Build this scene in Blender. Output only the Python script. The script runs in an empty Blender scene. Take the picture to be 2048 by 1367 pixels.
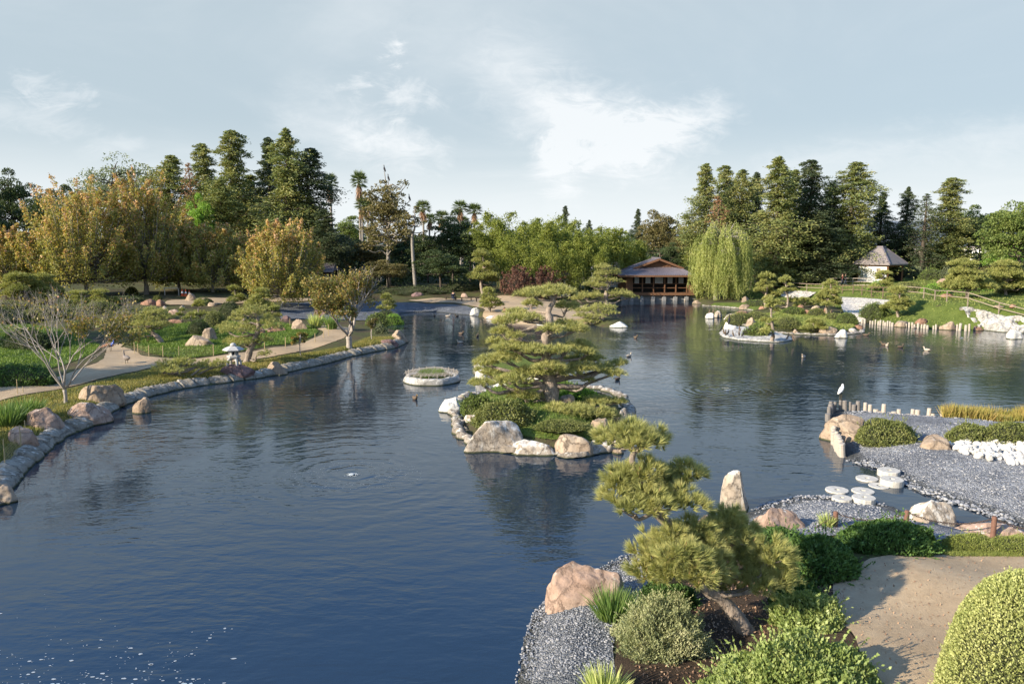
import bpy, math, random
import numpy as np
from mathutils import Vector, Matrix
from mathutils.geometry import delaunay_2d_cdt

scene = bpy.context.scene
COL = scene.collection
R = math.radians

# ------------------------------------------------------------------ camera
CAMH, FPX, CX, CY = 8.0, 1500.0, 1024.0, 683.5
PITCH = math.atan((CY - 490.0) / FPX)
cd = bpy.data.cameras.new("camera")
cam = bpy.data.objects.new("camera", cd)
COL.objects.link(cam)
cd.sensor_width = 36.0
cd.lens = FPX / 2048.0 * 36.0
cd.clip_start = 0.2
cd.clip_end = 20000.0
cam.location = (0, 0, CAMH)
cam.rotation_euler = (math.pi / 2 - PITCH, 0, 0)
scene.camera = cam

# ------------------------------------------------------------------ light
SUN_EL, SUN_AZ = R(23.0), R(-118.0)      # azimuth from +y, clockwise seen from above
sdir = Vector((math.sin(SUN_AZ) * math.cos(SUN_EL), math.cos(SUN_AZ) * math.cos(SUN_EL), math.sin(SUN_EL)))
sl = bpy.data.lights.new("sun", 'SUN')
sl.energy = 5.0
sl.angle = R(0.5)
sl.color = (1.0, 0.87, 0.69)
so = bpy.data.objects.new("sun", sl)
COL.objects.link(so)
so.rotation_euler = sdir.to_track_quat('Z', 'Y').to_euler()
scene.view_settings.view_transform = 'Standard'
scene.view_settings.look = 'None'
scene.view_settings.exposure = 0.98
scene.view_settings.gamma = 1.0
scene.cycles.max_bounces = 6
scene.cycles.diffuse_bounces = 2
scene.cycles.glossy_bounces = 3
scene.cycles.transmission_bounces = 3
scene.cycles.transparent_max_bounces = 6
scene.cycles.caustics_reflective = False
scene.cycles.caustics_refractive = False

# ------------------------------------------------------------------ node helpers
class NT:
    def __init__(s, tree):
        s.t = tree
        tree.nodes.clear()
    def n(s, typ, **kw):
        nd = s.t.nodes.new(typ)
        for k, v in kw.items():
            if k.startswith('i_'):
                key = k[2:]
                key = int(key) if key.isdigit() else key.replace('_', ' ')
                s.set(nd, key, v)
            else:
                setattr(nd, k, v)
        return nd
    def set(s, nd, key, v):
        if hasattr(v, 'is_output'):
            s.t.links.new(v, nd.inputs[key])
        elif isinstance(v, bpy.types.Node):
            s.t.links.new(v.outputs[0], nd.inputs[key])
        else:
            if isinstance(v, (tuple, list)) and len(v) == 3 and nd.inputs[key].type == 'RGBA':
                v = (*v, 1)
            nd.inputs[key].default_value = v
    def math(s, op, a, b=0.0, c=0.0, clamp=False):
        nd = s.t.nodes.new('ShaderNodeMath')
        nd.operation = op
        nd.use_clamp = clamp
        s.set(nd, 0, a); s.set(nd, 1, b); s.set(nd, 2, c)
        return nd.outputs[0]
    def mix(s, f, a, b, blend='MIX'):
        nd = s.t.nodes.new('ShaderNodeMix')
        nd.data_type = 'RGBA'
        nd.blend_type = blend
        s.set(nd, 0, f); s.set(nd, 6, a); s.set(nd, 7, b)
        return nd.outputs[2]
    def ramp(s, f, stops, interp='LINEAR'):
        nd = s.t.nodes.new('ShaderNodeValToRGB')
        nd.color_ramp.interpolation = interp
        el = nd.color_ramp.elements
        while len(el) < len(stops): el.new(0.5)
        for e, (p, c) in zip(el, stops):
            e.position = p
            e.color = (*c, 1) if not isinstance(c, float) else (c, c, c, 1)
        s.set(nd, 0, f)
        return nd.outputs[0]
    def noise(s, scale, detail=3, vec=None, rough=0.55, dist=0.0):
        nd = s.n('ShaderNodeTexNoise', i_Scale=scale, i_Detail=detail, i_Roughness=rough, i_Distortion=dist)
        if vec is not None: s.set(nd, 'Vector', vec)
        return nd
    def smooth(s, x, a, b):
        nd = s.n('ShaderNodeMapRange', interpolation_type='SMOOTHSTEP')
        s.set(nd, 0, x); s.set(nd, 1, a); s.set(nd, 2, b); s.set(nd, 3, 0.0); s.set(nd, 4, 1.0)
        return nd.outputs[0]

# ------------------------------------------------------------------ sky
w = bpy.data.worlds.new("World")
scene.world = w
w.use_nodes = True
nt = NT(w.node_tree)
sky = nt.n('ShaderNodeTexSky', sky_type='NISHITA', sun_disc=False, sun_elevation=SUN_EL,
           sun_rotation=SUN_AZ % (2 * math.pi), altitude=200.0, air_density=1.0, dust_density=1.2, ozone_density=1.4)
tc = nt.n('ShaderNodeTexCoord')
sx = nt.n('ShaderNodeSeparateXYZ', i_0=tc.outputs['Generated'])
ym = nt.math('MAXIMUM', sx.outputs[1], 0.15)
A = nt.math('DIVIDE', sx.outputs[0], ym)
E = nt.math('DIVIDE', sx.outputs[2], ym)
Ez = nt.math('ADD', nt.math('MAXIMUM', sx.outputs[2], 0.0), 0.12)
cu = nt.math('DIVIDE', sx.outputs[0], Ez)
cv = nt.math('DIVIDE', sx.outputs[1], Ez)
pl = nt.n('ShaderNodeCombineXYZ', i_0=cu, i_1=cv, i_2=0.0)
ae = nt.n('ShaderNodeCombineXYZ', i_0=A, i_1=nt.math('MULTIPLY', E, 2.2), i_2=0.0)
nA = nt.noise(0.55, 6, pl.outputs[0], 0.6, 0.9)
nB = nt.noise(5.0, 7, ae.outputs[0], 0.62, 1.2)
nC = nt.noise(17.0, 7, ae.outputs[0], 0.68, 1.4)
wob = nt.math('MULTIPLY', nt.math('SUBTRACT', nB.outputs[0], 0.5), 0.11)
wob2 = nt.math('MULTIPLY', nt.math('SUBTRACT', nC.outputs[0], 0.5), 0.07)
wob = nt.math('ADD', wob, wob2)
def sk(px, py):     # a sky direction, as tangents of azimuth and elevation
    x = (px - CX) / FPX; z = -(py - CY) / FPX
    fy = math.cos(PITCH) + z * math.sin(PITCH)
    fz = -math.sin(PITCH) + z * math.cos(PITCH)
    return x / fy, fz / fy
def capsule(p, q, wd, amp):
    (ax, ay), (bx, by) = sk(*p), sk(*q)
    wd = wd / FPX
    dx, dy = bx - ax, by - ay
    L2 = dx * dx + dy * dy
    px_ = nt.math('SUBTRACT', A, ax); py_ = nt.math('SUBTRACT', E, ay)
    t = nt.math('DIVIDE', nt.math('ADD', nt.math('MULTIPLY', px_, dx), nt.math('MULTIPLY', py_, dy)), L2, clamp=True)
    ex = nt.math('SUBTRACT', px_, nt.math('MULTIPLY', t, dx)); ey = nt.math('SUBTRACT', py_, nt.math('MULTIPLY', t, dy))
    d = nt.math('SQRT', nt.math('ADD', nt.math('MULTIPLY', ex, ex), nt.math('MULTIPLY', ey, ey)))
    d = nt.math('ADD', d, wob)
    return nt.math('MULTIPLY', nt.smooth(d, wd * 1.25, wd * -0.8), amp)
caps = [((1020, 160), (1120, 235), 95, .55), ((1110, 225), (1270, 290), 85, .8), ((1270, 280), (1420, 228), 55, .9),
        ((1180, 255), (1330, 265), 80, .6), ((1110, 330), (1230, 310), 60, .6), ((1105, 315), (1130, 372), 45, .75),
        ((790, 60), (796, 98), 26, .85), ((785, 190), (860, 205), 34, .6), ((716, 155), (722, 165), 24, .5),
        ((872, 231), (874, 233), 12, .8), ((720, 285), (880, 300), 40, .45), ((600, 230), (820, 310), 60, .35),
        ((30, 160), (180, 200), 22, .35), ((0, 220), (250, 290), 40, .35), ((1550, 330), (2048, 260), 40, .3),
        ((700, 20), (1050, 130), 130, .3)]
tot = None
for c in caps:
    v = capsule(*c)
    tot = v if tot is None else nt.math('ADD', tot, v)
fy_ = nt.smooth(sx.outputs[1], 0.15, 0.4)
streak = nt.math('ADD', 0.8, nt.math('MULTIPLY', nB.outputs[0], 0.9))
tot = nt.math('MULTIPLY', nt.math('MULTIPLY', tot, fy_), streak)
wisp = nt.math('MULTIPLY', nt.smooth(nA.outputs[0], 0.42, 0.80), 0.35)
cl = nt.math('ADD', nt.math('MAXIMUM', tot, 0.0), wisp, clamp=True)
hz = nt.smooth(sx.outputs[2], 0.16, 0.02)
veil = nt.math('ADD', nt.math('MULTIPLY', nt.smooth(sx.outputs[2], 0.50, 0.30), 0.94), 0.0)
skyc = nt.mix(1.0, sky.outputs[0], (0.105, 0.142, 0.18), 'MULTIPLY')
skyc = nt.mix(veil, skyc, (0.272, 0.318, 0.340))
skyc = nt.mix(nt.math('MULTIPLY', hz, 0.9), skyc, (0.47, 0.495, 0.505))
skyc = nt.mix(nt.math('MULTIPLY', cl, 0.82), skyc, (0.50, 0.515, 0.525))
bg = nt.n('ShaderNodeBackground', i_Color=skyc, i_Strength=1.0)
out = nt.n('ShaderNodeOutputWorld', i_Surface=bg)

# ------------------------------------------------------------------ picture <-> world
cp, sp_ = math.cos(PITCH), math.sin(PITCH)
def ray(px, py):
    x = (px - CX) / FPX; z = -(py - CY) / FPX
    return x, cp + z * sp_, -sp_ + z * cp
def P(px, py, z=0.0):
    d = ray(px, py)
    t = (z - CAMH) / d[2]
    return np.array([d[0] * t, d[1] * t, z])
def dep(v):
    return v[1] * cp + (CAMH - v[2]) * sp_
def at_y(px, py, y):             # the point of the picture ray at distance y
    d = ray(px, py)
    t = y / d[1]
    return np.array([d[0] * t, y, CAMH + d[2] * t])

# ------------------------------------------------------------------ noise
_rs = np.random.RandomState(7)
_perm = np.tile(_rs.permutation(256), 3)
_val = _rs.rand(256)
def vnoise(p, seed=0):
    p = np.asarray(p, float) + seed * 17.31
    i = np.floor(p).astype(int); f = p - i
    f = f * f * (3 - 2 * f); i &= 255
    def h(a, b, c): return _val[_perm[_perm[_perm[(i[:, 0] + a) & 255] + ((i[:, 1] + b) & 255)] + ((i[:, 2] + c) & 255)]]
    x, y, z = f[:, 0], f[:, 1], f[:, 2]
    l = lambda a, b, t: a + (b - a) * t
    return l(l(l(h(0,0,0), h(1,0,0), x), l(h(0,1,0), h(1,1,0), x), y),
             l(l(h(0,0,1), h(1,0,1), x), l(h(0,1,1), h(1,1,1), x), y), z) * 2 - 1
def fbm(p, seed=0, oc=4):
    p = np.asarray(p, float); r = 0; a = 1
    for k in range(oc):
        r = r + a * vnoise(p * 2.03 ** k, seed + k); a *= 0.5
    return r
def sstep(a, b, x):
    t = np.clip((x - a) / (b - a), 0, 1)
    return t * t * (3 - 2 * t)

# ------------------------------------------------------------------ terrain
def sdf(poly, X, Y):
    d = np.full(X.shape, 1e18); ins = np.zeros(X.shape, bool)
    n = len(poly)
    for i in range(n):
        ax, ay = poly[i]; bx, by = poly[(i + 1) % n]
        ex, ey = bx - ax, by - ay
        wx, wy = X - ax, Y - ay
        t = np.clip((wx * ex + wy * ey) / (ex * ex + ey * ey + 1e-12), 0, 1)
        d = np.minimum(d, (wx - ex * t) ** 2 + (wy - ey * t) ** 2)
        c = ((ay > Y) != (by > Y)) & (X < (bx - ax) * (Y - ay) / (by - ay + 1e-18) + ax)
        ins ^= c
    d = np.sqrt(d)
    return np.where(ins, -d, d)
def W(pts, z=0.0): return [tuple(P(a, b, z)[:2]) for a, b in pts]

KERB_PX = [(-150,1120),(-60,1045),(0,996),(32,970),(80,920),(108,892),(140,872),(188,850),(219,829),(234,819),(267,805),(300,794),(351,781),(398,773),
    (459,765),(493,760),(549,751),(579,744),(650,728),(706,713),(757,702),(795,695),(815,684)]
POND = W(KERB_PX + [(812,668),(785,661),(768,652),(785,648),(806,646),(806,634),(800,628),(806,626),(840,624),
    (870,624),(940,631),(985,640),(1040,648),(1110,650),(1179,648),(1203,654),(1253,655),(1266,651),(1250,643),(1221,635),(1226,604),
    (1229,601),(1385,601),(1400,609),(1403,612),(1440,614),(1472,617),(1508,622),(1478,632),(1472,645),(1500,655),(1540,664),(1589,668),
    (1660,670),(1700,668),(1729,663),(1722,650),(1717,644),(1724,645),(1788,652),(1882,659),(1974,660),(2016,664),(2100,668),(2500,690),
    (2500,830),(2100,838),(2048,838),(1968,840),(1886,833),(1774,826),(1700,820),(1668,818),(1655,832),(1640,860),(1648,880),(1662,876),
    (1675,900),(1692,919),(1707,927),(1759,939),(1799,966),(1849,989),(1923,1014),(1973,1031),(2023,1049),(2120,1075),(2120,1090),
    (2010,1075),(1940,1050),(1900,1040),(1819,1025),(1790,1012),(1749,1004),(1700,999),(1650,993),(1600,993),(1540,1005),(1507,1020),
    (1440,1035),(1380,1060),(1292,1096),(1242,1114),(1150,1165),(1092,1203),(1070,1225),(1050,1275),(1033,1367),(1020,1450)]) + [(0.0, 4.0), (-40.0, 4.0)]
ISL1 = W([(918,820),(924,842),(935,868),(974,892),(1011,900),(1105,903),(1141,909),(1183,900),(1213,896),(1245,870),(1249,843),(1243,810),(1215,785),(1150,776),(1050,775),(968,787),(932,800)])
ISL2 = W([(953,757),(950,728),(975,712),(1040,706),(1105,718),(1124,745),(1120,762),(1075,775),(1000,772)])
HILL = W([(1540,604),(1640,612),(1700,632),(1722,644),(1788,652),(1882,659),(1974,660),(2060,668),(2600,690)]) + [(170.0, 150.0), (30.0, 150.0), (31.0, 112.0)]
def landdist(X, Y):
    s = sdf(POND, X, Y)
    i1, i2 = sdf(ISL1, X, Y), sdf(ISL2, X, Y)
    return np.maximum(s, np.maximum(-i1, -i2)), i1, i2
def H(X, Y):
    X = np.asarray(X, float); Y = np.asarray(Y, float)
    s, i1, i2 = landdist(X, Y)
    gr = sstep(1.0, 4.0, X) * sstep(48, 42, Y)
    wd = 1.2 + 1.4 * gr
    lip = 0.45 - 0.05 * gr
    z = lip * sstep(0, 1, s / wd)
    z = z + 0.45 * sstep(0.3, 3.2, -i1) + 0.1 * sstep(.2, 2, -i2)
    z = z + 0.3 * sstep(2.5, 7, s) * gr * sstep(24, 16, Y)
    z = z + 1.5 * sstep(52, 96, Y) * sstep(1, 28, s) * sstep(20, 0, X) + 1.0 * sstep(105, 140, Y) * sstep(0, 20, s) * sstep(0, 20, X)
    dh = -sdf(HILL, X, Y)
    Lh = 11 - 8.2 * sstep(40, 45.5, X)
    hh = sstep(0, 1, dh / Lh)
    z = z + 1.75 * hh + 1.3 * sstep(8, 40, dh)
    # low garden mound by the right islet
    z = z + 0.35 * np.exp(-((X - 33) / 5.0) ** 2 - ((Y - 84) / 6.0) ** 2) * sstep(0, 2, s)
    z = z + sstep(1.5, 4, s) * 0.10 * (np.sin(X * .55 + 1.3) * np.cos(Y * .43) + .5 * np.sin(X * 1.3 + Y * .9))
    return np.where(s < 0, np.maximum(-1.3, s * 0.75 - 0.02), z)
_tt = np.concatenate([np.linspace(6, 30, 240), np.linspace(30, 120, 600)[1:], np.linspace(120, 400, 280)[1:]])
def G(px, py):
    d = ray(px, py)
    k = _tt / d[1]
    X, Y, Z = d[0] * k, _tt, CAMH + d[2] * k
    h = np.maximum(H(X, Y), 0.0)
    b = Z - h
    i = np.argmax(b < 0)
    if b[i] >= 0: i = len(b) - 1
    if i == 0: return np.array([X[0], Y[0], h[0]])
    t = b[i - 1] / (b[i - 1] - b[i] + 1e-12)
    q = [X[i-1] + (X[i]-X[i-1])*t, Y[i-1] + (Y[i]-Y[i-1])*t]
    return np.array([q[0], q[1], max(0.0, float(H(np.array([q[0]]), np.array([q[1]]))[0]))])
def hz_(x, y): return max(0.0, float(H(np.array([x]), np.array([y]))[0]))

# ------------------------------------------------------------------ object helpers
def tag(o, label=None, cat=None, group=None, kind=None):
    if label: o['label'] = label
    if cat: o['category'] = cat
    if group: o['group'] = group
    if kind: o['kind'] = kind
    return o
def empty(name, loc, label, cat, group=None, rz=0.0, sc=1.0):
    o = bpy.data.objects.new(name, None)
    COL.objects.link(o)
    o.empty_display_size = 0.3
    o.location = tuple(float(v) for v in loc)
    o.rotation_euler = (0, 0, rz)
    o.scale = (sc, sc, sc) if isinstance(sc, (int, float)) else sc
    return tag(o, label, cat, group)
class MB:
    """collects pieces, then becomes one mesh"""
    def __init__(s): s.V = []; s.F = []; s.n = 0
    def add(s, V, F, m=0):
        V = np.asarray(V, float)
        if not isinstance(F, list): F = [F]
        for f in F:
            f = np.asarray(f, int)
            if len(f): s.F.append((f + s.n, m))
        s.V.append(V); s.n += len(V)
        return s
    def geo(s, g, m=0): return s.add(g[0], g[1], m)
    def mesh(s, name, mats, smooth=False, off=None):
        V = np.concatenate(s.V)
        if off is not None: V = V - np.asarray(off)
        me = bpy.data.meshes.new(name)
        nl = sum(f.size for f, _ in s.F); npl = sum(len(f) for f, _ in s.F)
        me.vertices.add(len(V)); me.vertices.foreach_set('co', V.astype(np.float32).ravel())
        me.loops.add(nl); me.loops.foreach_set('vertex_index', np.concatenate([f.ravel() for f, _ in s.F]).astype(np.int32))
        tots = np.concatenate([np.full(len(f), f.shape[1]) for f, _ in s.F]).astype(np.int32)
        st = np.concatenate([[0], np.cumsum(tots)[:-1]]).astype(np.int32)
        me.polygons.add(npl); me.polygons.foreach_set('loop_start', st); me.polygons.foreach_set('loop_total', tots)
        mi = np.concatenate([np.full(len(f), m) for f, m in s.F]).astype(np.int32)
        me.polygons.foreach_set('material_index', mi)
        me.polygons.foreach_set('use_smooth', np.full(npl, bool(smooth)))
        for m in (mats if isinstance(mats, (list, tuple)) else [mats]): me.materials.append(m)
        me.update(calc_edges=True)
        me.validate()
        return me
def link(name, me, parent=None, loc=None):
    o = bpy.data.objects.new(name, me)
    COL.objects.link(o)
    if parent is not None: o.parent = parent
    if loc is not None: o.location = tuple(float(v) for v in loc)
    return o
def spawn(proto, name, label, cat, loc, rz=0.0, sc=1.0, group=None):
    """a thing whose parts use the meshes of proto {part name: mesh or (mesh, label)}"""
    e = empty(name, loc, label, cat, group, rz, sc)
    for pn, me in proto.items():
        for q in (me if isinstance(me, list) else [me]): link(pn, q, e)
    return e

# ------------------------------------------------------------------ geometry helpers
def unit(v): return v / (np.linalg.norm(v, axis=-1, keepdims=True) + 1e-12)
def rdir(rng, n): return unit(rng.normal(size=(n, 3)))
def leaves(rng, Pts, size, d=None, spread=1.0, asp=0.5, flat=0.0):
    """one rhombic leaf per point; d biases the leaf direction, flat turns leaf faces to the sky"""
    n = len(Pts)
    a = rdir(rng, n) * spread
    if d is not None: a = a + d
    a = unit(a)
    b = rdir(rng, n)
    if flat: b = b + np.cross(a, np.array([0, 0, 1.0])) * flat * 3
    b = unit(np.cross(a, np.cross(b, a)))
    s = (np.asarray(size) * (0.7 + 0.6 * rng.rand(n)))[:, None]
    V = np.stack([Pts - a * s * .5, Pts + b * s * asp * .5, Pts + a * s * .5, Pts - b * s * asp * .5], 1).reshape(-1, 3)
    return V, np.arange(4 * n).reshape(n, 4)
def blades(rng, Pts, d, L, wd):
    n = len(Pts)
    d = unit(d); sd = unit(np.cross(d, rdir(rng, n)))
    L = np.broadcast_to(L, (n,))[:, None]; wd = np.broadcast_to(wd, (n,))[:, None]
    V = np.stack([Pts - sd * wd * .5, Pts + sd * wd * .5, Pts + d * L], 1).reshape(-1, 3)
    return V, np.arange(3 * n).reshape(n, 3)
def curved_blades(rng, Pts, d, L, wd, droop):
    n = len(Pts); d = unit(d); sd = unit(np.cross(d, rdir(rng, n)))
    L = np.broadcast_to(L, (n,))[:, None]
    dn = np.array([0, 0, -1.0]) * np.broadcast_to(droop, (n,))[:, None]
    m = Pts + d * L * .55 + dn * L * .12; t = Pts + d * L * .95 + dn * L * .5
    V = np.stack([Pts - sd * wd * .5, Pts + sd * wd * .5, m + sd * wd * .45, m - sd * wd * .45, t], 1).reshape(-1, 3)
    b = np.arange(n)[:, None] * 5
    return V, [b + np.array([[0, 1, 2, 3]]), b + np.array([[3, 2, 4]])]
def tufts(rng, C, ax, k, L, wd, spread=0.9):
    n = len(C)
    d = np.repeat(ax, k, 0) + rdir(rng, n * k) * spread
    return blades(rng, np.repeat(C, k, 0), d, L * (0.7 + 0.5 * rng.rand(n * k)), wd)
def tube(pts, rad, k=6, cap=True):
    pts = np.asarray(pts, float); n = len(pts); rad = np.broadcast_to(rad, (n,))
    t = np.gradient(pts, axis=0); t = unit(t)
    a = np.array([1.0, 0, 0]) if abs(t[0, 0]) < .8 else np.array([0, 1.0, 0])
    ring = []
    ang = np.linspace(0, 2 * math.pi, k, endpoint=False)
    for i in range(n):
        a = a - t[i] * a.dot(t[i]); a = a / (np.linalg.norm(a) + 1e-12)
        b = np.cross(t[i], a)
        ring.append(pts[i] + rad[i] * (np.cos(ang)[:, None] * a + np.sin(ang)[:, None] * b))
    V = np.concatenate(ring)
    F = []
    j = np.arange(k); j2 = (j + 1) % k
    for i in range(n - 1):
        F.append(np.stack([i * k + j, i * k + j2, (i + 1) * k + j2, (i + 1) * k + j], 1))
    F = [np.concatenate(F)]
    if cap:
        V = np.concatenate([V, pts[:1], pts[-1:]])
        F.append(np.concatenate([np.stack([j2, j, np.full(k, n * k)], 1), np.stack([(n-1)*k + j, (n-1)*k + j2, np.full(k, n*k + 1)], 1)]))
    return V, F
def curve(pts, n=12):
    """smooth curve through points"""
    pts = np.asarray(pts, float)
    if len(pts) < 3: return pts[0] + (pts[-1] - pts[0]) * np.linspace(0, 1, n)[:, None]
    m = len(pts); e = np.concatenate([[2 * pts[0] - pts[1]], pts, [2 * pts[-1] - pts[-2]]])
    out = []
    for u in np.linspace(0, m - 1 - 1e-6, n):
        i = int(u); t = u - i
        p0, p1, p2, p3 = e[i:i + 4]
        out.append(.5 * ((2*p1) + (-p0+p2)*t + (2*p0-5*p1+4*p2-p3)*t*t + (-p0+3*p1-3*p2+p3)*t**3))
    return np.array(out)
def box(c, s, rz=0.0):
    x, y, z = np.asarray(s, float) / 2
    V = np.array([[-x,-y,-z],[x,-y,-z],[x,y,-z],[-x,y,-z],[-x,-y,z],[x,-y,z],[x,y,z],[-x,y,z]])
    c_, s_ = math.cos(rz), math.sin(rz)
    V = V @ np.array([[c_, s_, 0], [-s_, c_, 0], [0, 0, 1]]) + np.asarray(c, float)
    return V, np.array([[0,3,2,1],[4,5,6,7],[0,1,5,4],[1,2,6,5],[2,3,7,6],[3,0,4,7]])
def bar(a, b, wd, th=None):
    """a squared beam from a to b"""
    a, b = np.asarray(a, float), np.asarray(b, float); th = th or wd
    d = unit(b - a); u = np.cross(d, [0, 0, 1.0])
    u = np.array([1.0, 0, 0]) if np.linalg.norm(u) < 1e-6 else unit(u)
    v = np.cross(u, d); q = []
    for e in (a, b):
        for i, j in ((-1, -1), (1, -1), (1, 1), (-1, 1)): q.append(e + u * i * wd / 2 + v * j * th / 2)
    return np.array(q), np.array([[0,3,2,1],[4,5,6,7],[0,1,5,4],[1,2,6,5],[2,3,7,6],[3,0,4,7]])
def lathe(prof, k=24, sy=1.0):
    a = np.linspace(0, 2 * math.pi, k, endpoint=False)
    V = np.concatenate([np.stack([np.cos(a) * r, np.sin(a) * r * sy, np.full(k, z)], 1) for r, z in prof])
    j = np.arange(k); j2 = (j + 1) % k
    F = np.concatenate([np.stack([i*k + j, i*k + j2, (i+1)*k + j2, (i+1)*k + j], 1) for i in range(len(prof) - 1)])
    return V, [F]
def icosphere(sub):
    t = (1 + 5 ** .5) / 2
    v = [(-1,t,0),(1,t,0),(-1,-t,0),(1,-t,0),(0,-1,t),(0,1,t),(0,-1,-t),(0,1,-t),(t,0,-1),(t,0,1),(-t,0,-1),(-t,0,1)]
    f = np.array([(0,11,5),(0,5,1),(0,1,7),(0,7,10),(0,10,11),(1,5,9),(5,11,4),(11,10,2),(10,7,6),(7,1,8),(3,9,4),(3,4,2),(3,2,6),(3,6,8),(3,8,9),(4,9,5),(2,4,11),(6,2,10),(8,6,7),(9,8,1)])
    v = unit(np.array(v, float))
    for _ in range(sub):
        e = np.concatenate([f[:, [0, 1]], f[:, [1, 2]], f[:, [2, 0]]])
        u, inv = np.unique(np.sort(e, 1), axis=0, return_inverse=True); inv = inv.ravel()
        mid = unit(v[u[:, 0]] + v[u[:, 1]]); m = len(f); b = len(v)
        a_, b_, c_ = b + inv[:m], b + inv[m:2*m], b + inv[2*m:]
        f = np.concatenate([np.stack([f[:,0], a_, c_], 1), np.stack([f[:,1], b_, a_], 1), np.stack([f[:,2], c_, b_], 1), np.stack([a_, b_, c_], 1)])
        v = np.concatenate([v, mid])
    return v, f
ICO = {k: icosphere(k) for k in (1, 2, 3, 4, 5)}

# ------------------------------------------------------------------ materials
def newmat(name):
    m = bpy.data.materials.new(name)
    m.use_nodes = True
    return m, NT(m.node_tree)
def finish(nt, col, rough=0.8, bump=None, bstr=0.5, bdist=0.05, spec=0.3, extra=None):
    b = nt.n('ShaderNodeBsdfPrincipled', i_Roughness=rough)
    nt.set(b, 'Base Color', col)
    b.inputs['Specular IOR Level'].default_value = spec
    if bump is not None:
        bp = nt.n('ShaderNodeBump', i_Strength=bstr, i_Distance=bdist, i_Height=bump)
        nt.set(b, 'Normal', bp.outputs[0])
    s = b.outputs[0]
    if extra: s = extra(s)
    nt.n('ShaderNodeOutputMaterial', i_Surface=s)
    return b
LEAFGAIN = (1.72, 1.62, 1.8)
def leafmat(name, cols, transl=0.3, nscale=1.2, rough=0.55, dark=0.0):
    m, nt = newmat(name)
    g = nt.n('ShaderNodeNewGeometry')
    tc = nt.n('ShaderNodeTexCoord')
    nz = nt.noise(nscale, 3, tc.outputs['Object'])
    f = nt.math('ADD', nt.math('MULTIPLY', g.outputs['Random Per Island'], 0.55), nt.math('MULTIPLY', nt.smooth(nz.outputs[0], .3, .7), 0.45))
    col = nt.ramp(f, [(i / (len(cols) - 1), tuple(min(.8, x * g_) for x, g_ in zip(c, LEAFGAIN))) for i, c in enumerate(cols)])
    b = nt.n('ShaderNodeBsdfPrincipled', i_Roughness=rough, i_Base_Color=col)
    b.inputs['Specular IOR Level'].default_value = 0.25
    tr = nt.n('ShaderNodeBsdfTranslucent', i_Color=nt.mix(1.0, col, (1.25, 1.25, 0.7), 'MULTIPLY'))
    mx = nt.n('ShaderNodeMixShader', i_0=transl, i_1=b.outputs[0], i_2=tr.outputs[0])
    nt.n('ShaderNodeOutputMaterial', i_Surface=mx)
    return m
def barkmat(name, c1, c2, scale=6.0, streak=5.0):
    m, nt = newmat(name)
    tc = nt.n('ShaderNodeTexCoord')
    mp = nt.n('ShaderNodeMapping', i_Vector=tc.outputs['Object'], i_Scale=(streak, streak, 1.0))
    nz = nt.noise(scale, 5, mp.outputs[0], .65)
    col = nt.ramp(nz.outputs[0], [(.3, c1), (.7, c2)])
    finish(nt, col, .9, nz.outputs[0], 0.9, 0.04)
    return m
def rockmat(name, c1, c2, c3, white=0.0, algae=True):
    m, nt = newmat(name)
    tc = nt.n('ShaderNodeTexCoord'); g = nt.n('ShaderNodeNewGeometry')
    oi = nt.n('ShaderNodeObjectInfo')
    va = nt.n('ShaderNodeVectorMath', operation='ADD', i_0=g.outputs['Position'], i_1=oi.outputs['Location'])
    n1 = nt.noise(0.9, 5, va.outputs[0], .6, .3); n2 = nt.noise(7, 6, va.outputs[0], .7); n3 = nt.noise(26, 4, va.outputs[0], .7)
    vo = nt.n('ShaderNodeTexVoronoi', feature='DISTANCE_TO_EDGE', i_Scale=1.3, i_Vector=nt.n('ShaderNodeVectorMath', operation='ADD', i_0=va.outputs[0], i_1=nt.n('ShaderNodeVectorMath', operation='SCALE', i_0=n2.outputs['Color'], i_Scale=.35).outputs[0]).outputs[0])
    col = nt.ramp(n1.outputs[0], [(.3, c1), (.52, c2), (.72, c3)])
    col = nt.mix(nt.smooth(n2.outputs[0], .45, .75), col, tuple(x * .62 for x in c1))
    col = nt.mix(nt.math('MULTIPLY', nt.smooth(n3.outputs[0], .55, .75), .35), col, tuple(min(1, x * 1.35) for x in c2))
    col = nt.mix(nt.math('MULTIPLY', nt.math('MULTIPLY', nt.smooth(vo.outputs[0], .035, .0), nt.smooth(n1.outputs[0], .40, .56)), .75), col, tuple(x * .3 for x in c1))
    sz = nt.n('ShaderNodeSeparateXYZ', i_0=g.outputs['Normal'])
    pz = nt.n('ShaderNodeSeparateXYZ', i_0=g.outputs['Position'])
    if white:
        mp = nt.n('ShaderNodeMapping', i_Vector=va.outputs[0], i_Scale=(3.2, 3.2, .5))
        n4 = nt.noise(1.6, 5, mp.outputs[0], .65)
        f = nt.math('ADD', nt.math('MULTIPLY', sz.outputs[2], .22), n4.outputs[0])
        f = nt.smooth(f, .80 - .42 * white, .98 - .42 * white)
        col = nt.mix(nt.math('MULTIPLY', f, .92), col, (.66, .63, .56))
    if algae:
        f = nt.smooth(nt.math('ADD', pz.outputs[2], nt.math('MULTIPLY', n2.outputs[0], .08)), .13, .06)
        col = nt.mix(f, col, (.045, .05, .02))
    bp = nt.math('ADD', nt.math('MULTIPLY', n2.outputs[0], .7), nt.math('MULTIPLY', n3.outputs[0], .25))
    bp = nt.math('ADD', bp, nt.math('MULTIPLY', nt.smooth(vo.outputs[0], 0, .06), .5))
    finish(nt, col, .9, bp, .8, .05)
    return m
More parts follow.
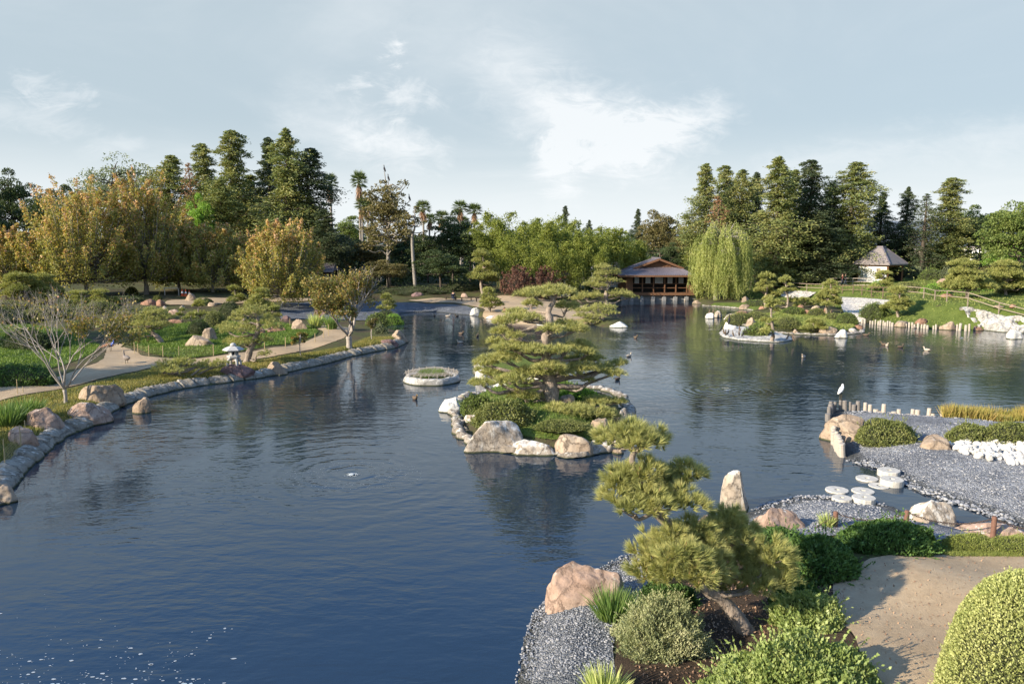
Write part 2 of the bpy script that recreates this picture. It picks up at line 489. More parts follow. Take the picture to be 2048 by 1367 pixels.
def gravelmat(name, c1, c2, c3, scale):
    m, nt = newmat(name)
    tc = nt.n('ShaderNodeTexCoord')
    vo = nt.n('ShaderNodeTexVoronoi', i_Scale=scale, i_Vector=tc.outputs['Object'])
    ve = nt.n('ShaderNodeTexVoronoi', feature='DISTANCE_TO_EDGE', i_Scale=scale, i_Vector=tc.outputs['Object'])
    cs = nt.n('ShaderNodeSeparateColor', i_0=vo.outputs['Color'])
    nz = nt.noise(.7, 4, tc.outputs['Object']); nf = nt.noise(9, 3, tc.outputs['Object'])
    f = nt.math('ADD', nt.math('MULTIPLY', cs.outputs[0], .55), nt.math('MULTIPLY', nt.smooth(nz.outputs[0], .3, .7), .42))
    col = nt.ramp(f, [(.15, c1), (.5, c2), (.85, c3), (.97, tuple(min(1, x * 1.2) for x in c3))])
    col = nt.mix(nt.smooth(nf.outputs[0], .62, .78), col, (.30, .28, .24))
    gz = nt.n('ShaderNodeSeparateXYZ', i_0=nt.n('ShaderNodeNewGeometry').outputs['Position'])
    wet = nt.smooth(nt.math('ADD', gz.outputs[2], nt.math('MULTIPLY', nf.outputs[0], .06)), .17, .08)
    col = nt.mix(nt.math('MULTIPLY', wet, .8), col, (.055, .058, .05))
    hgt = nt.math('ADD', nt.smooth(ve.outputs[0], 0, .35), nt.math('MULTIPLY', cs.outputs[1], .6))
    finish(nt, col, .85, hgt, 1.0, .9 / scale, .3)
    return m
def groundmat(name, cols, scale=1.0, fine=14.0, bump=.04):
    m, nt = newmat(name)
    tc = nt.n('ShaderNodeTexCoord')
    n1 = nt.noise(.35 * scale, 5, tc.outputs['Object'], .6); n2 = nt.noise(2.6 * scale, 5, tc.outputs['Object'], .65); n3 = nt.noise(fine, 4, tc.outputs['Object'], .7)
    f = nt.math('ADD', nt.math('MULTIPLY', n1.outputs[0], .45), nt.math('ADD', nt.math('MULTIPLY', n2.outputs[0], .3), nt.math('MULTIPLY', n3.outputs[0], .25)))
    k = len(cols)
    col = nt.ramp(f, [(.34 + .32 * i / (k - 1), c) for i, c in enumerate(cols)])
    finish(nt, col, .95, nt.math('ADD', n3.outputs[0], n2.outputs[0]), .9, bump, .15)
    return m
def plain(name, c, rough=.7, vary=.25, scale=8, bump=.3, spec=.3, metal=0.0):
    m, nt = newmat(name)
    tc = nt.n('ShaderNodeTexCoord')
    nz = nt.noise(scale, 4, tc.outputs['Object'], .6)
    col = nt.ramp(nz.outputs[0], [(.25, tuple(x * (1 - vary) for x in c)), (.75, tuple(min(1, x * (1 + vary)) for x in c))])
    b = finish(nt, col, rough, nz.outputs[0], bump, .01, spec)
    b.inputs['Metallic'].default_value = metal
    return m
def woodmat(name, c1, c2, scale=3.0, grain=(1, 1, 12)):
    m, nt = newmat(name)
    tc = nt.n('ShaderNodeTexCoord')
    mp = nt.n('ShaderNodeMapping', i_Vector=tc.outputs['Object'], i_Scale=grain)
    nz = nt.noise(scale, 5, mp.outputs[0], .6)
    finish(nt, nt.ramp(nz.outputs[0], [(.3, c1), (.7, c2)]), .75, nz.outputs[0], .4, .01)
    return m

# water ------------------------------------------------------------
def watermat():
    m, nt = newmat("pond_water")
    g = nt.n('ShaderNodeNewGeometry')
    px = nt.n('ShaderNodeSeparateXYZ', i_0=g.outputs['Position'])
    h = None
    for (cpx, cpy), k, amp, fall in (((705, 945), 13.0, .0036, 3.0), ((705, 945), 6.0, .0028, 9.0), ((1455, 780), 14.0, .006, 2.5), ((1924, 675), 9.0, .008, 3.5)):
        c = P(cpx, cpy)
        dx = nt.math('SUBTRACT', px.outputs[0], float(c[0])); dy = nt.math('SUBTRACT', px.outputs[1], float(c[1]))
        r = nt.math('SQRT', nt.math('ADD', nt.math('MULTIPLY', dx, dx), nt.math('MULTIPLY', dy, dy)))
        nz0 = nt.noise(.8, 2, g.outputs['Position'])
        ph = nt.math('ADD', nt.math('MULTIPLY', r, k), nt.math('MULTIPLY', nz0.outputs[0], 9.0))
        wv = nt.math('MULTIPLY', nt.math('SINE', ph), nt.math('MULTIPLY', nt.math('EXPONENT', nt.math('DIVIDE', r, -fall)), amp))
        h = wv if h is None else nt.math('ADD', h, wv)
    mp = nt.n('ShaderNodeMapping', i_Vector=g.outputs['Position'], i_Scale=(.5, 1.0, 1), i_Rotation=(0, 0, R(8)))
    n1 = nt.noise(1.7, 3, mp.outputs[0], .5, .3); n2 = nt.noise(5.0, 2, mp.outputs[0], .5, .2); n4 = nt.noise(.16, 2, g.outputs['Position'])
    amp = nt.math('ADD', .55, nt.math('MULTIPLY', nt.smooth(n4.outputs[0], .4, .65), .75))
    nn = nt.math('ADD', nt.math('MULTIPLY', n1.outputs[0], .023), nt.math('MULTIPLY', n2.outputs[0], .0092))
    h = nt.math('ADD', h, nt.math('MULTIPLY', nn, amp))
    bp = nt.n('ShaderNodeBump', i_Strength=1.0, i_Distance=1.0, i_Height=h)
    b = nt.n('ShaderNodeBsdfPrincipled', i_Roughness=.04, i_IOR=1.333)
    b.inputs['Base Color'].default_value = (.013, .026, .044, 1)
    b.inputs['Specular IOR Level'].default_value = .95
    b.inputs['Specular Tint'].default_value = (.72, .88, 1.0, 1)
    nt.set(b, 'Normal', bp.outputs[0])
    nt.n('ShaderNodeOutputMaterial', i_Surface=b)
    return m

M = {}
M['water'] = watermat()
M['soil'] = groundmat('soil_and_thin_grass', [(.035, .028, .018), (.07, .055, .032), (.075, .085, .028), (.12, .10, .05)], 1.0, 12)
M['bed'] = groundmat('dark_garden_soil', [(.03, .02, .013), (.06, .042, .028), (.10, .07, .045)], 1.5, 30)
M['lawn'] = groundmat('green_lawn', [(.04, .055, .012), (.065, .105, .02), (.10, .15, .03)], 2.0, 25)
M['drylawn'] = groundmat('yellowish_turf', [(.05, .06, .015), (.085, .095, .025), (.15, .135, .045)], 2.0, 25)
M['hillgrass'] = groundmat('hillside_ground_cover', [(.06, .085, .016), (.11, .145, .03), (.17, .20, .05)], 2.5, 22, .08)
M['sand'] = groundmat('sandy_path_dirt', [(.28, .205, .125), (.38, .285, .18), (.46, .36, .235)], 1.4, 30, .02)
M['gravel'] = gravelmat('blue_grey_gravel', (.15, .16, .18), (.28, .29, .31), (.42, .43, .44), 15)
M['pebble'] = gravelmat('grey_pond_pebbles', (.09, .10, .115), (.18, .19, .20), (.32, .32, .32), 17)
M['fargravel'] = gravelmat('dark_slate_gravel', (.10, .115, .135), (.16, .175, .20), (.22, .235, .26), 7)
M['concrete'] = rockmat('weathered_kerb_stone', (.20, .175, .13), (.28, .25, .20), (.35, .32, .26), .18)
M['rock_tan'] = rockmat('tan_sandstone', (.26, .19, .13), (.34, .26, .185), (.40, .33, .25), 0.08)
M['rock_pink'] = rockmat('pinkish_sandstone', (.30, .20, .145), (.37, .26, .195), (.43, .33, .26), .18)
M['rock_white'] = rockmat('whitened_sandstone', (.31, .245, .18), (.38, .32, .25), (.44, .39, .32), .52)
M['rock_lime'] = rockmat('bird_limed_rock', (.5, .47, .42), (.6, .57, .52), (.66, .64, .6), .95)
M['rock_weir'] = rockmat('lime_crusted_weir_stone', (.24, .225, .20), (.38, .365, .33), (.48, .465, .43), .36)
M['rock_purple'] = rockmat('purple_grey_rock', (.13, .085, .08), (.19, .12, .11), (.24, .16, .15), 0.0)
M['rock_red'] = rockmat('red_brown_rock', (.22, .12, .08), (.30, .17, .11), (.36, .22, .15), 0.0)

# ------------------------------------------------------------------ setting meshes
def sheet(name, poly, off, spacing, mat, rough=0.0, edge=0.12, seed=1, world=False, kind='structure', flat_z=None):
    rng = np.random.RandomState(seed)
    if not world: poly = [tuple(G(a, b)[:2]) for a, b in poly]
    pts = []
    n = len(poly)
    for i in range(n):
        a, b = np.array(poly[i]), np.array(poly[(i + 1) % n])
        k = max(1, int(np.linalg.norm(b - a) / spacing))
        for j in range(k): pts.append(a + (b - a) * j / k)
    pts = np.array(pts)
    # rounded, slightly ragged outline
    for _ in range(3): pts = (np.roll(pts, 1, 0) + 2 * pts + np.roll(pts, -1, 0)) / 4
    q = np.c_[pts * 1.1, np.zeros(len(pts))]
    pts = pts + np.c_[vnoise(q * 1.5, seed), vnoise(q * 1.5, seed + 5)] * edge
    x0, y0 = pts.min(0); x1, y1 = pts.max(0)
    gx, gy = np.meshgrid(np.arange(x0, x1, spacing), np.arange(y0, y1, spacing))
    gp = np.c_[gx.ravel(), gy.ravel()] + rng.uniform(-.25, .25, (gx.size, 2)) * spacing
    sd = sdf([tuple(p) for p in pts], gp[:, 0], gp[:, 1])
    gp = gp[sd < -spacing * .45]
    allp = np.concatenate([pts, gp])
    m = len(pts)
    r = delaunay_2d_cdt([Vector(p) for p in allp], [], [list(range(m))], 1, 1e-5)
    V2 = np.array([(v.x, v.y) for v in r[0]])
    F = np.array([f for f in r[2] if len(f) == 3])
    Z = H(V2[:, 0], V2[:, 1]) + off
    V = np.c_[V2, Z]
    if rough:
        nz = fbm(V * 1.3, seed, 4)
        V[:, 2] += rough * nz
        V[:, 0] += rough * .8 * vnoise(V * 1.7, seed + 9)
    mb = MB(); mb.add(V, F)
    o = link(name, mb.mesh(name, mat, True))
    if kind: o['kind'] = kind
    return o, poly
ZONES = []
def zone(name, px, off, spacing, mat, **k):
    o, poly = sheet(name, px, off, spacing, mat, **k)
    ZONES.append(poly)
    return o
zone('gravel_peninsula', [(1636,848),(1664,812),(1774,820),(1886,828),(2100,832),(2400,850),(2400,1080),(2120,1084),(2000,1050),(1900,1018),(1830,993),(1780,970),(1740,945),(1690,932),(1655,900),(1636,870)], .03, .35, M['gravel'], seed=3)
zone('gravel_shore', [(1470,1040),(1500,1004),(1600,978),(1700,986),(1760,996),(1830,1028),(1960,1055),(2100,1085),(2150,1105),(2048,1086),(1900,1083),(1800,1075),(1700,1070),(1620,1075),(1540,1085),(1470,1085)], .03, .3, M['gravel'], seed=4)
zone('pebble_slope', [(1000,1450),(1020,1360),(1040,1270),(1060,1218),(1085,1190),(1240,1100),(1300,1082),(1400,1040),(1440,1080),(1340,1115),(1300,1160),(1275,1200),(1250,1240),(1222,1290),(1230,1340),(1250,1450)], .03, .2, M['pebble'], seed=5, edge=.05)
zone('path', [(1672,1170),(1665,1230),(1715,1300),(1750,1367),(1795,1500),(2300,1500),(2300,1112),(2048,1106),(1900,1107),(1860,1098),(1780,1108),(1705,1140)], .034, .25, M['sand'], seed=6, edge=.2)
zone('path', [(-120,790),(0,772),(110,755),(205,722),(215,702),(205,685),(235,683),(262,700),(285,712),(330,717),(440,712),(560,694),(620,680),(648,666),(632,656),(655,651),(700,655),(705,665),(690,674),(650,690),(590,705),(480,723),(320,730),(285,740),(200,759),(120,777),(0,802),(-120,830)], .03, .45, M['sand'], seed=7)
zone('lawn', [(262,690),(290,706),(330,714),(440,709),(560,690),(618,677),(640,664),(620,652),(560,645),(470,642),(400,640),(340,650),(285,668)], .035, .5, M['lawn'], seed=8)
zone('lawn', [(-100,640),(0,640),(70,650),(150,668),(205,690),(180,712),(100,738),(0,750),(-100,760)], .035, .6, M['lawn'], seed=9)
zone('grass_bank', [(-60,820),(0,803),(120,779),(200,762),(320,732),(480,725),(590,707),(690,692),(740,672),(790,672),(796,688),(690,708),(560,738),(400,764),(300,786),(230,812),(150,856),(80,900),(0,945),(-60,990)], .035, .4, M['drylawn'], seed=10)
zone('gravel_beach', [(560,606),(640,604),(800,604),(880,607),(935,612),(962,620),(950,640),(870,632),(800,634),(760,640),(640,640),(560,640)], .03, .9, M['fargravel'], seed=11)
zone('plaza', [(800,601),(850,597),(990,593),(1120,600),(1190,620),(1190,640),(1110,655),(1000,646),(962,634),(975,618),(900,604)], .035, 1.0, M['sand'], seed=12)
zone('soil_bed', [(1270,1200),(1340,1110),(1480,1080),(1620,1090),(1700,1110),(1712,1150),(1690,1180),(1685,1235),(1735,1310),(1790,1400),(1820,1500),(1240,1500),(1238,1400),(1225,1330),(1235,1270)], .028, .3, M['bed'], seed=21)
zone('path', [(330,600),(540,596),(640,599),(640,603),(540,604),(450,608),(330,612)], .04, 1.2, M['sand'], seed=13)
HILLW = list(HILL)
o, _ = sheet('hill_grass', HILLW, .03, 1.4, M['hillgrass'], seed=14, world=True, edge=.3)
zone('garden_mound_grass', [(1480,640),(1510,632),(1560,620),(1640,624),(1700,634),(1722,655),(1700,664),(1640,666),(1560,662),(1500,652)], .035, .7, M['hillgrass'], seed=15)
zone('grass_bank', [(1405,612),(1440,605),(1500,606),(1540,612),(1530,620),(1500,618),(1440,613)], .035, .9, M['hillgrass'], seed=16)
o, _ = sheet('island_grass', [tuple(np.array(p) * .86 + np.mean(ISL1, 0) * .14) for p in ISL1], .03, .35, M['hillgrass'], seed=17, world=True)
o, _ = sheet('island_grass', [tuple(np.array(p) * .74 + np.mean(ISL2, 0) * .26) for p in ISL2], .03, .4, M['hillgrass'], seed=18, world=True)
ZONES.append(HILLW)

def terrain():
    nu, nv = 480, 560
    u = np.linspace(-1.35, 1.35, nu); y = np.exp(np.linspace(math.log(3.0), math.log(3500.0), nv))
    U, Y = np.meshgrid(u, y)
    X = U * np.maximum(Y, 12.0)
    X, Y = X.ravel(), Y.ravel()
    Z = H(X, Y)
    for poly in ZONES:
        p = np.array(poly)
        bb = (X > p[:, 0].min()) & (X < p[:, 0].max()) & (Y > p[:, 1].min()) & (Y < p[:, 1].max())
        if bb.any():
            Z[bb] -= .14 * sstep(.15, .7, -sdf(poly, X[bb], Y[bb]))
    i = np.arange(nv - 1)[:, None] * nu + np.arange(nu - 1)[None, :]
    i = i.ravel()
    mb = MB(); mb.add(np.c_[X, Y, Z], np.stack([i, i + 1, i + nu + 1, i + nu], 1))
    tag(link('ground', mb.mesh('ground', M['soil'], True)), kind='structure')
terrain()
mb = MB(); mb.add([(-120, 2, 0), (180, 2, 0), (180, 125, 0), (-120, 125, 0)], np.array([[0, 1, 2, 3]]))
tag(link('water', mb.mesh('water', M['water'])), kind='structure')

def kerb(poly, prof, mat, closed=False, n=1500, blk=.75, amp=1.0, seed=3):
    pts = np.array(poly)
    if closed: pts = np.concatenate([pts, pts[:1]])
    c = curve(np.c_[pts, np.zeros(len(pts))], n)[:, :2]
    t = unit(np.gradient(c, axis=0)); nrm = np.c_[-t[:, 1], t[:, 0]]
    L = np.concatenate([[0], np.cumsum(np.linalg.norm(np.diff(c, axis=0), axis=1))])
    u = L / blk + .45 * vnoise(np.c_[L / blk * .7, L * 0, L * 0], seed); bid = np.floor(u).astype(int); fr = u - bid
    groove = sstep(.10, .0, np.minimum(fr, 1 - fr))
    rb = _val[(bid * 37 + seed) & 255] - .5; rc = _val[(bid * 91 + seed * 5) & 255] - .5
    V = []
    for d, z in prof:
        q = c + nrm * (d + amp * .16 * rb * (d > -.2))[:, None]
        n3 = np.c_[q * 2.2, np.full(len(q), z * 3)]
        zz = z + amp * (.05 * fbm(n3 * 1.4, 8, 4) + (.10 * rc - .09 * groove) * (z > .1))
        V.append(np.c_[q + nrm * (amp * (.07 * fbm(n3, seed, 3) + .06 * groove * (d < .3)))[:, None], zz])
    V = np.concatenate(V); k = np.arange(n - 1)
    F = np.concatenate([np.stack([i*n + k, i*n + k + 1, (i+1)*n + k + 1, (i+1)*n + k], 1) for i in range(len(prof) - 1)])
    mb = MB(); mb.add(V, F)
    tag(link('pond_kerb', mb.mesh('pond_kerb', mat, True)), kind='structure')
kerb([P(a, b)[:2] for a, b in KERB_PX], [(-.35, -.6), (-.04, -.05), (.05, .14), (.22, .27), (.48, .38), (.64, .42), (.76, .37), (.86, .1)], M['concrete'], amp=.85, blk=.8)
KP2 = [(-.3, -.5), (-.05, -.05), (.03, .08), (.15, .15), (.32, .19), (.46, .17), (.56, .02)]
M['rim'] = rockmat('pale_rim_stone', (.20, .165, .125), (.28, .24, .19), (.36, .32, .26), .26)
kerb(ISL1[::-1], KP2, M['rim'], True, 900, 1.3, 1.2, 5)
kerb(ISL2[::-1], KP2, M['rim'], True, 500, 1.3, 1.0, 6)
kerb(W([(1472,646),(1500,656),(1540,665),(1589,669),(1660,671),(1700,669),(1729,664),(1722,651)]), [(x, z * .75) for x, z in KP2], M['rim'], False, 500, 1.5, .8, 7)
kerb(W([(1403,612),(1440,614.5),(1472,617.5),(1510,622)]), [(x, z * .75) for x, z in KP2], M['rim'], False, 300, 1.5, .8, 8)
def hills():
    m = plain('hazy_chaparral', (.16, .19, .22), .95, .2, .004)  # distance haze is put into this blue-grey base colour
    xs = np.linspace(-5200, 5200, 130); ys = np.linspace(4200, 6500, 24)
    X, Y = np.meshgrid(xs, ys)
    q = np.c_[X.ravel() / 700, Y.ravel() / 700, np.zeros(X.size)]
    Z = (70 + 60 * fbm(q, 4, 5)) * sstep(4200, 5000, Y.ravel()) * (.55 + .6 * sstep(300, 3200, X.ravel())) + 95 * sstep(500, 2600, X.ravel()) * sstep(4200, 5200, Y.ravel())
    i = (np.arange(23)[:, None] * 130 + np.arange(129)[None]).ravel()
    mb = MB(); mb.add(np.c_[X.ravel(), Y.ravel(), Z - 5], np.stack([i, i+1, i+131, i+130], 1))
    tag(link('hills', mb.mesh('hills', m, True)), kind='structure')
hills()

# ------------------------------------------------------------------ plant materials
M['needle'] = leafmat('pine_needles', [(.10, .125, .036), (.18, .20, .06), (.255, .265, .088), (.32, .31, .115)], .22, 2.0)
M['needle_far'] = leafmat('pine_needles_warm', [(.10, .125, .032), (.18, .20, .055), (.26, .26, .085)], .22, 1.2)
M['bud'] = plain('pine_candles', (.36, .17, .10), .7)
M['pinebark'] = barkmat('pine_bark', (.13, .10, .08), (.40, .33, .265), 5, 3)
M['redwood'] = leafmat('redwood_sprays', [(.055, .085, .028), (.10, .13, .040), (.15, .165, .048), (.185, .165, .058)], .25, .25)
M['redwood_dark'] = leafmat('shaded_redwood_sprays', [(.025, .042, .020), (.045, .065, .028), (.075, .085, .032)], .25, .25)  # redwood sprays again, with shade put into a darker colour
M['bronze'] = leafmat('bronze_conifer', [(.13, .075, .04), (.20, .11, .055), (.14, .12, .05)], .25, .4)
M['barkdark'] = barkmat('dark_bark', (.05, .04, .032), (.12, .095, .075), 4, 4)
M['barkgrey'] = barkmat('grey_bark', (.14, .125, .105), (.34, .31, .27), 4, 3)
M['barkpale'] = barkmat('pale_bark', (.26, .23, .19), (.52, .48, .41), 5, 3)
M['aut_green'] = leafmat('turning_leaves_green', [(.11, .135, .034), (.18, .185, .048), (.26, .235, .065)], .35, .5)
M['aut_gold'] = leafmat('turning_leaves_gold', [(.25, .20, .06), (.31, .225, .07), (.33, .225, .095)], .35, .5)
M['aut_red'] = leafmat('turning_leaves_orange', [(.34, .22, .13), (.40, .26, .165), (.32, .23, .10)], .35, .5)
M['leaf_dark'] = leafmat('dark_evergreen_leaves', [(.018, .032, .012), (.035, .055, .018), (.06, .08, .025)], .25, .4)
M['leaf_mid'] = leafmat('mid_green_leaves', [(.045, .075, .018), (.085, .12, .028), (.13, .16, .04)], .3, .5)
M['leaf_grey'] = leafmat('grey_green_leaves', [(.075, .10, .05), (.12, .15, .075), (.16, .18, .09)], .3, .5)
M['leaf_bright'] = leafmat('bright_green_leaves', [(.07, .14, .018), (.12, .22, .03), (.18, .28, .045)], .35, .8)
M['leaf_olive'] = leafmat('olive_leaves', [(.05, .055, .020), (.09, .085, .03), (.13, .11, .04)], .3, .5)
M['bamboo'] = leafmat('bamboo_leaves', [(.06, .085, .016), (.125, .155, .028), (.20, .225, .05)], .38, .7)
M['culm'] = plain('bamboo_culms', (.16, .17, .06), .5)
M['willow'] = leafmat('willow_leaves', [(.13, .17, .04), (.21, .245, .07), (.30, .32, .115)], .4, .6)
M['palm'] = leafmat('palm_fronds', [(.035, .065, .018), (.07, .10, .03), (.12, .14, .045)], .2, .6)
M['palm_dead'] = leafmat('dead_palm_fronds', [(.17, .11, .06), (.26, .18, .10)], .15, .6)
M['box'] = leafmat('clipped_shrub_leaves', [(.06, .08, .02), (.105, .125, .034), (.165, .175, .06)], .25, 1.6)
M['box_bright'] = leafmat('haze_paled_hedge_leaves', [(.16, .20, .06), (.24, .27, .09), (.34, .36, .15)], .3, 2.0)  # bright haze is painted in as a paler leaf colour
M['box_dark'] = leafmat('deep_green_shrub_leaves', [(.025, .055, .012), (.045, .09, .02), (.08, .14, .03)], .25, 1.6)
M['ivy'] = leafmat('glossy_light_leaves', [(.09, .135, .035), (.16, .21, .06), (.26, .30, .11)], .3, 2.0, .4)
M['rosemary'] = leafmat('grey_green_sprigs', [(.12, .15, .065), (.20, .225, .10), (.29, .29, .16)], .25, 1.8)
M['twig'] = plain('dry_twigs', (.30, .235, .18), .8)
M['bare'] = plain('pale_bare_bark', (.33, .29, .25), .8, .3, 6)
M['pear'] = leafmat('thinning_autumn_leaves', [(.05, .07, .018), (.085, .10, .025), (.14, .13, .035), (.18, .14, .04), (.30, .13, .06)], .35, 2.5, .45)
M['grass_blade'] = leafmat('grass_blades', [(.04, .075, .012), (.07, .12, .02), (.13, .18, .035)], .3, 1.0)
M['dry_blade'] = leafmat('yellowing_grass_blades', [(.08, .10, .02), (.15, .15, .04), (.24, .20, .07)], .3, 1.0)
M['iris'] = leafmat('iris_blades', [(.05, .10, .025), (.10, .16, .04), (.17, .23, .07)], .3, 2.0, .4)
M['iris_lit'] = leafmat('sunlit_iris_blades', [(.16, .22, .06), (.26, .31, .10), (.36, .37, .15)], .3, 2.0, .4)  # iris blades again, with sunlight put into a paler colour
M['reed'] = leafmat('pond_reeds', [(.12, .14, .03), (.22, .20, .05), (.28, .19, .07)], .3, 1.0)
M['moss'] = leafmat('soft_moss_grass', [(.09, .12, .025), (.14, .17, .04), (.20, .22, .065)], .3, 2.0)
M['brown_bush'] = leafmat('dry_brown_leaves', [(.05, .028, .02), (.085, .045, .03), (.12, .065, .04)], .2, .8)

# ------------------------------------------------------------------ plants
def pad_tufts(rng, c, hw, hd, hh, n, lumps=7):
    """tuft centres and axes over a lumpy flattened cushion"""
    cs = [(0, 0, 0, .62)]
    for i in range(lumps):
        a = 2 * math.pi * (i + rng.rand() * .7) / lumps; r = .45 + .25 * rng.rand()
        cs.append((math.cos(a) * r, math.sin(a) * r, -.18 - .25 * rng.rand(), .32 + .18 * rng.rand()))
    cs = np.array(cs); wts = cs[:, 3] ** 2; wts /= wts.sum()
    k = rng.choice(len(cs), n, p=wts)
    d = rdir(rng, n); d[:, 2] = np.abs(d[:, 2]) * 1.0 - .28 * (rng.rand(n) < .3)
    d = unit(d)
    u = rng.rand(n) ** .25
    p = cs[k, :3] + d * cs[k, 3:4] * u[:, None] * np.array([1, 1, 1.15])
    pos = np.asarray(c) + p * np.array([hw, hd, hh * 1.15])
    ax = unit(d * np.array([.8, .8, .6]) + np.array([0, 0, .55]) + p * np.array([.5, .5, 0]))
    return pos, ax
def limb_to(trunk, trad, tip, rng, sag=.12, r0=None, n=9):
    """a crooked limb from the best trunk point to tip; returns tube geometry"""
    d = np.linalg.norm(trunk[:, :2] - tip[:2], axis=1)
    want = tip[2] - .18 * d - .05
    i = int(np.argmin(np.abs(trunk[:, 2] - want) + .15 * d))
    a = trunk[i]; L = np.linalg.norm(tip - a)
    if L < .08: return None
    j = rng.normal(size=(2, 3)) * L * .07
    p1 = a + (tip - a) * .35 + np.array([0, 0, -sag * L * .5]) + j[0]
    p2 = a + (tip - a) * .72 + np.array([0, 0, -sag * L * .7]) + j[1]
    r = r0 or min(trad[i] * .62, .035 + L * .035)
    return tube(curve([a, p1, p2, tip], n), np.linspace(r, r * .32, n), 6), p2
PADK = (1.12, 1.4)
def pine_build(trunk_pts, r0, r1, pads, rng, dens, needles, nl, nw, up=.0, sub=True, buds=0, tsp=.85):
    """trunk, limbs and cushions of needles. pads: (x,y,z,hw,hd,hh)"""
    tr = curve(trunk_pts, 26); trad = np.linspace(r0, r1, 26) * (1 + .10 * rng.normal(size=26))
    trad[0] *= 1.3
    T = MB(); T.geo(tube(tr, trad, 10))
    padm = []
    for (x, y, z, hw, hd, hh) in pads:
        hw, hd, hh = hw * PADK[0], hd * PADK[0], hh * PADK[1]
        c = np.array([x, y, z])
        g = limb_to(tr, trad, c - [0, 0, hh * .45], rng)
        if g:
            T.geo(g[0])
            if sub:
                for q in range(4):
                    a = rng.rand() * 6.28; e = c + np.array([math.cos(a) * hw * .6, math.sin(a) * hd * .6, -hh * .2])
                    st = c - [0, 0, hh * .5]
                    T.geo(tube(curve([g[1], st * .6 + g[1] * .4 + rng.normal(size=3) * hw * .08, e], 6), np.linspace(.018 + hw * .022, .006, 6), 5))
        n = max(26, int(dens * (hw * hd * 3.14 + 2.2 * hh * (hw + hd))))
        pos, ax = pad_tufts(rng, c, hw, hd, hh, n, 5 + int(hw * 4) if hw < 1.5 else 10)
        mb = MB()
        mb.geo(tufts(rng, pos, ax, needles, nl, nw, tsp))
        if buds:
            m = rng.rand(n) < buds
            mb.geo(blades(rng, pos[m], ax[m] * .5 + [0, 0, 1.0], .13, .022), 1)
        padm.append(mb)
    return T, padm
def hero_pine(base, trunk_px, pads_px, r0, r1, dens, needles, nl, nw, name, label, group=None, seed=1, buds=0, ddepth=.85, tsp=.85):
    rng = np.random.RandomState(seed)
    D = base[1]; s = dep(base) / FPX
    tp = [at_y(a, b, D + d) - base for a, b, d in trunk_px]; tp[0] = np.array([0, 0, -.15])
    pads = []
    for (a, b, hw, hh, dy) in pads_px:
        c = at_y(a, b, D + dy) - base
        pads.append((*c, hw * s, hw * s * ddepth, hh * s))
    T, pm = pine_build(tp, r0, r1, pads, rng, dens, needles, nl, nw, buds=buds, tsp=tsp)
    e = empty(name, base, label, 'pine tree', group)
    link('trunk', T.mesh('trunk', M['pinebark'], True), e)
    for mb in pm: link('foliage_pad', mb.mesh('foliage_pad', [M['needle'], M['bud']]), e)
    return e
def auto_pine(px, py, top, hwpx, label, seed, tiers=4, lean=0.0, dens=24, dark=False, low=False, group='cloud pruned pines', base=None):
    """a small cloud-pruned pine standing at the picture point (px,py)"""
    rng = np.random.RandomState(seed)
    b = G(px, py) if base is None else base
    s = dep(b) / FPX; h = (py - top) * s; hw = hwpx * s
    tp = [(0, 0, -.1)]
    ph = rng.rand() * 6.28
    for i in range(1, 5):
        t = i / 4
        tp.append((lean * hw * t + math.sin(ph + t * 5) * hw * .12, math.cos(ph + t * 4) * hw * .1, h * .93 * t))
    tr = curve(tp, 26)
    pads = [(tr[-1][0], tr[-1][1], h * .93, hw * .52, hw * .5, max(.1, h * .085))]
    for i in range(tiers):
        t = (.36 if not low else .5) + (.5 if not low else .35) * i / max(1, tiers - 1) if tiers > 1 else .6
        c = tr[int(t * 25)]; R_ = hw * (1.0 - .42 * (t - .36) / .5)
        for k in range(3):
            a = ph + i * 1.3 + k * 2.1 + rng.rand() * .5
            if k == 2 and rng.rand() < .35: continue
            rr = R_ * (.58 + .15 * rng.rand()); w_ = R_ * (.38 + .18 * rng.rand())
            pads.append((c[0] + math.cos(a) * rr, c[1] + math.sin(a) * rr * .85, c[2] + h * .04 * rng.normal(), w_, w_ * .85, max(.12, w_ * .44)))
    far = b[1] > 60
    nl, nw, nd = (.27, .055, 9) if far else (.17, .022, 10)
    T, pm = pine_build(tp, h * .032 + .03, h * .012 + .01, pads, rng, dens, nd, nl, nw, sub=not far)
    e = empty('cloud_pine', b, label, 'pine tree', group)
    link('trunk', T.mesh('trunk', M['pinebark'], True), e)
    cr = MB()
    for m in pm: cr.V += m.V; cr.F += [(f + cr.n, q) for f, q in m.F]; cr.n += m.n
    link('crown', cr.mesh('crown', M['needle'] if not far else M['needle_far']), e)
    return e
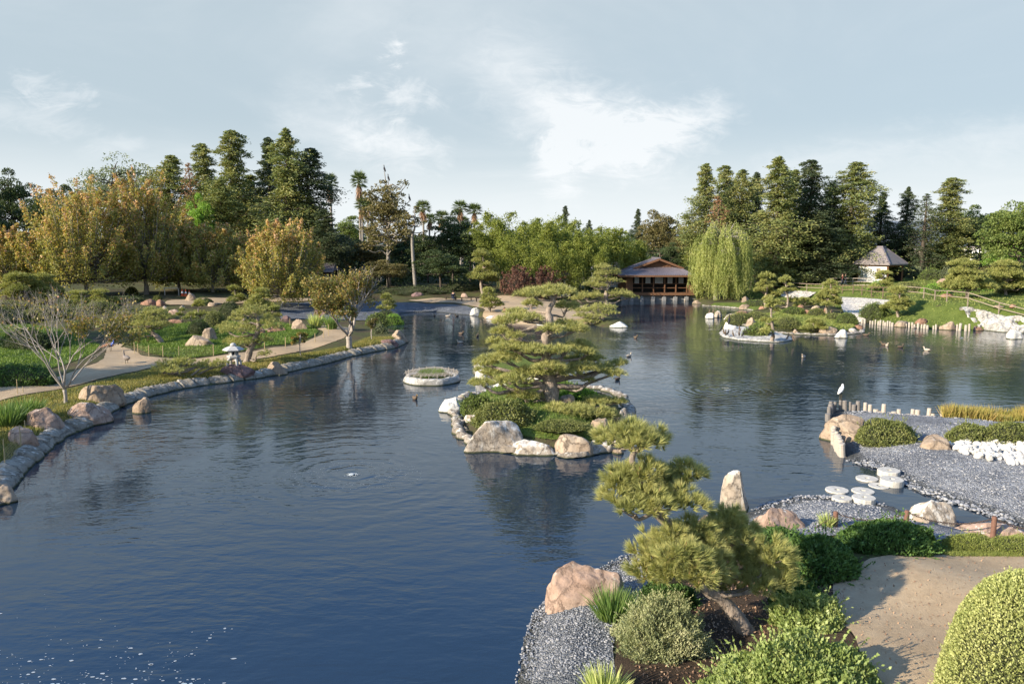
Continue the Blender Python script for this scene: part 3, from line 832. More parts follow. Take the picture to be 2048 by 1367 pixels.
def redwood(h, rad, seed, nbr=150, per=62, sparse=1.0, size=.34, col=0.5):
    rng = np.random.RandomState(seed)
    tr = curve([(0, 0, -.3), (rng.normal() * .15, rng.normal() * .15, h * .4), (rng.normal() * .2, rng.normal() * .2, h * .75), (0, 0, h)], 22)
    T = MB(); T.geo(tube(tr, np.linspace(h * .018, .03, 22), 8))
    C = MB()
    pw = .5 + .35 * rng.rand(); hol = rng.rand(9) * 6.28
    bulge = 1 + .34 * np.sin(np.linspace(0, 1, 12) * (9 + 5 * rng.rand()) + rng.rand() * 6)
    for i in range(nbr):
        t = .05 + .95 * ((i + rng.rand()) / nbr) ** .95
        a = i * 2.4 + rng.rand() * 1.2
        prof = (1 - t) ** pw * (.55 + .45 * min(1, t / .22)) + .035
        L = rad * prof * 1.25 * bulge[int(t * 11.9)] * (.42 + .75 * rng.rand()) * (.55 + .45 * min(1, abs(math.sin((a - hol[int(t * 8.9)]) * .5)) * 2.2))
        z = h * t; c = tr[min(21, int(t * 21))]
        up = .18 + .5 * t
        tip = np.array([c[0] + math.cos(a) * L, c[1] + math.sin(a) * L, z + L * (up - .45)])
        st = np.array([c[0], c[1], z]); mid = (st + tip) / 2 + [0, 0, L * .10]
        br = curve([st, mid, tip], 7)
        T.geo(tube(br, np.linspace(.02 + L * .018, .012, 7), 4, False))
        n = max(6, int(per * sparse * (.35 + L / rad) * (.6 + .8 * rng.rand())))
        u = .25 + .75 * rng.rand(n) ** .7
        q = np.stack([np.interp(u, np.linspace(0, 1, 7), br[:, k]) for k in range(3)], 1)
        sg = .12 + .17 * L
        q += rng.normal(size=(n, 3)) * np.array([sg, sg, sg * .55]) * (1.15 - .5 * u)[:, None]
        q[:, 2] -= np.abs(rng.normal(size=n)) * .12 * L * .6
        out = unit(np.array([math.cos(a), math.sin(a), -.25]))
        C.geo(leaves(rng, q, size, out * 1.1, 1.0, .42))
    # leader
    n = 60
    q = np.c_[rng.normal(size=n) * .22, rng.normal(size=n) * .22, h - rng.rand(n) * h * .07]
    C.geo(leaves(rng, q, size * .8, np.array([0, 0, 1.0]), 1.0, .4))
    return T, C
def fan_tree(h, rx, seed, n_br=120, leaf=.26, per=110, base=.16, spires=1.0):
    """vase-shaped autumn tree: many rising branches that end in spires"""
    rng = np.random.RandomState(seed)
    T = MB(); C = MB()
    tk = np.array([0, 0, h * base])
    T.geo(tube(curve([(0, 0, -.3), (.05, .03, h * base * .5), tk, (0, 0, h * .5)], 12), np.linspace(h * .024, h * .008, 12), 9))
    for i in range(n_br):
        a = i * 2.39996 + rng.rand() * .5
        el = rng.rand() ** 1.15                       # 0 side, 1 top
        th = el * math.pi / 2 * 1.02 - .18
        e = np.array([math.cos(a) * rx * math.cos(th), math.sin(a) * rx * math.cos(th), h * (.42 + .44 * math.sin(th))])
        e *= np.array([1, 1, 1]) * (.55 + .5 * rng.rand()) ** .6
        e[2] = max(e[2] - (h * .16 * rng.rand() if el < .4 else 0), h * .10)
        st = np.array([0, 0, h * (base + .30 * rng.rand() * el)])
        mid = st + (e - st) * .5 + np.array([math.cos(a) * rx * .14, math.sin(a) * rx * .14, -h * .04])
        e2 = e + np.array([math.cos(a) * .30, math.sin(a) * .30, .75]) * h * .17 * spires * (.25 + rng.rand() ** 1.5)
        br = curve([st, mid, e, e2], 10)
        T.geo(tube(br, np.linspace(h * .006, .012, 10), 4, False))
        n = int(per * (.7 + .6 * rng.rand()))
        u = .30 + .70 * rng.rand(n) ** .75
        q = np.stack([np.interp(u, np.linspace(0, 1, 10), br[:, k]) for k in range(3)], 1)
        sg = rx * .075 * (1.5 - 1.25 * u)
        q += rng.normal(size=(n, 3)) * np.c_[sg, sg, sg * 1.1]
        rd = rng.rand(n)
        hue = .55 * u + .35 * q[:, 2] / h + .18 * rng.normal(size=n) + .12 * math.sin(i * 1.7)
        for mi, msk in ((0, hue < .74), (1, (hue >= .74) & (hue < .98)), (2, hue >= .98)):
            if msk.any(): C.geo(leaves(rng, q[msk], leaf, None, 1.0, .6), mi)
    return T, C
def clump_tree(h, rx, rz, seed, clumps=46, per=150, leaf=.34, base=.3, holes=.0, limbs=True, flat=.0, zc=None):
    """broad crown built of leaf clumps on limbs"""
    rng = np.random.RandomState(seed)
    T = MB(); C = MB()
    zc = zc or h - rz
    tr = curve([(0, 0, -.3), (rng.normal() * .2, rng.normal() * .2, h * base), (rng.normal() * .4, rng.normal() * .4, zc), (0, 0, h * .9)], 14)
    T.geo(tube(tr, np.linspace(h * .022, .04, 14), 8))
    for i in range(clumps):
        d = rdir(rng, 1)[0]
        if d[2] < -.55: d[2] *= -.6
        r = (.55 + .5 * rng.rand()) if rng.rand() > .3 else .3 + .4 * rng.rand()
        c = np.array([d[0] * rx * r, d[1] * rx * r, zc + d[2] * rz * r])
        s = rx * (.17 + .15 * rng.rand())
        if limbs:
            g = limb_to(tr, np.full(14, h * .012), c, rng, .05)
            if g: T.geo(g[0])
        n = int(per * (.6 + .8 * rng.rand()))
        dd = rdir(rng, n); dd[:, 2] = np.where(rng.rand(n) < .7, np.abs(dd[:, 2]), dd[:, 2])
        q = c + dd * (s * (.55 + .5 * rng.rand(n) ** .6))[:, None] * np.array([1, 1, .72])
        C.geo(leaves(rng, q, leaf, dd * .5, 1.0, .55, flat))
    return T, C
def bamboo(h, seed, culms=6, spread=.85):
    rng = np.random.RandomState(seed)
    T = MB(); C = MB()
    for i in range(culms):
        a = rng.rand() * 6.28; r = spread * rng.rand() ** .5
        hh = h * (.68 + .34 * rng.rand()); ln = (.10 + .16 * rng.rand()) * hh
        x, y = math.cos(a) * r, math.sin(a) * r
        b2 = a + rng.normal() * .8
        cu = curve([(x, y, -.2), (x + math.cos(b2) * ln * .12, y + math.sin(b2) * ln * .12, hh * .55), (x + math.cos(b2) * ln * .5, y + math.sin(b2) * ln * .5, hh * .9),
                    (x + math.cos(b2) * ln, y + math.sin(b2) * ln, hh * .985)], 16)
        T.geo(tube(cu, np.linspace(.055, .012, 16), 5, False))
        n = 760
        u = .16 + .84 * rng.rand(n) ** .8
        q = np.stack([np.interp(u, np.linspace(0, 1, 16), cu[:, k]) for k in range(3)], 1)
        sg = h * .052 * (.35 + .9 * np.sin(np.clip(u, 0, 1) * math.pi * .93)) * (.7 + .5 * np.sin(u * 30 + i))
        off = rng.normal(size=(n, 3)) * sg[:, None]
        off[:, 2] = off[:, 2] * .55 - .4 * np.abs(off[:, 0] + off[:, 1]) * .6
        C.geo(leaves(rng, q + off, .36, np.array([0, 0, -.5]), 1.0, .34))
    return T, C
def dome_bush(rx, ry, h, n, leaf, seed, lump=.12, lf=2.2, asp=.55, up=.4, hull=True, flat_top=1.0, low=-.05):
    """rounded shrub; lump gives the uneven outline"""
    rng = np.random.RandomState(seed)
    d = rdir(rng, n); d[:, 2] = np.abs(d[:, 2]); d[:, 2] = np.where(rng.rand(n) < .12, d[:, 2] * .2, d[:, 2])
    d = unit(d)
    k = 1 + lump * fbm(d * lf, seed, 3)
    u = 1 - .20 * rng.rand(n) ** 1.6
    p = d * (k * u)[:, None]
    p[:, 2] = np.sign(p[:, 2]) * np.abs(p[:, 2]) ** flat_top + low
    q = p * np.array([rx, ry, h])
    mb = MB()
    ns = max(3, n // 170)          # stray shoots
    k2 = rng.randint(0, n, ns); st = np.repeat(k2, 7); tt = np.tile(np.linspace(0, 1, 7), ns)[:, None]
    sd_ = unit(d[st] + np.repeat(rng.normal(size=(ns, 3)) * .35, 7, 0) + [0, 0, .35])
    mb.geo(leaves(rng, (d * k[:, None] * np.array([rx, ry, h]))[st] + np.array([0, 0, low * h]) + sd_ * tt * leaf * (2.2 if lump < .06 else 3.6), leaf * .9, sd_, .9, asp))
    mb.geo(leaves(rng, q, leaf, d * .7 + np.array([0, 0, up]), .9, asp))
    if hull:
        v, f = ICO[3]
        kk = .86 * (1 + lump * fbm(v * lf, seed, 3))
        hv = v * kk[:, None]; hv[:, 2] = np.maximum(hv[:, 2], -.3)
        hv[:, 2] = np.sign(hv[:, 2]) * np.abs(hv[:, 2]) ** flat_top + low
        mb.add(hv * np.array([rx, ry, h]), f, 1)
    return mb
M['hull'] = plain('shade_core', (.035, .04, .018), .95, .4, 9, .8)  # added dark core; the shrub's inner shade is put into its colour
def bush(px, py, wpx, hpx, label, mat, leaf, n, seed, name='round_shrub', cat='shrub', depth=.8, group=None, lump=.12, base=None, **k):
    """shrub whose foot centre shows at (px,py); sizes in picture units there"""
    b = G(px, py) if base is None else base
    s = dep(b) / FPX
    ry = wpx * s * .5 * depth
    if base is None:
        b = b + np.array([b[0], b[1], 0]) / np.linalg.norm(b[:2]) * ry * .85
        b[2] = hz_(b[0], b[1])
    hh = max(.25, at_y(px, py - hpx, b[1])[2] - b[2])
    mb = dome_bush(wpx * s * .5, ry, hh, n, leaf, seed, lump, **k)
    o = link(name, mb.mesh(name, [mat, M['hull']]), None, b)
    return tag(o, label, cat, group)
def bare_tree(base, h, seed, leafmask, levels=5, n0=5, spread=.62, leaf=.10, nleaf=7, trunk=.16, r0=None):
    rng = np.random.RandomState(seed)
    T = MB(); tips = []
    r0 = r0 or h * .030
    f0 = np.array([0, 0, h * trunk])
    T.geo(tube(curve([(0, 0, -.15), (.03, 0, h * trunk * .5), f0], 7), np.array([1.5, 1.15, 1.05, 1, 1, 1.05, 1.1]) * r0, 9))
    def grow(p, d, L, r, lv):
        q = [p]; dd = d.copy()
        for i in range(4):
            dd = unit(dd + rng.normal(size=3) * .13 + np.array([0, 0, .07]))
            q.append(q[-1] + dd * L / 4)
        q = np.array(q)
        T.geo(tube(q, np.linspace(r, r * .6, 5), 6 if lv > 2 else (4 if lv > 1 else 3), False))
        tips.append((q, lv))
        if lv <= 1: return
        m = 3 if lv > 2 else 4
        for i in range(m):
            t = (.45 + .55 * (i + rng.rand()) / m) if i else 1.0
            p2 = q[min(4, int(round(t * 4)))]
            ax = unit(np.cross(dd, rng.normal(size=3)))
            sp = spread * (.5 + .7 * rng.rand()) * (1 if i else .45)
            grow(p2, unit(dd * math.cos(sp) + ax * math.sin(sp)), L * (.60 + .2 * rng.rand()), r * .55, lv - 1)
    for i in range(n0):
        a = 2 * math.pi * (i + .4 * rng.rand()) / n0; el = .55 + .45 * rng.rand()
        d = unit(np.array([math.cos(a) * (1.05 - el * .5), math.sin(a) * (1.05 - el * .5), el * 1.15]))
        grow(f0, d, h * .30, r0 * .55, levels)
    C = MB(); Q = []
    for q, lv in tips:
        if lv > 2: continue
        for k in range(nleaf):
            p = q[rng.randint(1, 5)] + rng.normal(size=3) * leaf * .8
            if leafmask(p / h, rng): Q.append(p)
    if Q: C.geo(leaves(rng, np.array(Q), leaf, np.array([0, 0, -.4]), 1.0, .6))
    return T, C
def tuft_plant(px, py, hpx, wpx, label, mat, n, seed, name='iris_clump', wd=.022, droop=.5, base=None, cat='grass clump', group=None):
    rng = np.random.RandomState(seed)
    b = G(px, py) if base is None else base
    s = dep(b) / FPX
    hh, r = hpx * s, wpx * s * .5
    a = rng.rand(n) * 6.28; rr = rng.rand(n) ** .5
    Pt = np.c_[np.cos(a) * rr * r * .4, np.sin(a) * rr * r * .4, np.full(n, -.03)]
    d = np.c_[np.cos(a) * rr * r * .75, np.sin(a) * rr * r * .75, np.full(n, hh)] + rng.normal(size=(n, 3)) * hh * .12
    L = hh * (.65 + .55 * rng.rand(n))
    mb = MB(); mb.geo(curved_blades(rng, Pt, d, L, wd, droop * rr))
    o = link(name, mb.mesh(name, mat), None, b)
    return tag(o, label, cat, group)
def palm(h, seed, crown=1.7, skirt=1.0):
    rng = np.random.RandomState(seed)
    T = MB(); C = MB(); S = MB()
    T.geo(tube(curve([(0, 0, -.3), (.15, .1, h * .5), (0, 0, h)], 10), np.linspace(.3, .2, 10), 8))
    for i in range(58):
        a = i * 2.4; el = 1.25 - 1.75 * (i / 58) + rng.normal() * .08
        d = np.array([math.cos(a) * math.cos(el), math.sin(a) * math.cos(el), math.sin(el)])
        hub = np.array([0, 0, h]) + d * crown * .55
        sd = unit(np.cross(d, [0, 0, 1.0]) + 1e-6)
        m = 13; th = np.linspace(-1.25, 1.25, m)[:, None]
        dd = np.cos(th) * d + np.sin(th) * sd + np.array([0, 0, -.12])
        C.geo(blades(rng, np.repeat(hub[None], m, 0), dd, crown * .55 * (.8 + .2 * np.cos(th[:, 0])), .13))
        C.geo(blades(rng, np.array([[0, 0, h]]), d[None], crown * .6, .06))
    for i in range(int(46 * skirt)):
        a = rng.rand() * 6.28; z = h - .2 - rng.rand() * 1.7 * skirt
        m = 5
        d = np.c_[np.full(m, math.cos(a) * .35), np.full(m, math.sin(a) * .35), np.full(m, -1.0)] + rng.normal(size=(m, 3)) * .22
        S.geo(blades(rng, np.repeat(np.array([[math.cos(a) * .2, math.sin(a) * .2, z]]), m, 0), d, crown * .75, .16))
    return T, C, S
def rock_mesh(sx, sy, sz, seed, mat, boxy=2.4, rough=.13, cuts=5, sub=4, top=None, lean=0.0, sink=.35):
    """boulder: half buried, planed faces, chipped"""
    v, f = ICO[sub]
    rng = np.random.RandomState(seed)
    p = v.copy()
    r = (np.abs(p) ** boxy).sum(1) ** (-1 / boxy)
    p = p * r[:, None]
    for i in range(cuts):
        n = rdir(rng, 1)[0]; n[2] = abs(n[2]) * .8 + .1; n = unit(n); c = .62 + .22 * rng.rand()
        dd = p @ n - c
        p = p - np.maximum(dd, 0)[:, None] * n * .88
    p = p * (1 + rough * fbm(p * 1.1, seed, 3)[:, None] * .9)
    p = p + (v * (rough * .28 * fbm(p * 3.6, seed + 3, 4))[:, None])
    lo = -sink
    p[:, 2] = np.where(p[:, 2] < lo, lo + (p[:, 2] - lo) * .25, p[:, 2])
    if top is not None:                # narrow towards the top
        t = np.clip((p[:, 2] + .2) / 1.2, 0, 1); p[:, :2] *= (1 - top * t)[:, None]
    zt = p[:, 2].max()
    p[:, 2] /= zt
    p[:, 0] += lean * p[:, 2]
    p = p * np.array([sx, sy, sz])
    mb = MB(); mb.add(p, f)
    return mb.mesh('boulder', mat, True)
def rock(px, py, wpx, hpx, label, mat, seed, depth=.75, boxy=2.4, name='boulder', water=False, rz=0.0, **k):
    """boulder whose lowest visible edge is about (px,py)"""
    b = P(px, py) if water else G(px, py)
    s = dep(b) / FPX
    sx = wpx * s * .5; sy = sx * depth
    c = b + np.array([b[0], b[1], 0]) / np.linalg.norm(b[:2]) * sy * .75
    c[2] = (0.0 if water else hz_(c[0], c[1])) - .02
    hh = at_y(px, py - hpx, c[1])[2] - c[2]
    o = link(name, rock_mesh(sx, sy, max(.12, hh), seed, M[mat], boxy, **k), None, c)
    o.rotation_euler.z = rz
    return tag(o, label, 'boulder')
def ridge_tube(path, rad, k=10):     # one continuous body along a spine
    return tube(np.array(path, float), np.array(rad, float), k)

# ================================================================== far trees
def far(px, D, top=None):
    q = at_y(px, 480, D); z = hz_(q[0], D)
    b = np.array([q[0], D, z])
    return (b, at_y(px, top, D)[2] - z) if top is not None else b
def proto(T, C, bark, leafm, crown='crown', trunk='trunk'):
    return {trunk: T.mesh(trunk, M[bark], True), crown: C.mesh(crown, leafm)}
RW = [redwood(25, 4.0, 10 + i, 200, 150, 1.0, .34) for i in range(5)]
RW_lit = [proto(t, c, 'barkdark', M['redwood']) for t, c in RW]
RW_shaded = [{'trunk': p['trunk'], 'crown': RW[i][1].mesh('crown', M['redwood_dark'])} for i, p in enumerate(RW_lit)]
t_, c_ = redwood(25, 4.0, 31, 120, 60, .8, .38); RW_thin = proto(t_, c_, 'barkdark', M['redwood_dark'])
t_, c_ = redwood(25, 4.0, 33, 120, 40, .8, .36); RW_bronze = proto(t_, c_, 'barkdark', M['bronze'])
def conifer(px, top, hw, D, p, label, rz, group='tall redwoods behind the pond'):
    b, h = far(px, D, top)
    r = hw * 1.5 * D / FPX
    spawn(p, 'redwood_tree', label, 'conifer tree', b, rz, (r / 4.0, r / 4.0, h / 25.0), group)
L, K = RW_lit, RW_shaded
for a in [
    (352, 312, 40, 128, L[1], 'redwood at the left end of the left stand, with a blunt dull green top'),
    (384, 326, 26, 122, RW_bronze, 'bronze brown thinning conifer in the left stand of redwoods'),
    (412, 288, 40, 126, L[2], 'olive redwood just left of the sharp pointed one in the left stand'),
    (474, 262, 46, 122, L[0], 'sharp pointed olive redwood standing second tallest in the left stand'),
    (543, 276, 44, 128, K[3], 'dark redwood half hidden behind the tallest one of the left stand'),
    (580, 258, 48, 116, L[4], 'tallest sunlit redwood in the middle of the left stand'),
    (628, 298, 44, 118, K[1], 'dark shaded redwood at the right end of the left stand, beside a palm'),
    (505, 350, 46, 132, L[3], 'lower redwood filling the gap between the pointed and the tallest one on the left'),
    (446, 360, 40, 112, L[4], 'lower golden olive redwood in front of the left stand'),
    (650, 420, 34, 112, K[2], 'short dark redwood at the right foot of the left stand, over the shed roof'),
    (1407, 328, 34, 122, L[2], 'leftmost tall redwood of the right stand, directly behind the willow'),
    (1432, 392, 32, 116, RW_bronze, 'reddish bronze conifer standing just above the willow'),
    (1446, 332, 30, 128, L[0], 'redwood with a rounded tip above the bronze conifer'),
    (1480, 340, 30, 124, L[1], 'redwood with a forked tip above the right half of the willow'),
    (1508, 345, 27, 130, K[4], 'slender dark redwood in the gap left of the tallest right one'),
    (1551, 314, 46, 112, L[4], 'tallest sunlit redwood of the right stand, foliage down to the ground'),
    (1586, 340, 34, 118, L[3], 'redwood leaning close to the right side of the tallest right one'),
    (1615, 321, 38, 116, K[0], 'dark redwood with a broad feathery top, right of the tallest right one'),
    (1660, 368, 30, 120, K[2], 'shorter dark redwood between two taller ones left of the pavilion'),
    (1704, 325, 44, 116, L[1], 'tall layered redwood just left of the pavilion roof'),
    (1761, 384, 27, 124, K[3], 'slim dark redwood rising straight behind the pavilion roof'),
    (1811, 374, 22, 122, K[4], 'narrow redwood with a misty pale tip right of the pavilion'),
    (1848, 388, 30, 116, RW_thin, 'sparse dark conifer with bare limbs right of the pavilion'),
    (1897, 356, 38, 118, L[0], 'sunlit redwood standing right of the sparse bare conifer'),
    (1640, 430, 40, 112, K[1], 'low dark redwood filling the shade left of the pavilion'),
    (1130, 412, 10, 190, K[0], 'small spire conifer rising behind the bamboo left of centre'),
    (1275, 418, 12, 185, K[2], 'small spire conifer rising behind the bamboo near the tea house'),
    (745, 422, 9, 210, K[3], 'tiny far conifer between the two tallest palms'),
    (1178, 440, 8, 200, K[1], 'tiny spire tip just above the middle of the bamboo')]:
    conifer(*a, rz=random.Random(a[0]).random() * 6.28)

CT = [clump_tree(15, 6, 6, 40 + i, 64, 190, .40) for i in range(3)]
def cproto(i, m, bark='barkdark'): return proto(CT[i][0], CT[i][1], bark, M[m])
CP = {(i, m): cproto(i, m) for i, m in ((0, 'leaf_dark'), (1, 'leaf_dark'), (2, 'leaf_dark'), (0, 'leaf_mid'), (1, 'leaf_mid'), (2, 'leaf_olive'), (0, 'leaf_olive'), (1, 'leaf_bright'), (2, 'leaf_mid'))}
def broad(px, top, hw, D, key, label, name='broadleaf_tree', group='broadleaf trees in the background', base=None):
    b, h = far(px, D, top) if base is None else (base, 0)
    r = hw * D / FPX
    spawn(CP[key], name, label, 'tree', b, random.Random(px * 7).random() * 6.28, (r / 6.0, r / 6.0, h / 15.0), group)
for a in [
    (25, 350, 48, 150, (1, 'leaf_dark'), 'dark stone pine with a rounded top at the left edge of the photo'),
    (-40, 380, 60, 140, (0, 'leaf_dark'), 'dark evergreen cut by the left edge of the photo'),
    (95, 384, 50, 145, (2, 'leaf_dark'), 'dark rounded evergreen behind the leftmost orange trees'),
    (140, 372, 40, 150, (0, 'leaf_dark'), 'dark domed evergreen behind the top of the big orange tree'),
    (405, 398, 32, 110, (1, 'leaf_bright'), 'bright green leafy tree among the left autumn trees'),
    (330, 430, 60, 130, (0, 'leaf_olive'), 'olive tree in shade behind the orange trees'),
    (455, 440, 55, 118, (2, 'leaf_olive'), 'olive golden tree in front of the pointed redwood'),
    (700, 432, 42, 175, (0, 'leaf_mid'), 'pale green rounded tree far off below the two tall palms'),
    (690, 470, 50, 125, (2, 'leaf_dark'), 'dark tree in shade right of the left redwoods'),
    (735, 480, 46, 118, (2, 'leaf_olive'), 'golden olive tree in half shade above the forked bare tree'),
    (805, 470, 50, 128, (1, 'leaf_dark'), 'dark tree below the cormorant tree, right half'),
    (855, 470, 42, 122, (0, 'leaf_dark'), 'dark tree behind the bare white trunk'),
    (905, 430, 44, 118, (1, 'leaf_dark'), 'tall dark tree left of the bamboo, in full shade'),
    (940, 450, 44, 116, (2, 'leaf_dark'), 'dark tree touching the left edge of the bamboo'),
    (880, 500, 50, 106, (0, 'leaf_dark'), 'low dark tree standing over the shaded lawn'),
    (775, 520, 50, 108, (0, 'leaf_olive'), 'low olive tree behind the gravel beach'),
    (1320, 424, 44, 145, (2, 'leaf_olive'), 'autumn tinted round tree behind the tea house ridge'),
    (1376, 455, 40, 140, (0, 'leaf_olive'), 'olive tree filling the gap left of the willow'),
    (1400, 480, 36, 124, (1, 'leaf_mid'), 'green tree close behind the left side of the willow'),
    (1345, 490, 34, 126, (1, 'leaf_dark'), 'small dark tree right behind the tea house roof'),
    (1790, 470, 30, 128, (0, 'leaf_mid'), 'small green tree behind the right slope of the pavilion roof'),
    (1938, 418, 44, 124, (1, 'leaf_mid'), 'rounded tree right of the sunlit redwood on the right'),
    (1962, 436, 36, 118, (2, 'leaf_dark'), 'dark tree with a sloping right side near the white house'),
    (2012, 488, 38, 108, (1, 'leaf_bright'), 'bright bush-like tree in front of the pine at the right edge'),
    (1985, 500, 40, 130, (0, 'leaf_mid'), 'low tree behind the white house at the right'),
    (1000, 480, 50, 150, (0, 'leaf_mid'), 'green tree seen through gaps in the bamboo, left part'),
    (1200, 470, 60, 150, (1, 'leaf_mid'), 'green tree behind the right part of the bamboo'),
    (620, 480, 50, 130, (1, 'leaf_dark'), 'dark tree in shade behind the rightmost orange tree'),
    (560, 500, 60, 128, (0, 'leaf_dark'), 'dark tree hidden behind the rightmost orange tree'),
    (260, 470, 70, 135, (1, 'leaf_dark'), 'dark tree hidden behind the second orange tree'),
    (1590, 500, 50, 122, (1, 'leaf_dark'), 'dark undergrowth tree below the tallest right redwood'),
    (1690, 490, 46, 124, (0, 'leaf_dark'), 'dark undergrowth tree left of the pavilion wall'),
    (1470, 470, 50, 130, (2, 'leaf_dark'), 'dark undergrowth tree behind the willow'),
    (1890, 490, 44, 122, (2, 'leaf_dark'), 'dark undergrowth tree right of the pavilion')]:
    broad(*a)
# one long belt of trees that closes the view between the trunks
def belt():
    rng = np.random.RandomState(5); C = MB()
    for i in range(150):
        px = -200 + 2450 * (i + rng.rand()) / 150; D = 150 + 60 * rng.rand()
        b = far(px, D); hh = 7 + 4.5 * rng.rand()
        if 660 < px < 980 or 1750 < px < 2000: hh *= .75
        n = 420
        d = rdir(rng, n); d[:, 2] = np.abs(d[:, 2])
        q = b + d * np.array([4.5, 3, hh]) * (.7 + .35 * rng.rand(n))[:, None]
        C.geo(leaves(rng, q, .8, d * .5, 1, .6))
    tag(link('distant_trees', C.mesh('distant_trees', M['leaf_dark'])), 'belt of distant dark trees closing the view behind the garden', 'trees', None, 'stuff')
belt()
# understorey shrubs that read as one dark mass below the trees
def under():
    rng = np.random.RandomState(15); C = MB()
    for i in range(130):
        px = rng.choice([rng.uniform(-100, 980), rng.uniform(1490, 1720), rng.uniform(1800, 2000)], p=[.6, .25, .15]); D = rng.uniform(116, 145)
        b = far(px, D); hh = rng.uniform(1.5, 4)
        n = 260; d = rdir(rng, n); d[:, 2] = np.abs(d[:, 2])
        q = b + d * np.array([2.8, 2.2, hh]) * (.75 + .3 * rng.rand(n))[:, None]
        C.geo(leaves(rng, q, .5, d * .5, 1, .6))
    tag(link('undergrowth', C.mesh('undergrowth', M['leaf_dark'])), 'dark undergrowth below the trees round the pond', 'undergrowth', None, 'stuff')
under()

# loose grey-green trees, cormorant tree, bare white trunk
def unique_clump(px, top, hw, D, label, seed, mat, bark, name='broadleaf_tree', **k):
    b, h = far(px, D, top)
    T, C = clump_tree(h, hw * D / FPX, h * k.pop('rzf', .36), seed, **k)
    spawn(proto(T, C, bark, M[mat]), name, label, 'tree', b, 0, 1.0)
    return b, h
unique_clump(232, 312, 92, 128, 'tall loose grey green tree with feathery open crown behind the orange trees', 61, 'leaf_grey', 'barkdark', clumps=58, per=130, leaf=.36, base=.35)
cb, ch = unique_clump(776, 352, 52, 112, 'ragged open tree with a bare top where cormorants perch', 62, 'leaf_olive', 'barkgrey', name='cormorant_tree', clumps=110, per=70, leaf=.34, base=.3, rzf=.44)
unique_clump(830, 398, 26, 106, 'pale bare trunk with few leafy limbs at the back of the beach', 63, 'leaf_olive', 'barkgrey', clumps=26, per=40, leaf=.3, base=.55, rzf=.30)
unique_clump(2040, 400, 74, 98, 'big soft green pine cut by the right edge of the photo', 64, 'leaf_mid', 'barkdark', name='pine_tree', clumps=110, per=170, leaf=.30, base=.2, rzf=.46)

# autumn trees
for i, (px, py, top, hw, D, lab) in enumerate([
    (12, 590, 440, 62, 88, 'red and green autumn tree cut by the left edge of the photo'),
    (165, 600, 345, 104, 90, 'widest orange autumn tree with branches reaching to the left'),
    (286, 590, 342, 72, 94, 'tall orange autumn tree with a bare straight trunk below its crown'),
    (352, 592, 408, 66, 100, 'golden autumn tree partly behind the one with the straight trunk'),
    (420, 592, 430, 70, 97, 'golden green fan shaped autumn tree above the traffic cones'),
    (505, 596, 452, 46, 102, 'yellow green autumn tree squeezed left of the dark purple-brown one'),
    (562, 607, 432, 80, 86, 'rightmost autumn tree with upright pink-gold spires and a shaded lower half')]):
    b, h = far(px, D, top)
    T, C = fan_tree(h * (.94 if i % 2 else 1.0), hw * D / FPX, 70 + i, 150 + 22 * (i % 4), .26 if D > 87 else .24, (190, 230, 170)[i % 3], base=.13, spires=(1.0, 1.5, 1.3, .8, .6, 1.2, 1.0)[i])
    spawn({'trunk': T.mesh('trunk', M['barkgrey'], True), 'crown': C.mesh('crown', [M['aut_green'], M['aut_gold'], M['aut_red']])}, 'autumn_tree', lab, 'tree', b, 0, 1.0, 'autumn trees on the left')
# dry dark shrubs in front of the bamboo
for px, lab in ((1036, 'dark red-brown dry shrub, the left one in front of the bamboo'), (1088, 'dark red-brown dry shrub, the right one in front of the bamboo')):
    b, h = far(px, 102, 524)
    T, C = fan_tree(h, 36 * 102 / FPX, px, 90, .2, 60, .05, .3)
    spawn({'trunk': T.mesh('trunk', M['barkdark'], True), 'crown': C.mesh('crown', [M['brown_bush']] * 3)}, 'dry_shrub', lab, 'shrub', b, 0, 1.0, 'dry shrubs by the bamboo')

# bamboo
BB = []
for i in range(6):
    T, C = bamboo(12, 80 + i); BB.append({'culms': T.mesh('culms', M['culm'], True), 'foliage': C.mesh('foliage', M['bamboo'])})
bam = [(985, 428, 112), (1003, 424, 116), (1022, 436, 110), (1036, 430, 120), (1055, 424, 114), (1072, 440, 108), (1094, 430, 116), (1112, 446, 108), (1128, 438, 118),
       (1148, 446, 112), (1163, 454, 108), (1180, 452, 114), (1197, 458, 109), (1212, 456, 117), (1233, 456, 116), (1262, 470, 121), (1292, 476, 123), (968, 455, 110), (1010, 470, 106), (1060, 478, 104), (1105, 480, 103), (1150, 488, 104), (1192, 490, 106), (1245, 490, 119), (1385, 500, 122)]
ordn = ['first', 'second', 'third', 'fourth', 'fifth', 'sixth', 'seventh', 'eighth', 'ninth', 'tenth', 'eleventh', 'twelfth', 'thirteenth', 'fourteenth', 'fifteenth', 'sixteenth', 'seventeenth']
order = sorted(range(len(bam)), key=lambda i: bam[i][0])
tall = [i for i in order if i < 17]; lowb = [i for i in order if 17 <= i < 24]
for i, (px, top, D) in enumerate(bam):
    b, h = far(px, D, top)
    if i in tall: lab = 'tall plume of the bamboo grove, %s from the left' % ordn[tall.index(i)]
    elif i in lowb: lab = 'lower bamboo clump at the front of the grove, %s from the left' % ordn[lowb.index(i)]
    else: lab = 'lone bamboo clump between the tea house and the willow'
    s = h / 12.0
    spawn(BB[i % 6], 'bamboo_clump', lab, 'bamboo', b, i * 1.7, (s * 1.05, s * 1.05, s), 'bamboo grove behind the plaza')

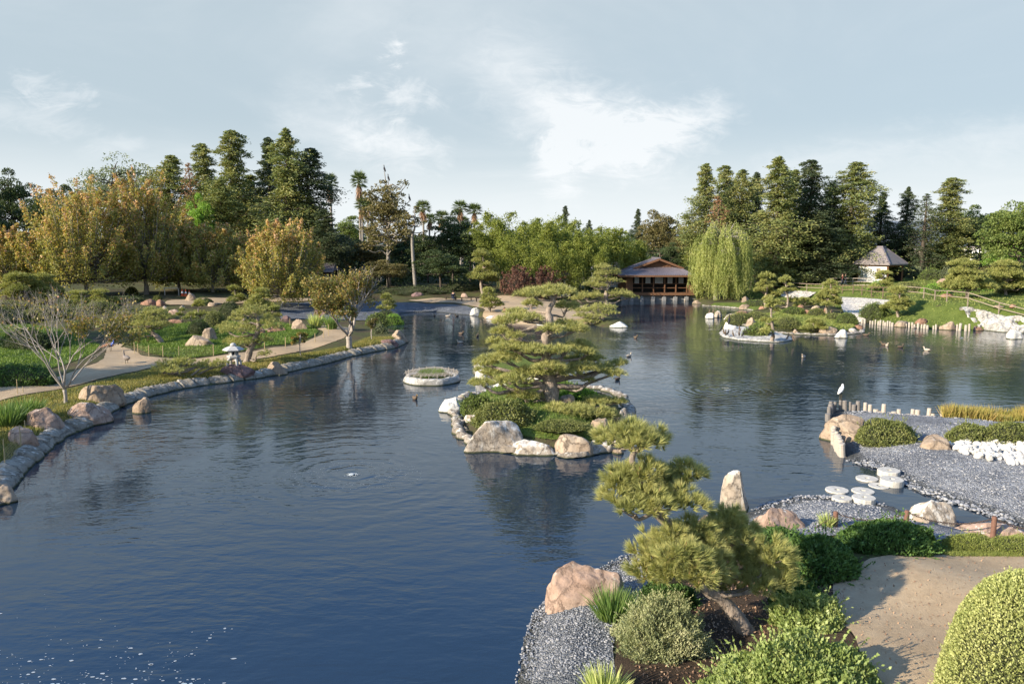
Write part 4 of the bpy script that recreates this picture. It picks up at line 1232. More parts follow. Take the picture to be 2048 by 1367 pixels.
# willow
def willow():
    b, h = far(1445, 106, 452); rng = np.random.RandomState(9)
    r = 54 * 106 / FPX
    T = MB(); C = MB()
    T.geo(tube(curve([(-.8, -.6, -.2), (-.5, -.3, h * .2), (-.2, 0, h * .45), (0, 0, h * .8)], 12), np.linspace(.42, .12, 12), 9))
    for i in range(1900):
        a = rng.rand() * 6.28; rr = r * rng.rand() ** .38
        cl = .08 * math.sin(a * 7) + .06 * math.sin(a * 13 + 1) + .05 * math.sin(a * 3 + rr)
        zt = h * (1 - .34 * (rr / r) ** 2.4) * (.90 + .10 * rng.rand()) + cl * h
        low = h * (.03 + .24 * rng.rand() ** 1.3 + (.2 * rng.rand() if rng.rand() < .35 else 0) + .7 * cl + (.16 if math.sin(a * 5 + 2) > .55 else 0))
        if zt - low < 1: continue
        x, y = math.cos(a) * rr * (1 + cl), math.sin(a) * rr * .9
        m = int((zt - low) / .13)
        z = np.linspace(zt, low, m)
        sw = .10 * np.sin(np.linspace(0, 5, m) + i)
        q = np.c_[x + sw + math.cos(a) * np.linspace(0, .35, m), y + sw + math.sin(a) * np.linspace(0, .3, m), z] + rng.normal(size=(m, 3)) * .07
        C.geo(leaves(rng, q, .26, np.array([0, 0, -1.6]), .7, .24))
        if i % 12 == 0: T.geo(limb_to(curve([(-.8, -.6, 0), (-.2, 0, h * .45), (0, 0, h * .8)], 14), np.full(14, .12), np.array([x, y, zt]), rng, -.1)[0])
    spawn(proto(T, C, 'barkgrey', M['willow']), 'willow_tree', 'weeping willow with pale green strands hanging to the bank beside the tea house', 'tree', b)
willow()

# palms
PM = []
for i in range(2):
    T, C, S = palm(14, 90 + i, 1.9, 1.0); PM.append({'trunk': T.mesh('trunk', M['barkgrey'], True), 'fronds': C.mesh('fronds', M['palm']), 'dead_fronds': S.mesh('dead_fronds', M['palm_dead'])})
for i, (px, top, D, lab) in enumerate([(663, 352, 150, 'fan palm with a thick brown skirt right beside the left redwoods'), (721, 347, 150, 'tallest lone fan palm with a round sunlit head'),
    (727, 394, 150, 'lower dark fan palm just under the tallest one'), (737, 398, 160, 'fan palm behind the cormorant tree, right of the low dark palm'), (847, 400, 150, 'fan palm right of the pale bare trunk'),
    (884, 418, 150, 'small fan palm showing its head over the dark trees'), (921, 400, 150, 'round headed fan palm, left one of the pair left of the bamboo'), (949, 405, 150, 'dark fan palm with a thin trunk, right one of the pair left of the bamboo'),
    (860, 424, 160, 'short fan palm close to the palm by the bare trunk'), (926, 428, 155, 'low fan palm under the pair left of the bamboo'), (1819, 452, 170, 'sunlit far palm seen right of the pavilion'), (1850, 455, 175, 'far palm seen through the sparse conifer')]):
    b, h = far(px, D, top)
    s = (h - 1.6) / 14.0
    k = .95 if D < 155 else .85
    spawn(PM[i % 2], 'fan_palm', lab, 'palm tree', b, i * 1.1, (k, k, s), 'fan palms behind the garden')

# ================================================================== hero pines
def isl_base(px, py): return G(px, py)
PADK = (1.12, 1.12)
TR = [(1103,803,0),(1101,770,0),(1096,745,.1),(1093,715,0),(1091,675,-.1),(1099,643,0),(1097,620,.1),(1108,602,.1),(1100,592,.1)]
hero_pine(G(1103, 803), TR, [
    (1065,586,32,11,0),(1108,580,38,13,.2),(1135,584,15,9,0),(1063,607,20,9,1.0),(1134,611,25,11,.9),
    (1010,641,27,11,-.3),(1048,632,36,12,.1),(1030,622,20,8,.7),(1105,657,25,10,-.6),(1150,656,30,11,.1),(1130,645,25,8,.6),
    (1004,661,24,9,.5),(1028,669,18,9,-.5),(990,681,19,8,.2),(1025,691,35,11,-.4),(1067,697,35,10,-.8),(1111,698,30,9,-.7),(1137,696,24,8,.1),
    (1161,690,29,10,.5),(1176,703,21,7,0),(1155,716,30,7,1.0),(970,722,25,9,.1),(1005,713,34,12,-.3),(962,738,13,7,.3),
    (1101,731,30,10,-1.0),(1163,733,34,12,-.2),(1205,735,30,11,.2),(1236,725,21,8,.7),(1227,745,24,7,0),(963,764,25,9,-.5),(1022,758,34,11,-.9),
    (1178,759,14,5,0),(1048,786,33,14,-.2),(1110,816,27,10,-1.5),(1150,818,34,11,-1.7),(1195,822,34,12,-1.4),(1216,829,21,9,-1.2),(1196,799,30,9,.6),(1236,801,21,8,.8),(1060,742,32,10,-.4),(1132,742,28,9,-.5),(985,745,24,8,-.2),(1000,690,22,8,.6),(1185,716,24,8,.6)],
    .34, .07, 72, 14, .22, .020, 'island_pine', 'large old pine with many flat cushions standing on the middle island', seed=5)
PADK = (1.08, 1.12)
TR = [(1500,1262,0),(1462,1218,0),(1428,1186,0),(1400,1163,0),(1372,1108,.1),(1350,1060,.1),(1318,1030,.1),(1300,1000,.1),(1275,960,0),(1264,925,0),(1268,900,0)]
hero_pine(G(1500, 1262), TR, [
    (1225,872,36,22,.1),(1262,868,42,24,-.1),(1303,876,38,22,.1),(1280,884,40,18,-.3),
    (1245,952,38,24,0),(1290,940,48,24,.1),(1238,985,34,26,-.2),(1372,942,40,22,.5),(1350,955,34,16,.7),(1300,1003,44,30,-.4),(1262,1012,34,22,-.5),(1360,1000,44,28,-.2),(1330,970,40,22,.2),
    (1300,1088,40,34,-.3),(1345,1080,44,34,-.5),(1400,1075,44,34,-.2),(1320,1125,54,34,-.6),(1375,1130,58,36,-.8),(1425,1120,40,36,-.5),
    (1455,1040,46,30,.5),(1492,1058,28,24,.6),(1470,1075,40,26,.3),(1475,1125,44,36,.2),(1540,1105,46,32,.1),(1560,1148,42,30,.0),(1515,1165,36,26,-.2),(1440,1165,36,20,.3),(1365,1108,50,30,-.9),(1415,1152,44,22,-.6),(1502,1112,44,34,.3),(1432,1062,40,28,.2),(1302,1142,36,22,-.5),(1380,1055,34,22,.3),(1325,985,44,24,.4),(1262,975,40,24,-.1)],
    .16, .05, 78, 46, .20, .0115, 'leaning_pine', 'leaning pine with long needles and a thick bare trunk in the foreground', seed=6, buds=.22, tsp=.55)
PADK = (1.12, 1.4)
TR = [(1214,611,0),(1212,590,0),(1216,570,.3),(1212,550,.2),(1216,536,0)]
hero_pine(G(1214, 611), TR, [(1205,532,16,5,0),(1222,540,18,7,.3),(1201,545,14,7,0),(1228,545,14,5,.4),(1195,556,15,7,0),(1222,558,16,6,0),(1240,562,11,4,.5),
    (1180,566,16,7,.3),(1200,569,16,6,-.5),(1190,588,20,8,-.3),(1168,590,20,8,0),(1242,586,24,8,.2),(1262,592,14,6,0),(1155,596,15,6,.4),(1215,595,14,5,.8),(1232,584,16,6,-.4)],
    .30, .10, 26, 8, .26, .036, 'shore_pine', 'tiered pine leaning from the far bank in front of the tea house', seed=8)
TR = [(1203,640,0),(1206,634,0),(1199,622,.2),(1196,612,.2)]
hero_pine(G(1203, 640), TR, [(1178,618,24,8,.2),(1205,612,26,8,.6),(1218,624,20,7,0),(1190,630,22,6,-.5),(1165,629,20,6,0),(1150,618,14,6,.4),(1180,640,22,6,-.6)],
    .22, .10, 26, 8, .24, .036, 'low_spreading_pine', 'low spreading pine on the point of the far bank behind the island', seed=9)
TR = [(493,724,0),(500,700,0),(510,678,.1),(517,655,.1),(515,636,0),(505,622,0)]
hero_pine(G(493, 724), TR, [(495,622,30,11,0),(520,617,20,9,.3),(475,636,17,7,.2),(540,640,24,9,.1),(545,652,20,8,-.4),(480,656,36,12,-.5),(452,652,18,8,.2),(500,648,24,9,.5),(485,682,28,8,-.4),(466,680,17,7,0),(528,678,19,8,0),(530,706,15,6,-.4),(505,690,17,6,.6)],
    .24, .09, 46, 11, .19, .022, 'leaning_pine', 'dark curved pine beside the stone lantern', seed=10)
TR = [(356,752,0),(352,735,0),(346,725,0)]
hero_pine(G(356, 752), TR, [(330,728,22,9,-.3),(350,722,24,8,.2),(376,722,18,8,.2),(396,728,17,6,.5),(320,738,16,7,-.5),(343,738,20,7,-.8),(412,724,12,5,.8),(440,724,18,7,.8),(425,730,12,4,.5)],
    .16, .08, 50, 11, .19, .022, 'low_spreading_pine', 'low wide pine on the bank left of the stone lantern', seed=12)
TR = [(326,686,0),(316,675,0),(302,663,.2),(292,650,.3),(300,632,.3)]
hero_pine(G(326, 686), TR, [(306,622,27,8,.5),(330,632,18,7,.4),(285,632,18,8,0),(300,643,34,9,-.3),(268,646,20,8,0),(326,648,18,6,.2),(278,661,20,7,-.6),(300,655,20,6,.4)],
    .22, .10, 40, 10, .20, .026, 'leaning_pine', 'dark pine leaning left over the lawn, its trunk nearly flat', seed=13)

# trees just outside the left edge, whose shade falls across the left bank
for x, y, h_, sd, lab in ((-33, 19, 10, 0, 'tree out of frame at the left, nearest the viewer'), (-44, 33, 12, 1, 'tree out of frame at the left, beside the path'), (-54, 50, 13, 2, 'tree out of frame at the left, behind the lawn'), (-70, 62, 14, 0, 'tree out of frame at the far left')):
    spawn(CP[(sd, 'leaf_mid' if sd < 2 else 'leaf_olive')], 'broadleaf_tree', lab, 'tree', (x, y, hz_(x, y)), sd * 2.0, (h_ / 15 * .8, h_ / 15 * .8, h_ / 15), 'trees outside the frame')

# ================================================================== rocks
for i, a in enumerate([
    # middle island
    (984, 904, 118, 66, 'big whitened boulder at the left front of the middle island', 'rock_white', .7, 2.6),
    (1060, 909, 112, 30, 'long low pale rock in the middle of the island front', 'rock_white', .6, 3.2),
    (1143, 914, 88, 46, 'tan peaked boulder at the right front of the middle island', 'rock_tan', .8, 2.2),
    (1200, 905, 56, 26, 'low grey boulder right of the peaked island boulder', 'rock_white', .7, 2.6),
    (1203, 872, 50, 34, 'brown rounded boulder behind the top cushion of the foreground pine', 'rock_tan', .8, 2.4),
    (940, 846, 34, 18, 'small pale rock at the left corner of the middle island', 'rock_white', .8, 2.4)]):
    rock(*a[:6], 100 + i, a[6], a[7], water=True)
for i, a in enumerate([
    (902, 824, 58, 28, 'white flat pointed rock off the left tip of the middle island', 'rock_lime', .9, 2.0, True),
    (1236, 908, 24, 12, 'tiny tan stone in the water beside the foreground pine top', 'rock_tan', .8, 2.2, True),
    (1246, 846, 26, 30, 'grey rock at the right rear of the middle island', 'rock_white', .9, 2.4, True),
    (1132, 806, 36, 18, 'smooth grey boulder at the foot of the big island pine', 'rock_tan', .8, 2.2, False),
    (968, 762, 36, 40, 'white boulder on the left end of the rear islet behind the big pine', 'rock_lime', .8, 2.6, True),
    (1070, 770, 60, 22, 'pale rim rock in the middle of the rear islet', 'rock_lime', .6, 2.8, True),
    (1112, 768, 40, 36, 'pointed pale rock at the right end of the rear islet', 'rock_white', .7, 2.0, True),
    (1010, 776, 50, 16, 'low white rim rock at the front left of the rear islet', 'rock_lime', .6, 2.8, True),
    # standing stones and foreground
    (283, 827, 33, 33, 'upright block shaped stone standing in the water near the left bank', 'rock_tan', .8, 4.0, True),
    (1242, 1208, 0, 0, '', '', 0, 0, False)]):
    if a[2]: rock(*a[:6], 120 + i, a[6], a[7], water=a[8])
rock(1166, 1208, 152, 84, 'large pink rough boulder on the pebble slope in the foreground', 'rock_pink', 141, .66, 3.2, sub=5, rough=.11, cuts=4)
rock(1474, 1022, 66, 84, 'tall upright whitened stone at the water edge behind the leaning pine', 'rock_white', 142, .8, 3.4, top=.22, lean=-.10, sub=5, cuts=3, rough=.08)
rock(1405, 1064, 56, 36, 'pinkish rock half hidden behind the crown of the leaning pine', 'rock_pink', 143, .8, 2.4)
rock(1556, 1060, 116, 50, 'long pink boulder on the grey gravel right of the upright stone', 'rock_pink', 144, .6, 2.6, sub=5)
rock(1862, 1048, 88, 50, 'pale domed boulder by the narrow channel at the right', 'rock_white', 145, .8, 2.3, sub=5, rough=.09)
rock(1975, 1078, 190, 38, 'wide flat reddish slab beside the chain fence', 'rock_pink', 146, .55, 2.6, sub=5)
rock(1690, 884, 100, 54, 'big tan boulder on the tip of the gravel peninsula', 'rock_tan', 147, .7, 2.5, sub=5)
rock(1868, 898, 74, 28, 'low tan boulder between the two round shrubs on the peninsula', 'rock_tan', 148, .8, 2.2)
rock(2046, 868, 30, 26, 'tan boulder behind the right shrub at the right edge', 'rock_tan', 149, .8, 2.2)
LB = [(203, 806, 88, 38, 'brown cracked boulder behind the kerb on the left bank, right of the bare tree', 'rock_tan', .7),
    (180, 848, 80, 46, 'smooth sloping boulder on the kerb, left of the block shaped stone', 'rock_pink', .8),
    (92, 858, 72, 44, 'round brown boulder in front of the grass clumps on the left bank', 'rock_pink', .8),
    (46, 892, 62, 40, 'pinkish boulder behind the two stakes at the left edge', 'rock_pink', .8),
    (4, 1008, 60, 40, 'smooth boulder on the kerb cut by the left edge of the photo', 'rock_tan', .8),
    (475, 756, 68, 29, 'purple boulder that carries the stone lantern', 'rock_purple', .75),
    (555, 750, 44, 28, 'peaked tan boulder on the kerb right of the lantern', 'rock_tan', .8),
    (800, 683, 32, 24, 'rounded tan boulder on the tip of the left bank', 'rock_tan', .8),
    (778, 694, 40, 16, 'flat purple rock beside the tip of the left bank', 'rock_purple', .6),
    (398, 692, 64, 22, 'flat long boulder lying on the lawn', 'rock_tan', .6),
    (421, 681, 36, 26, 'round boulder standing behind the flat one on the lawn', 'rock_tan', .8),
    (600, 660, 34, 22, 'split tan boulder with a small pale stone on top at the lawn end', 'rock_tan', .7),
    (556, 664, 40, 14, 'low reddish rock on the lawn behind the small sapling', 'rock_red', .6),
    (523, 668, 16, 14, 'small brown rock behind the trunk of the lantern pine', 'rock_red', .8),
    (487, 645, 18, 10, 'pinkish stone showing between cushions of the lantern pine', 'rock_pink', .8),
    (572, 642, 26, 12, 'dark purple mound of rock at the edge of the slate beach', 'rock_purple', .7),
    (380, 602, 24, 16, 'tan sloping rock in the rock garden below the traffic cones', 'rock_tan', .8),
    (323, 612, 22, 14, 'rounded reddish rock in the rock garden', 'rock_red', .8),
    (298, 610, 36, 12, 'long reddish rock on the left of the rock garden', 'rock_red', .6),
    (350, 630, 26, 12, 'flat topped pinkish ledge above the lawn', 'rock_pink', .6),
    (348, 646, 36, 8, 'low rough red rock along the upper lawn edge', 'rock_red', .5),
    (365, 616, 10, 6, 'little pale stone at the foot of the sloping rock', 'rock_white', .8),
    (330, 618, 10, 6, 'little white stone beside the rounded reddish rock', 'rock_white', .8),
    (425, 612, 18, 8, 'low brown stone by the far path behind the clipped bushes', 'rock_tan', .7),
    (640, 630, 30, 12, 'purple grey rock behind the reeds by the slate beach', 'rock_purple', .7),
    (835, 592, 24, 8, 'grey purple rock at the back of the beach below the pale trunk', 'rock_purple', .7),
    (929, 594, 16, 8, 'pinkish rock behind the benches', 'rock_pink', .7),
    (1011, 624, 12, 10, 'small brown rock right of the tiered pine on the far shore', 'rock_red', .8)]
for i, a in enumerate(LB): rock(*a[:6], 160 + i, a[6], 2.3, sub=3 if i > 12 else 4)
FS = [(951, 631, 20, 16, 'white boulder at the water edge of the far shore', 'rock_lime', True), (985, 638, 24, 7, 'pale layered rock beside the white far shore boulder', 'rock_lime', True),
    (1238, 655, 36, 12, 'white block of rock on the tip of the far point', 'rock_lime', True), (1110, 652, 80, 10, 'pale flat ledge at the rear of the far point', 'rock_white', True), (1394, 608, 18, 8, 'brown rock at the foot of the willow', 'rock_tan', True),
    (1421, 637, 20, 12, 'white rock with two birds, off the willow bank', 'rock_lime', True), (1436, 635, 16, 14, 'grey rounded rock next to the white bird rock', 'rock_white', True), (1461, 640, 30, 14, 'larger grey rock right of the bird rocks', 'rock_white', True),
    (1490, 619, 24, 11, 'flat brown boulder on the willow bank', 'rock_tan', False), (1491, 604, 16, 12, 'brown rock behind the willow bank grass', 'rock_tan', False), (1524, 618, 12, 6, 'reddish rock between the willow bank and the pine', 'rock_red', False),
    (1485, 629, 26, 7, 'low reddish slab behind the bird rocks', 'rock_red', False),
    (1460, 661, 26, 17, 'white rock peak on the bird islet', 'rock_lime', True), (1504, 651, 24, 17, 'brown grey boulder behind the bird islet shrub', 'rock_tan', False),
    (1592, 668, 14, 10, 'tan pointed rock on the rim of the garden mound', 'rock_tan', False), (1655, 667, 34, 15, 'brown rock on the rim beside the low leaning pine', 'rock_tan', False),
    (1680, 676, 26, 18, 'white blocky rock standing in the water off the garden mound', 'rock_lime', True), (1703, 664, 20, 8, 'grey rock on the rim near the dark round shrub', 'rock_white', False), (1716, 657, 18, 8, 'flat red rock at the right end of the garden mound', 'rock_red', False),
    (1614, 628, 18, 9, 'red brown rock left of the dense pine on the mound', 'rock_red', False), (1600, 617, 16, 8, 'red brown rock below the flat cushion pine', 'rock_red', False), (1632, 618, 18, 8, 'tan rock behind the mound hedge', 'rock_tan', False), (1650, 627, 8, 12, 'narrow upright red stone at the dense pine', 'rock_red', False), (1664, 627, 6, 8, 'small upright stone beside the white weir', 'rock_pink', False),
    (1804, 654, 34, 13, 'tan boulder in the log edging of the hillside', 'rock_tan', True), (1843, 648, 26, 12, 'reddish boulder in shade on the hillside grass', 'rock_red', False), (1897, 660, 36, 18, 'large square tan boulder in the log edging', 'rock_tan', True), (1958, 661, 22, 8, 'low red rock at the right end of the log edging', 'rock_red', True),
    (1950, 661, 8, 10, 'dark stump like stone at the foot of the white weir', 'rock_purple', True), (2030, 678, 32, 20, 'white streaked rock in front of the right weir', 'rock_lime', True),
    (1893, 594, 26, 7, 'low reddish rock in the grass above the rail fence', 'rock_red', False), (2026, 614, 14, 6, 'reddish rock above the right fence', 'rock_red', False), (1998, 616, 22, 5, 'flat tan rock beside the right fence', 'rock_tan', False), (1885, 567, 22, 11, 'pale rock among the hill hedges', 'rock_pink', False), (1720, 553, 16, 9, 'tan rock left of the pavilion wall', 'rock_tan', False), (1774, 556, 24, 9, 'pinkish rock below the pavilion', 'rock_pink', False)]
for i, a in enumerate(FS): rock(*a[:6], 200 + i, .7, 2.4, water=a[6], sub=3)
# low islet with birds: a pale slab
def islet():
    b = (P(1432, 672) + P(1592, 680)) / 2
    rng = np.random.RandomState(4)
    pts = W([(1431,667),(1440,658),(1462,655),(1500,656),(1540,662),(1585,674),(1592,681),(1560,686),(1520,685),(1470,681),(1440,675)])
    o, _ = sheet('bird_islet', pts, 0, .25, M['rock_weir'], world=True, kind=None, edge=.1, seed=44)
    me = o.data; co = np.empty(len(me.vertices) * 3, np.float32); me.vertices.foreach_get('co', co); co = co.reshape(-1, 3)
    sd = -sdf(pts, co[:, 0].astype(float), co[:, 1].astype(float))
    co[:, 2] = -.25 + .42 * sstep(-.1, .45, sd) + .05 * sstep(.5, 1.6, sd) + .09 * fbm(co * 1.1, 3, 4)
    c = co.mean(0); c[2] = 0; co -= c
    me.vertices.foreach_set('co', co.ravel()); me.update(); o.location = tuple(float(v) for v in c)
    tag(o, 'low white rock islet covered with resting birds in front of the garden mound', 'rock islet')
islet()
# white weirs
def weir(top, bot, label, seed, nu=90, nv=40):
    T_ = curve([G(*p) for p in top], nu); B_ = curve([P(*p) if len(p) == 2 else G(*p[:2]) for p in bot], nu)
    v = np.linspace(-.03, 1, nv)[:, None, None]
    q = (T_[None] * (1 - v) + B_[None] * v).reshape(-1, 3)
    h = H(q[:, 0], q[:, 1]); q[:, 2] = np.maximum(q[:, 2], h) + .10
    n = unit(np.array([-(B_ - T_)[:, 0].mean() * -1, (B_ - T_)[:, 1].mean(), .8]))
    e = fbm(q * np.array([1.3, 1.3, 1.6]), seed, 5); f = np.abs(fbm(q * .9 + 3, seed + 4, 3))
    q += (.30 * e + .45 * f)[:, None] * n
    vv = np.repeat(np.linspace(0, 1, nv), nu); q[:, 2] -= .5 * sstep(.93, 1, vv) + .35 * sstep(.05, 0, vv)
    i = (np.arange(nv - 1)[:, None] * nu + np.arange(nu - 1)[None]).ravel()
    c = q.mean(0); mb = MB(); mb.add(q - c, np.stack([i, i + nu, i + nu + 1, i + 1], 1))
    tag(link('rock_weir', mb.mesh('rock_weir', M['rock_weir'], True), None, c), label, 'rock face', 'white rock weirs')
weir([(1676,594),(1705,595),(1740,597),(1784,601)], [(1690,634,1),(1706,642),(1716,645),(1726,645)], 'white rocky weir face running down from the rail fence to the water', 50)
weir([(1918,617),(1960,622),(2010,633),(2080,652)], [(1935,634,1),(1966,660),(2008,664),(2080,668)], 'white rocky weir face at the right edge below the fence', 51)
weir([(1553,583),(1590,582),(1634,585)], [(1562,593,1),(1590,599,1),(1606,602,1)], 'small white rock face behind the two pruned pines', 52, 60, 24)
# white cobbles
def cobbles():
    rng = np.random.RandomState(6)
    ms = [rock_mesh(.13, .10, .10, 300 + i, M['cobble'], 2.2, .1, 4, 2) for i in range(5)]
    poly = [tuple(G(a, b)[:2]) for a, b in [(1893,893),(1925,886),(1985,885),(2060,889),(2060,930),(2030,930),(1985,925),(1930,911)]]
    p = np.array(poly); k = 0
    while k < 190:
        q = rng.uniform(p.min(0), p.max(0))
        if sdf(poly, q[:1], q[1:])[0] > 0: continue
        o = bpy.data.objects.new('cobble', ms[k % 5]); COL.objects.link(o)
        s = .7 + .9 * rng.rand()
        o.location = (q[0], q[1], hz_(*q) + .05 + .09 * rng.rand()); o.scale = (s, s, s); o.rotation_euler = (rng.normal() * .4, rng.normal() * .4, rng.rand() * 6)
        tag(o, 'white cobble in the heap of cobbles below the right round shrub', 'cobble', 'white cobbles'); k += 1
M['cobble'] = rockmat('white_cobble', (.5, .47, .42), (.6, .58, .54), (.68, .66, .62), .5, False)
cobbles()
# pebbles along the gravel shores
def rim():
    rng = np.random.RandomState(16); mb = MB(); v, f = ICO[1]
    def along(px, n, wd, s0, s1):
        pts = np.array([P(a, b)[:2] for a, b in px]); c = curve(np.c_[pts, np.zeros(len(pts))], 200)[:, :2]
        for i in range(n):
            q = c[rng.randint(200)] + rng.normal(size=2) * wd
            z = float(H(q[:1], q[1:])[0])
            if z < -.05: continue
            s = s0 + (s1 - s0) * rng.rand() ** 2
            mb.add(v * np.array([s, s * .8, s * .55]) * (1 + .2 * rng.normal(size=(1, 3))) @ np.array(Matrix.Rotation(rng.rand() * 6, 3, 'Z')) + [q[0], q[1], z + .05], f)
    along([(1707,927),(1759,939),(1799,966),(1849,989),(1923,1014),(1973,1031),(2023,1049)], 1100, .28, .025, .075)
    along([(1749,1004),(1700,999),(1650,993),(1600,993),(1540,1005),(1507,1020)], 700, .22, .025, .07)
    along([(1819,1025),(1900,1040),(1960,1055)], 250, .2, .025, .06)
    along([(1292,1096),(1242,1114),(1150,1165),(1092,1203),(1070,1225),(1050,1275),(1033,1367)], 900, .16, .015, .04)
    along([(1700,830),(1774,836),(1886,842),(1968,850)], 500, .25, .03, .08)
    # loose surface stones
    for poly, n, s0, s1 in (([(1700,880),(1900,845),(2048,860),(2048,1040),(1900,1000),(1780,950)], 2600, .018, .05), ([(1060,1230),(1240,1125),(1300,1095),(1290,1150),(1230,1280),(1210,1367),(1045,1367)], 3800, .014, .032), ([(1500,1040),(1600,1000),(1740,1010),(1840,1045),(1800,1065),(1620,1065)], 1200, .018, .045)):
        w_ = [tuple(G(a, b)[:2]) for a, b in poly]; p = np.array(w_)
        q = rng.uniform(p.min(0), p.max(0), (n * 3, 2)); q = q[sdf(w_, q[:, 0], q[:, 1]) < 0][:n]
        z = H(q[:, 0], q[:, 1])
        for (x, y), zz in zip(q, z):
            s = s0 + (s1 - s0) * rng.rand() ** 2
            mb.add(v[:12 if False else None] * np.array([s, s * .8, s * .5]) @ np.array(Matrix.Rotation(rng.rand() * 6, 3, 'Z')) + [x, y, zz + .035], f)
    tag(link('pebbles', mb.mesh('pebbles', M['peb'], True)), 'loose grey pebbles scattered over the gravel and its shores', 'pebbles', None, 'stuff')
def pebmat():
    m, nt = newmat('loose_pebbles'); g = nt.n('ShaderNodeNewGeometry')
    finish(nt, nt.ramp(g.outputs['Random Per Island'], [(0, (.07, .08, .095)), (.5, (.19, .20, .215)), (.85, (.29, .29, .30)), (1, (.38, .37, .35))]), .8)
    return m
M['peb'] = pebmat()
rim()

# ================================================================== shrubs
bush(1008, 862, 130, 62, 'rounded leafy shrub covering the left half of the middle island', M['box'], .085, 9000, 301, depth=.75, lump=.16)
bush(950, 832, 64, 44, 'loose shrub with tiny white blossoms at the left of the middle island', M['leaf_mid'], .09, 3000, 302, lump=.22, depth=.9)
bush(1122, 876, 116, 36, 'low dome of small leaves at the front of the middle island', M['box'], .06, 6500, 303, depth=.7, lump=.09)
bush(1155, 800, 90, 22, 'bright green low shrub behind the big pine trunk', M['leaf_bright'], .10, 2600, 304, depth=.7)
bush(1040, 762, 120, 18, 'yellow green low shrub on the rear islet', M['leaf_bright'], .11, 2500, 305, depth=.6)
# peninsula
bush(1771, 893, 122, 58, 'round olive shrub with a few pink flowers on the gravel peninsula', M['box'], .075, 9000, 306, depth=.85, lump=.13)
bush(1940, 892, 92, 44, 'low left lobe of the shrub pair above the white cobbles', M['box'], .075, 6000, 307, depth=.9, lump=.16)
bush(2022, 893, 118, 52, 'taller right lobe of the shrub pair above the white cobbles', M['box'], .075, 7500, 308, depth=.8, lump=.16)
# foreground
bush(1318, 1322, 190, 128, 'grey green scraggly shrub under the leaning pine', M['rosemary'], .055, 26000, 309, depth=.8, lump=.26, asp=.32, lf=3.4, up=.8)
bush(1335, 1222, 120, 60, 'dark green low shrub behind the grey scraggly one', M['box_dark'], .05, 9000, 310, depth=.6, lump=.2)
bush(1612, 1268, 150, 80, 'glossy light green shrub right of the pine trunk', M['ivy'], .075, 11000, 311, depth=.8, lump=.2, up=.8)
bush(1585, 1440, 320, 170, 'wide glossy light green shrub at the bottom edge', M['ivy'], .078, 26000, 312, depth=.62, lump=.2, up=.8)
bush(1450, 1420, 130, 60, 'small patch of glossy shrub at the bottom left of the wide one', M['ivy'], .075, 5000, 332, depth=.7, lump=.25, up=.8)
bush(1700, 1460, 110, 90, 'straggly end of the glossy shrub leaning over the path', M['ivy'], .075, 4500, 333, depth=.7, lump=.3, up=.8)
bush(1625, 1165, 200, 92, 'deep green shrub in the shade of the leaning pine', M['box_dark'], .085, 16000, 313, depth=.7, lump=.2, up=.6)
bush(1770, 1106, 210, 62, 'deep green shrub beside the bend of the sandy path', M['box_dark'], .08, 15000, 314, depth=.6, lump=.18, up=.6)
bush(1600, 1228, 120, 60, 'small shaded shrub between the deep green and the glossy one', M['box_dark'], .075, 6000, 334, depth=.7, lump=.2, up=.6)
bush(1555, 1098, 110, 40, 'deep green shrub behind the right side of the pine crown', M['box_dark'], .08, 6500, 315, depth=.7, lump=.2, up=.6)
bush(2030, 1480, 320, 352, 'large clipped pale green hedge dome at the lower right corner', M['box_bright'], .042, 60000, 316, depth=.85, lump=.03, name='clipped_hedge', cat='hedge', flat_top=.8, up=.7)
bush(1945, 1106, 120, 36, 'soft mossy mound in half shade beside the path', M['moss'], .06, 9000, 317, depth=.6, lump=.16, asp=.25, up=1.2)
bush(2040, 1112, 140, 42, 'sunlit mossy mound at the right edge beside the path', M['moss'], .06, 9000, 318, depth=.6, lump=.14, asp=.25, up=1.2)
# left garden
bush(398, 671, 50, 34, 'near black clipped ball in shade on the lawn', M['leaf_dark'], .09, 3500, 319, lump=.05)
bush(430, 655, 46, 36, 'clipped ball with a sunlit top behind the black one', M['box'], .09, 3500, 320, lump=.06)
bush(462, 640, 50, 40, 'dark layered topiary bush left of the lantern pine', M['leaf_dark'], .1, 3500, 321, lump=.14)
bush(264, 588, 26, 16, 'clipped light green ball left of the straight autumn trunk', M['box'], .12, 1400, 322, lump=.06)
bush(315, 600, 18, 10, 'small clipped light green ball right of the straight autumn trunk', M['box'], .12, 900, 323, lump=.06)
bush(415, 610, 26, 14, 'dark clipped ball by the far path', M['leaf_dark'], .12, 1200, 324, lump=.08)
bush(60, 700, 120, 40, 'wide dark shrub on the left lawn behind the path', M['leaf_dark'], .12, 4200, 325, lump=.22, depth=.6)
bush(40, 772, 150, 44, 'dark shaded shrub along the left path', M['box_dark'], .1, 6500, 326, lump=.2, depth=.6)
bush(-10, 650, 130, 40, 'dark shrub cut by the left edge above the lawn', M['leaf_dark'], .12, 3500, 327, lump=.2, depth=.6)
bush(95, 640, 120, 30, 'broad low sunlit juniper behind the bare tree', M['box'], .12, 4200, 328, lump=.24, depth=.6)
bush(195, 628, 100, 26, 'low juniper right of the broad sunlit one', M['box'], .12, 3500, 329, lump=.24, depth=.6)
bush(20, 618, 90, 18, 'flat sunlit ground shrub under the far left pine', M['box'], .12, 2600, 330, lump=.2, depth=.7)
bush(250, 606, 90, 16, 'dark flat shrub in front of the straight autumn trunk', M['leaf_dark'], .12, 2600, 331, lump=.22, depth=.6)
bush(280, 640, 110, 26, 'dark mass of low shrubs behind the leaning lawn pine', M['leaf_dark'], .12, 3500, 335, lump=.25, depth=.5)
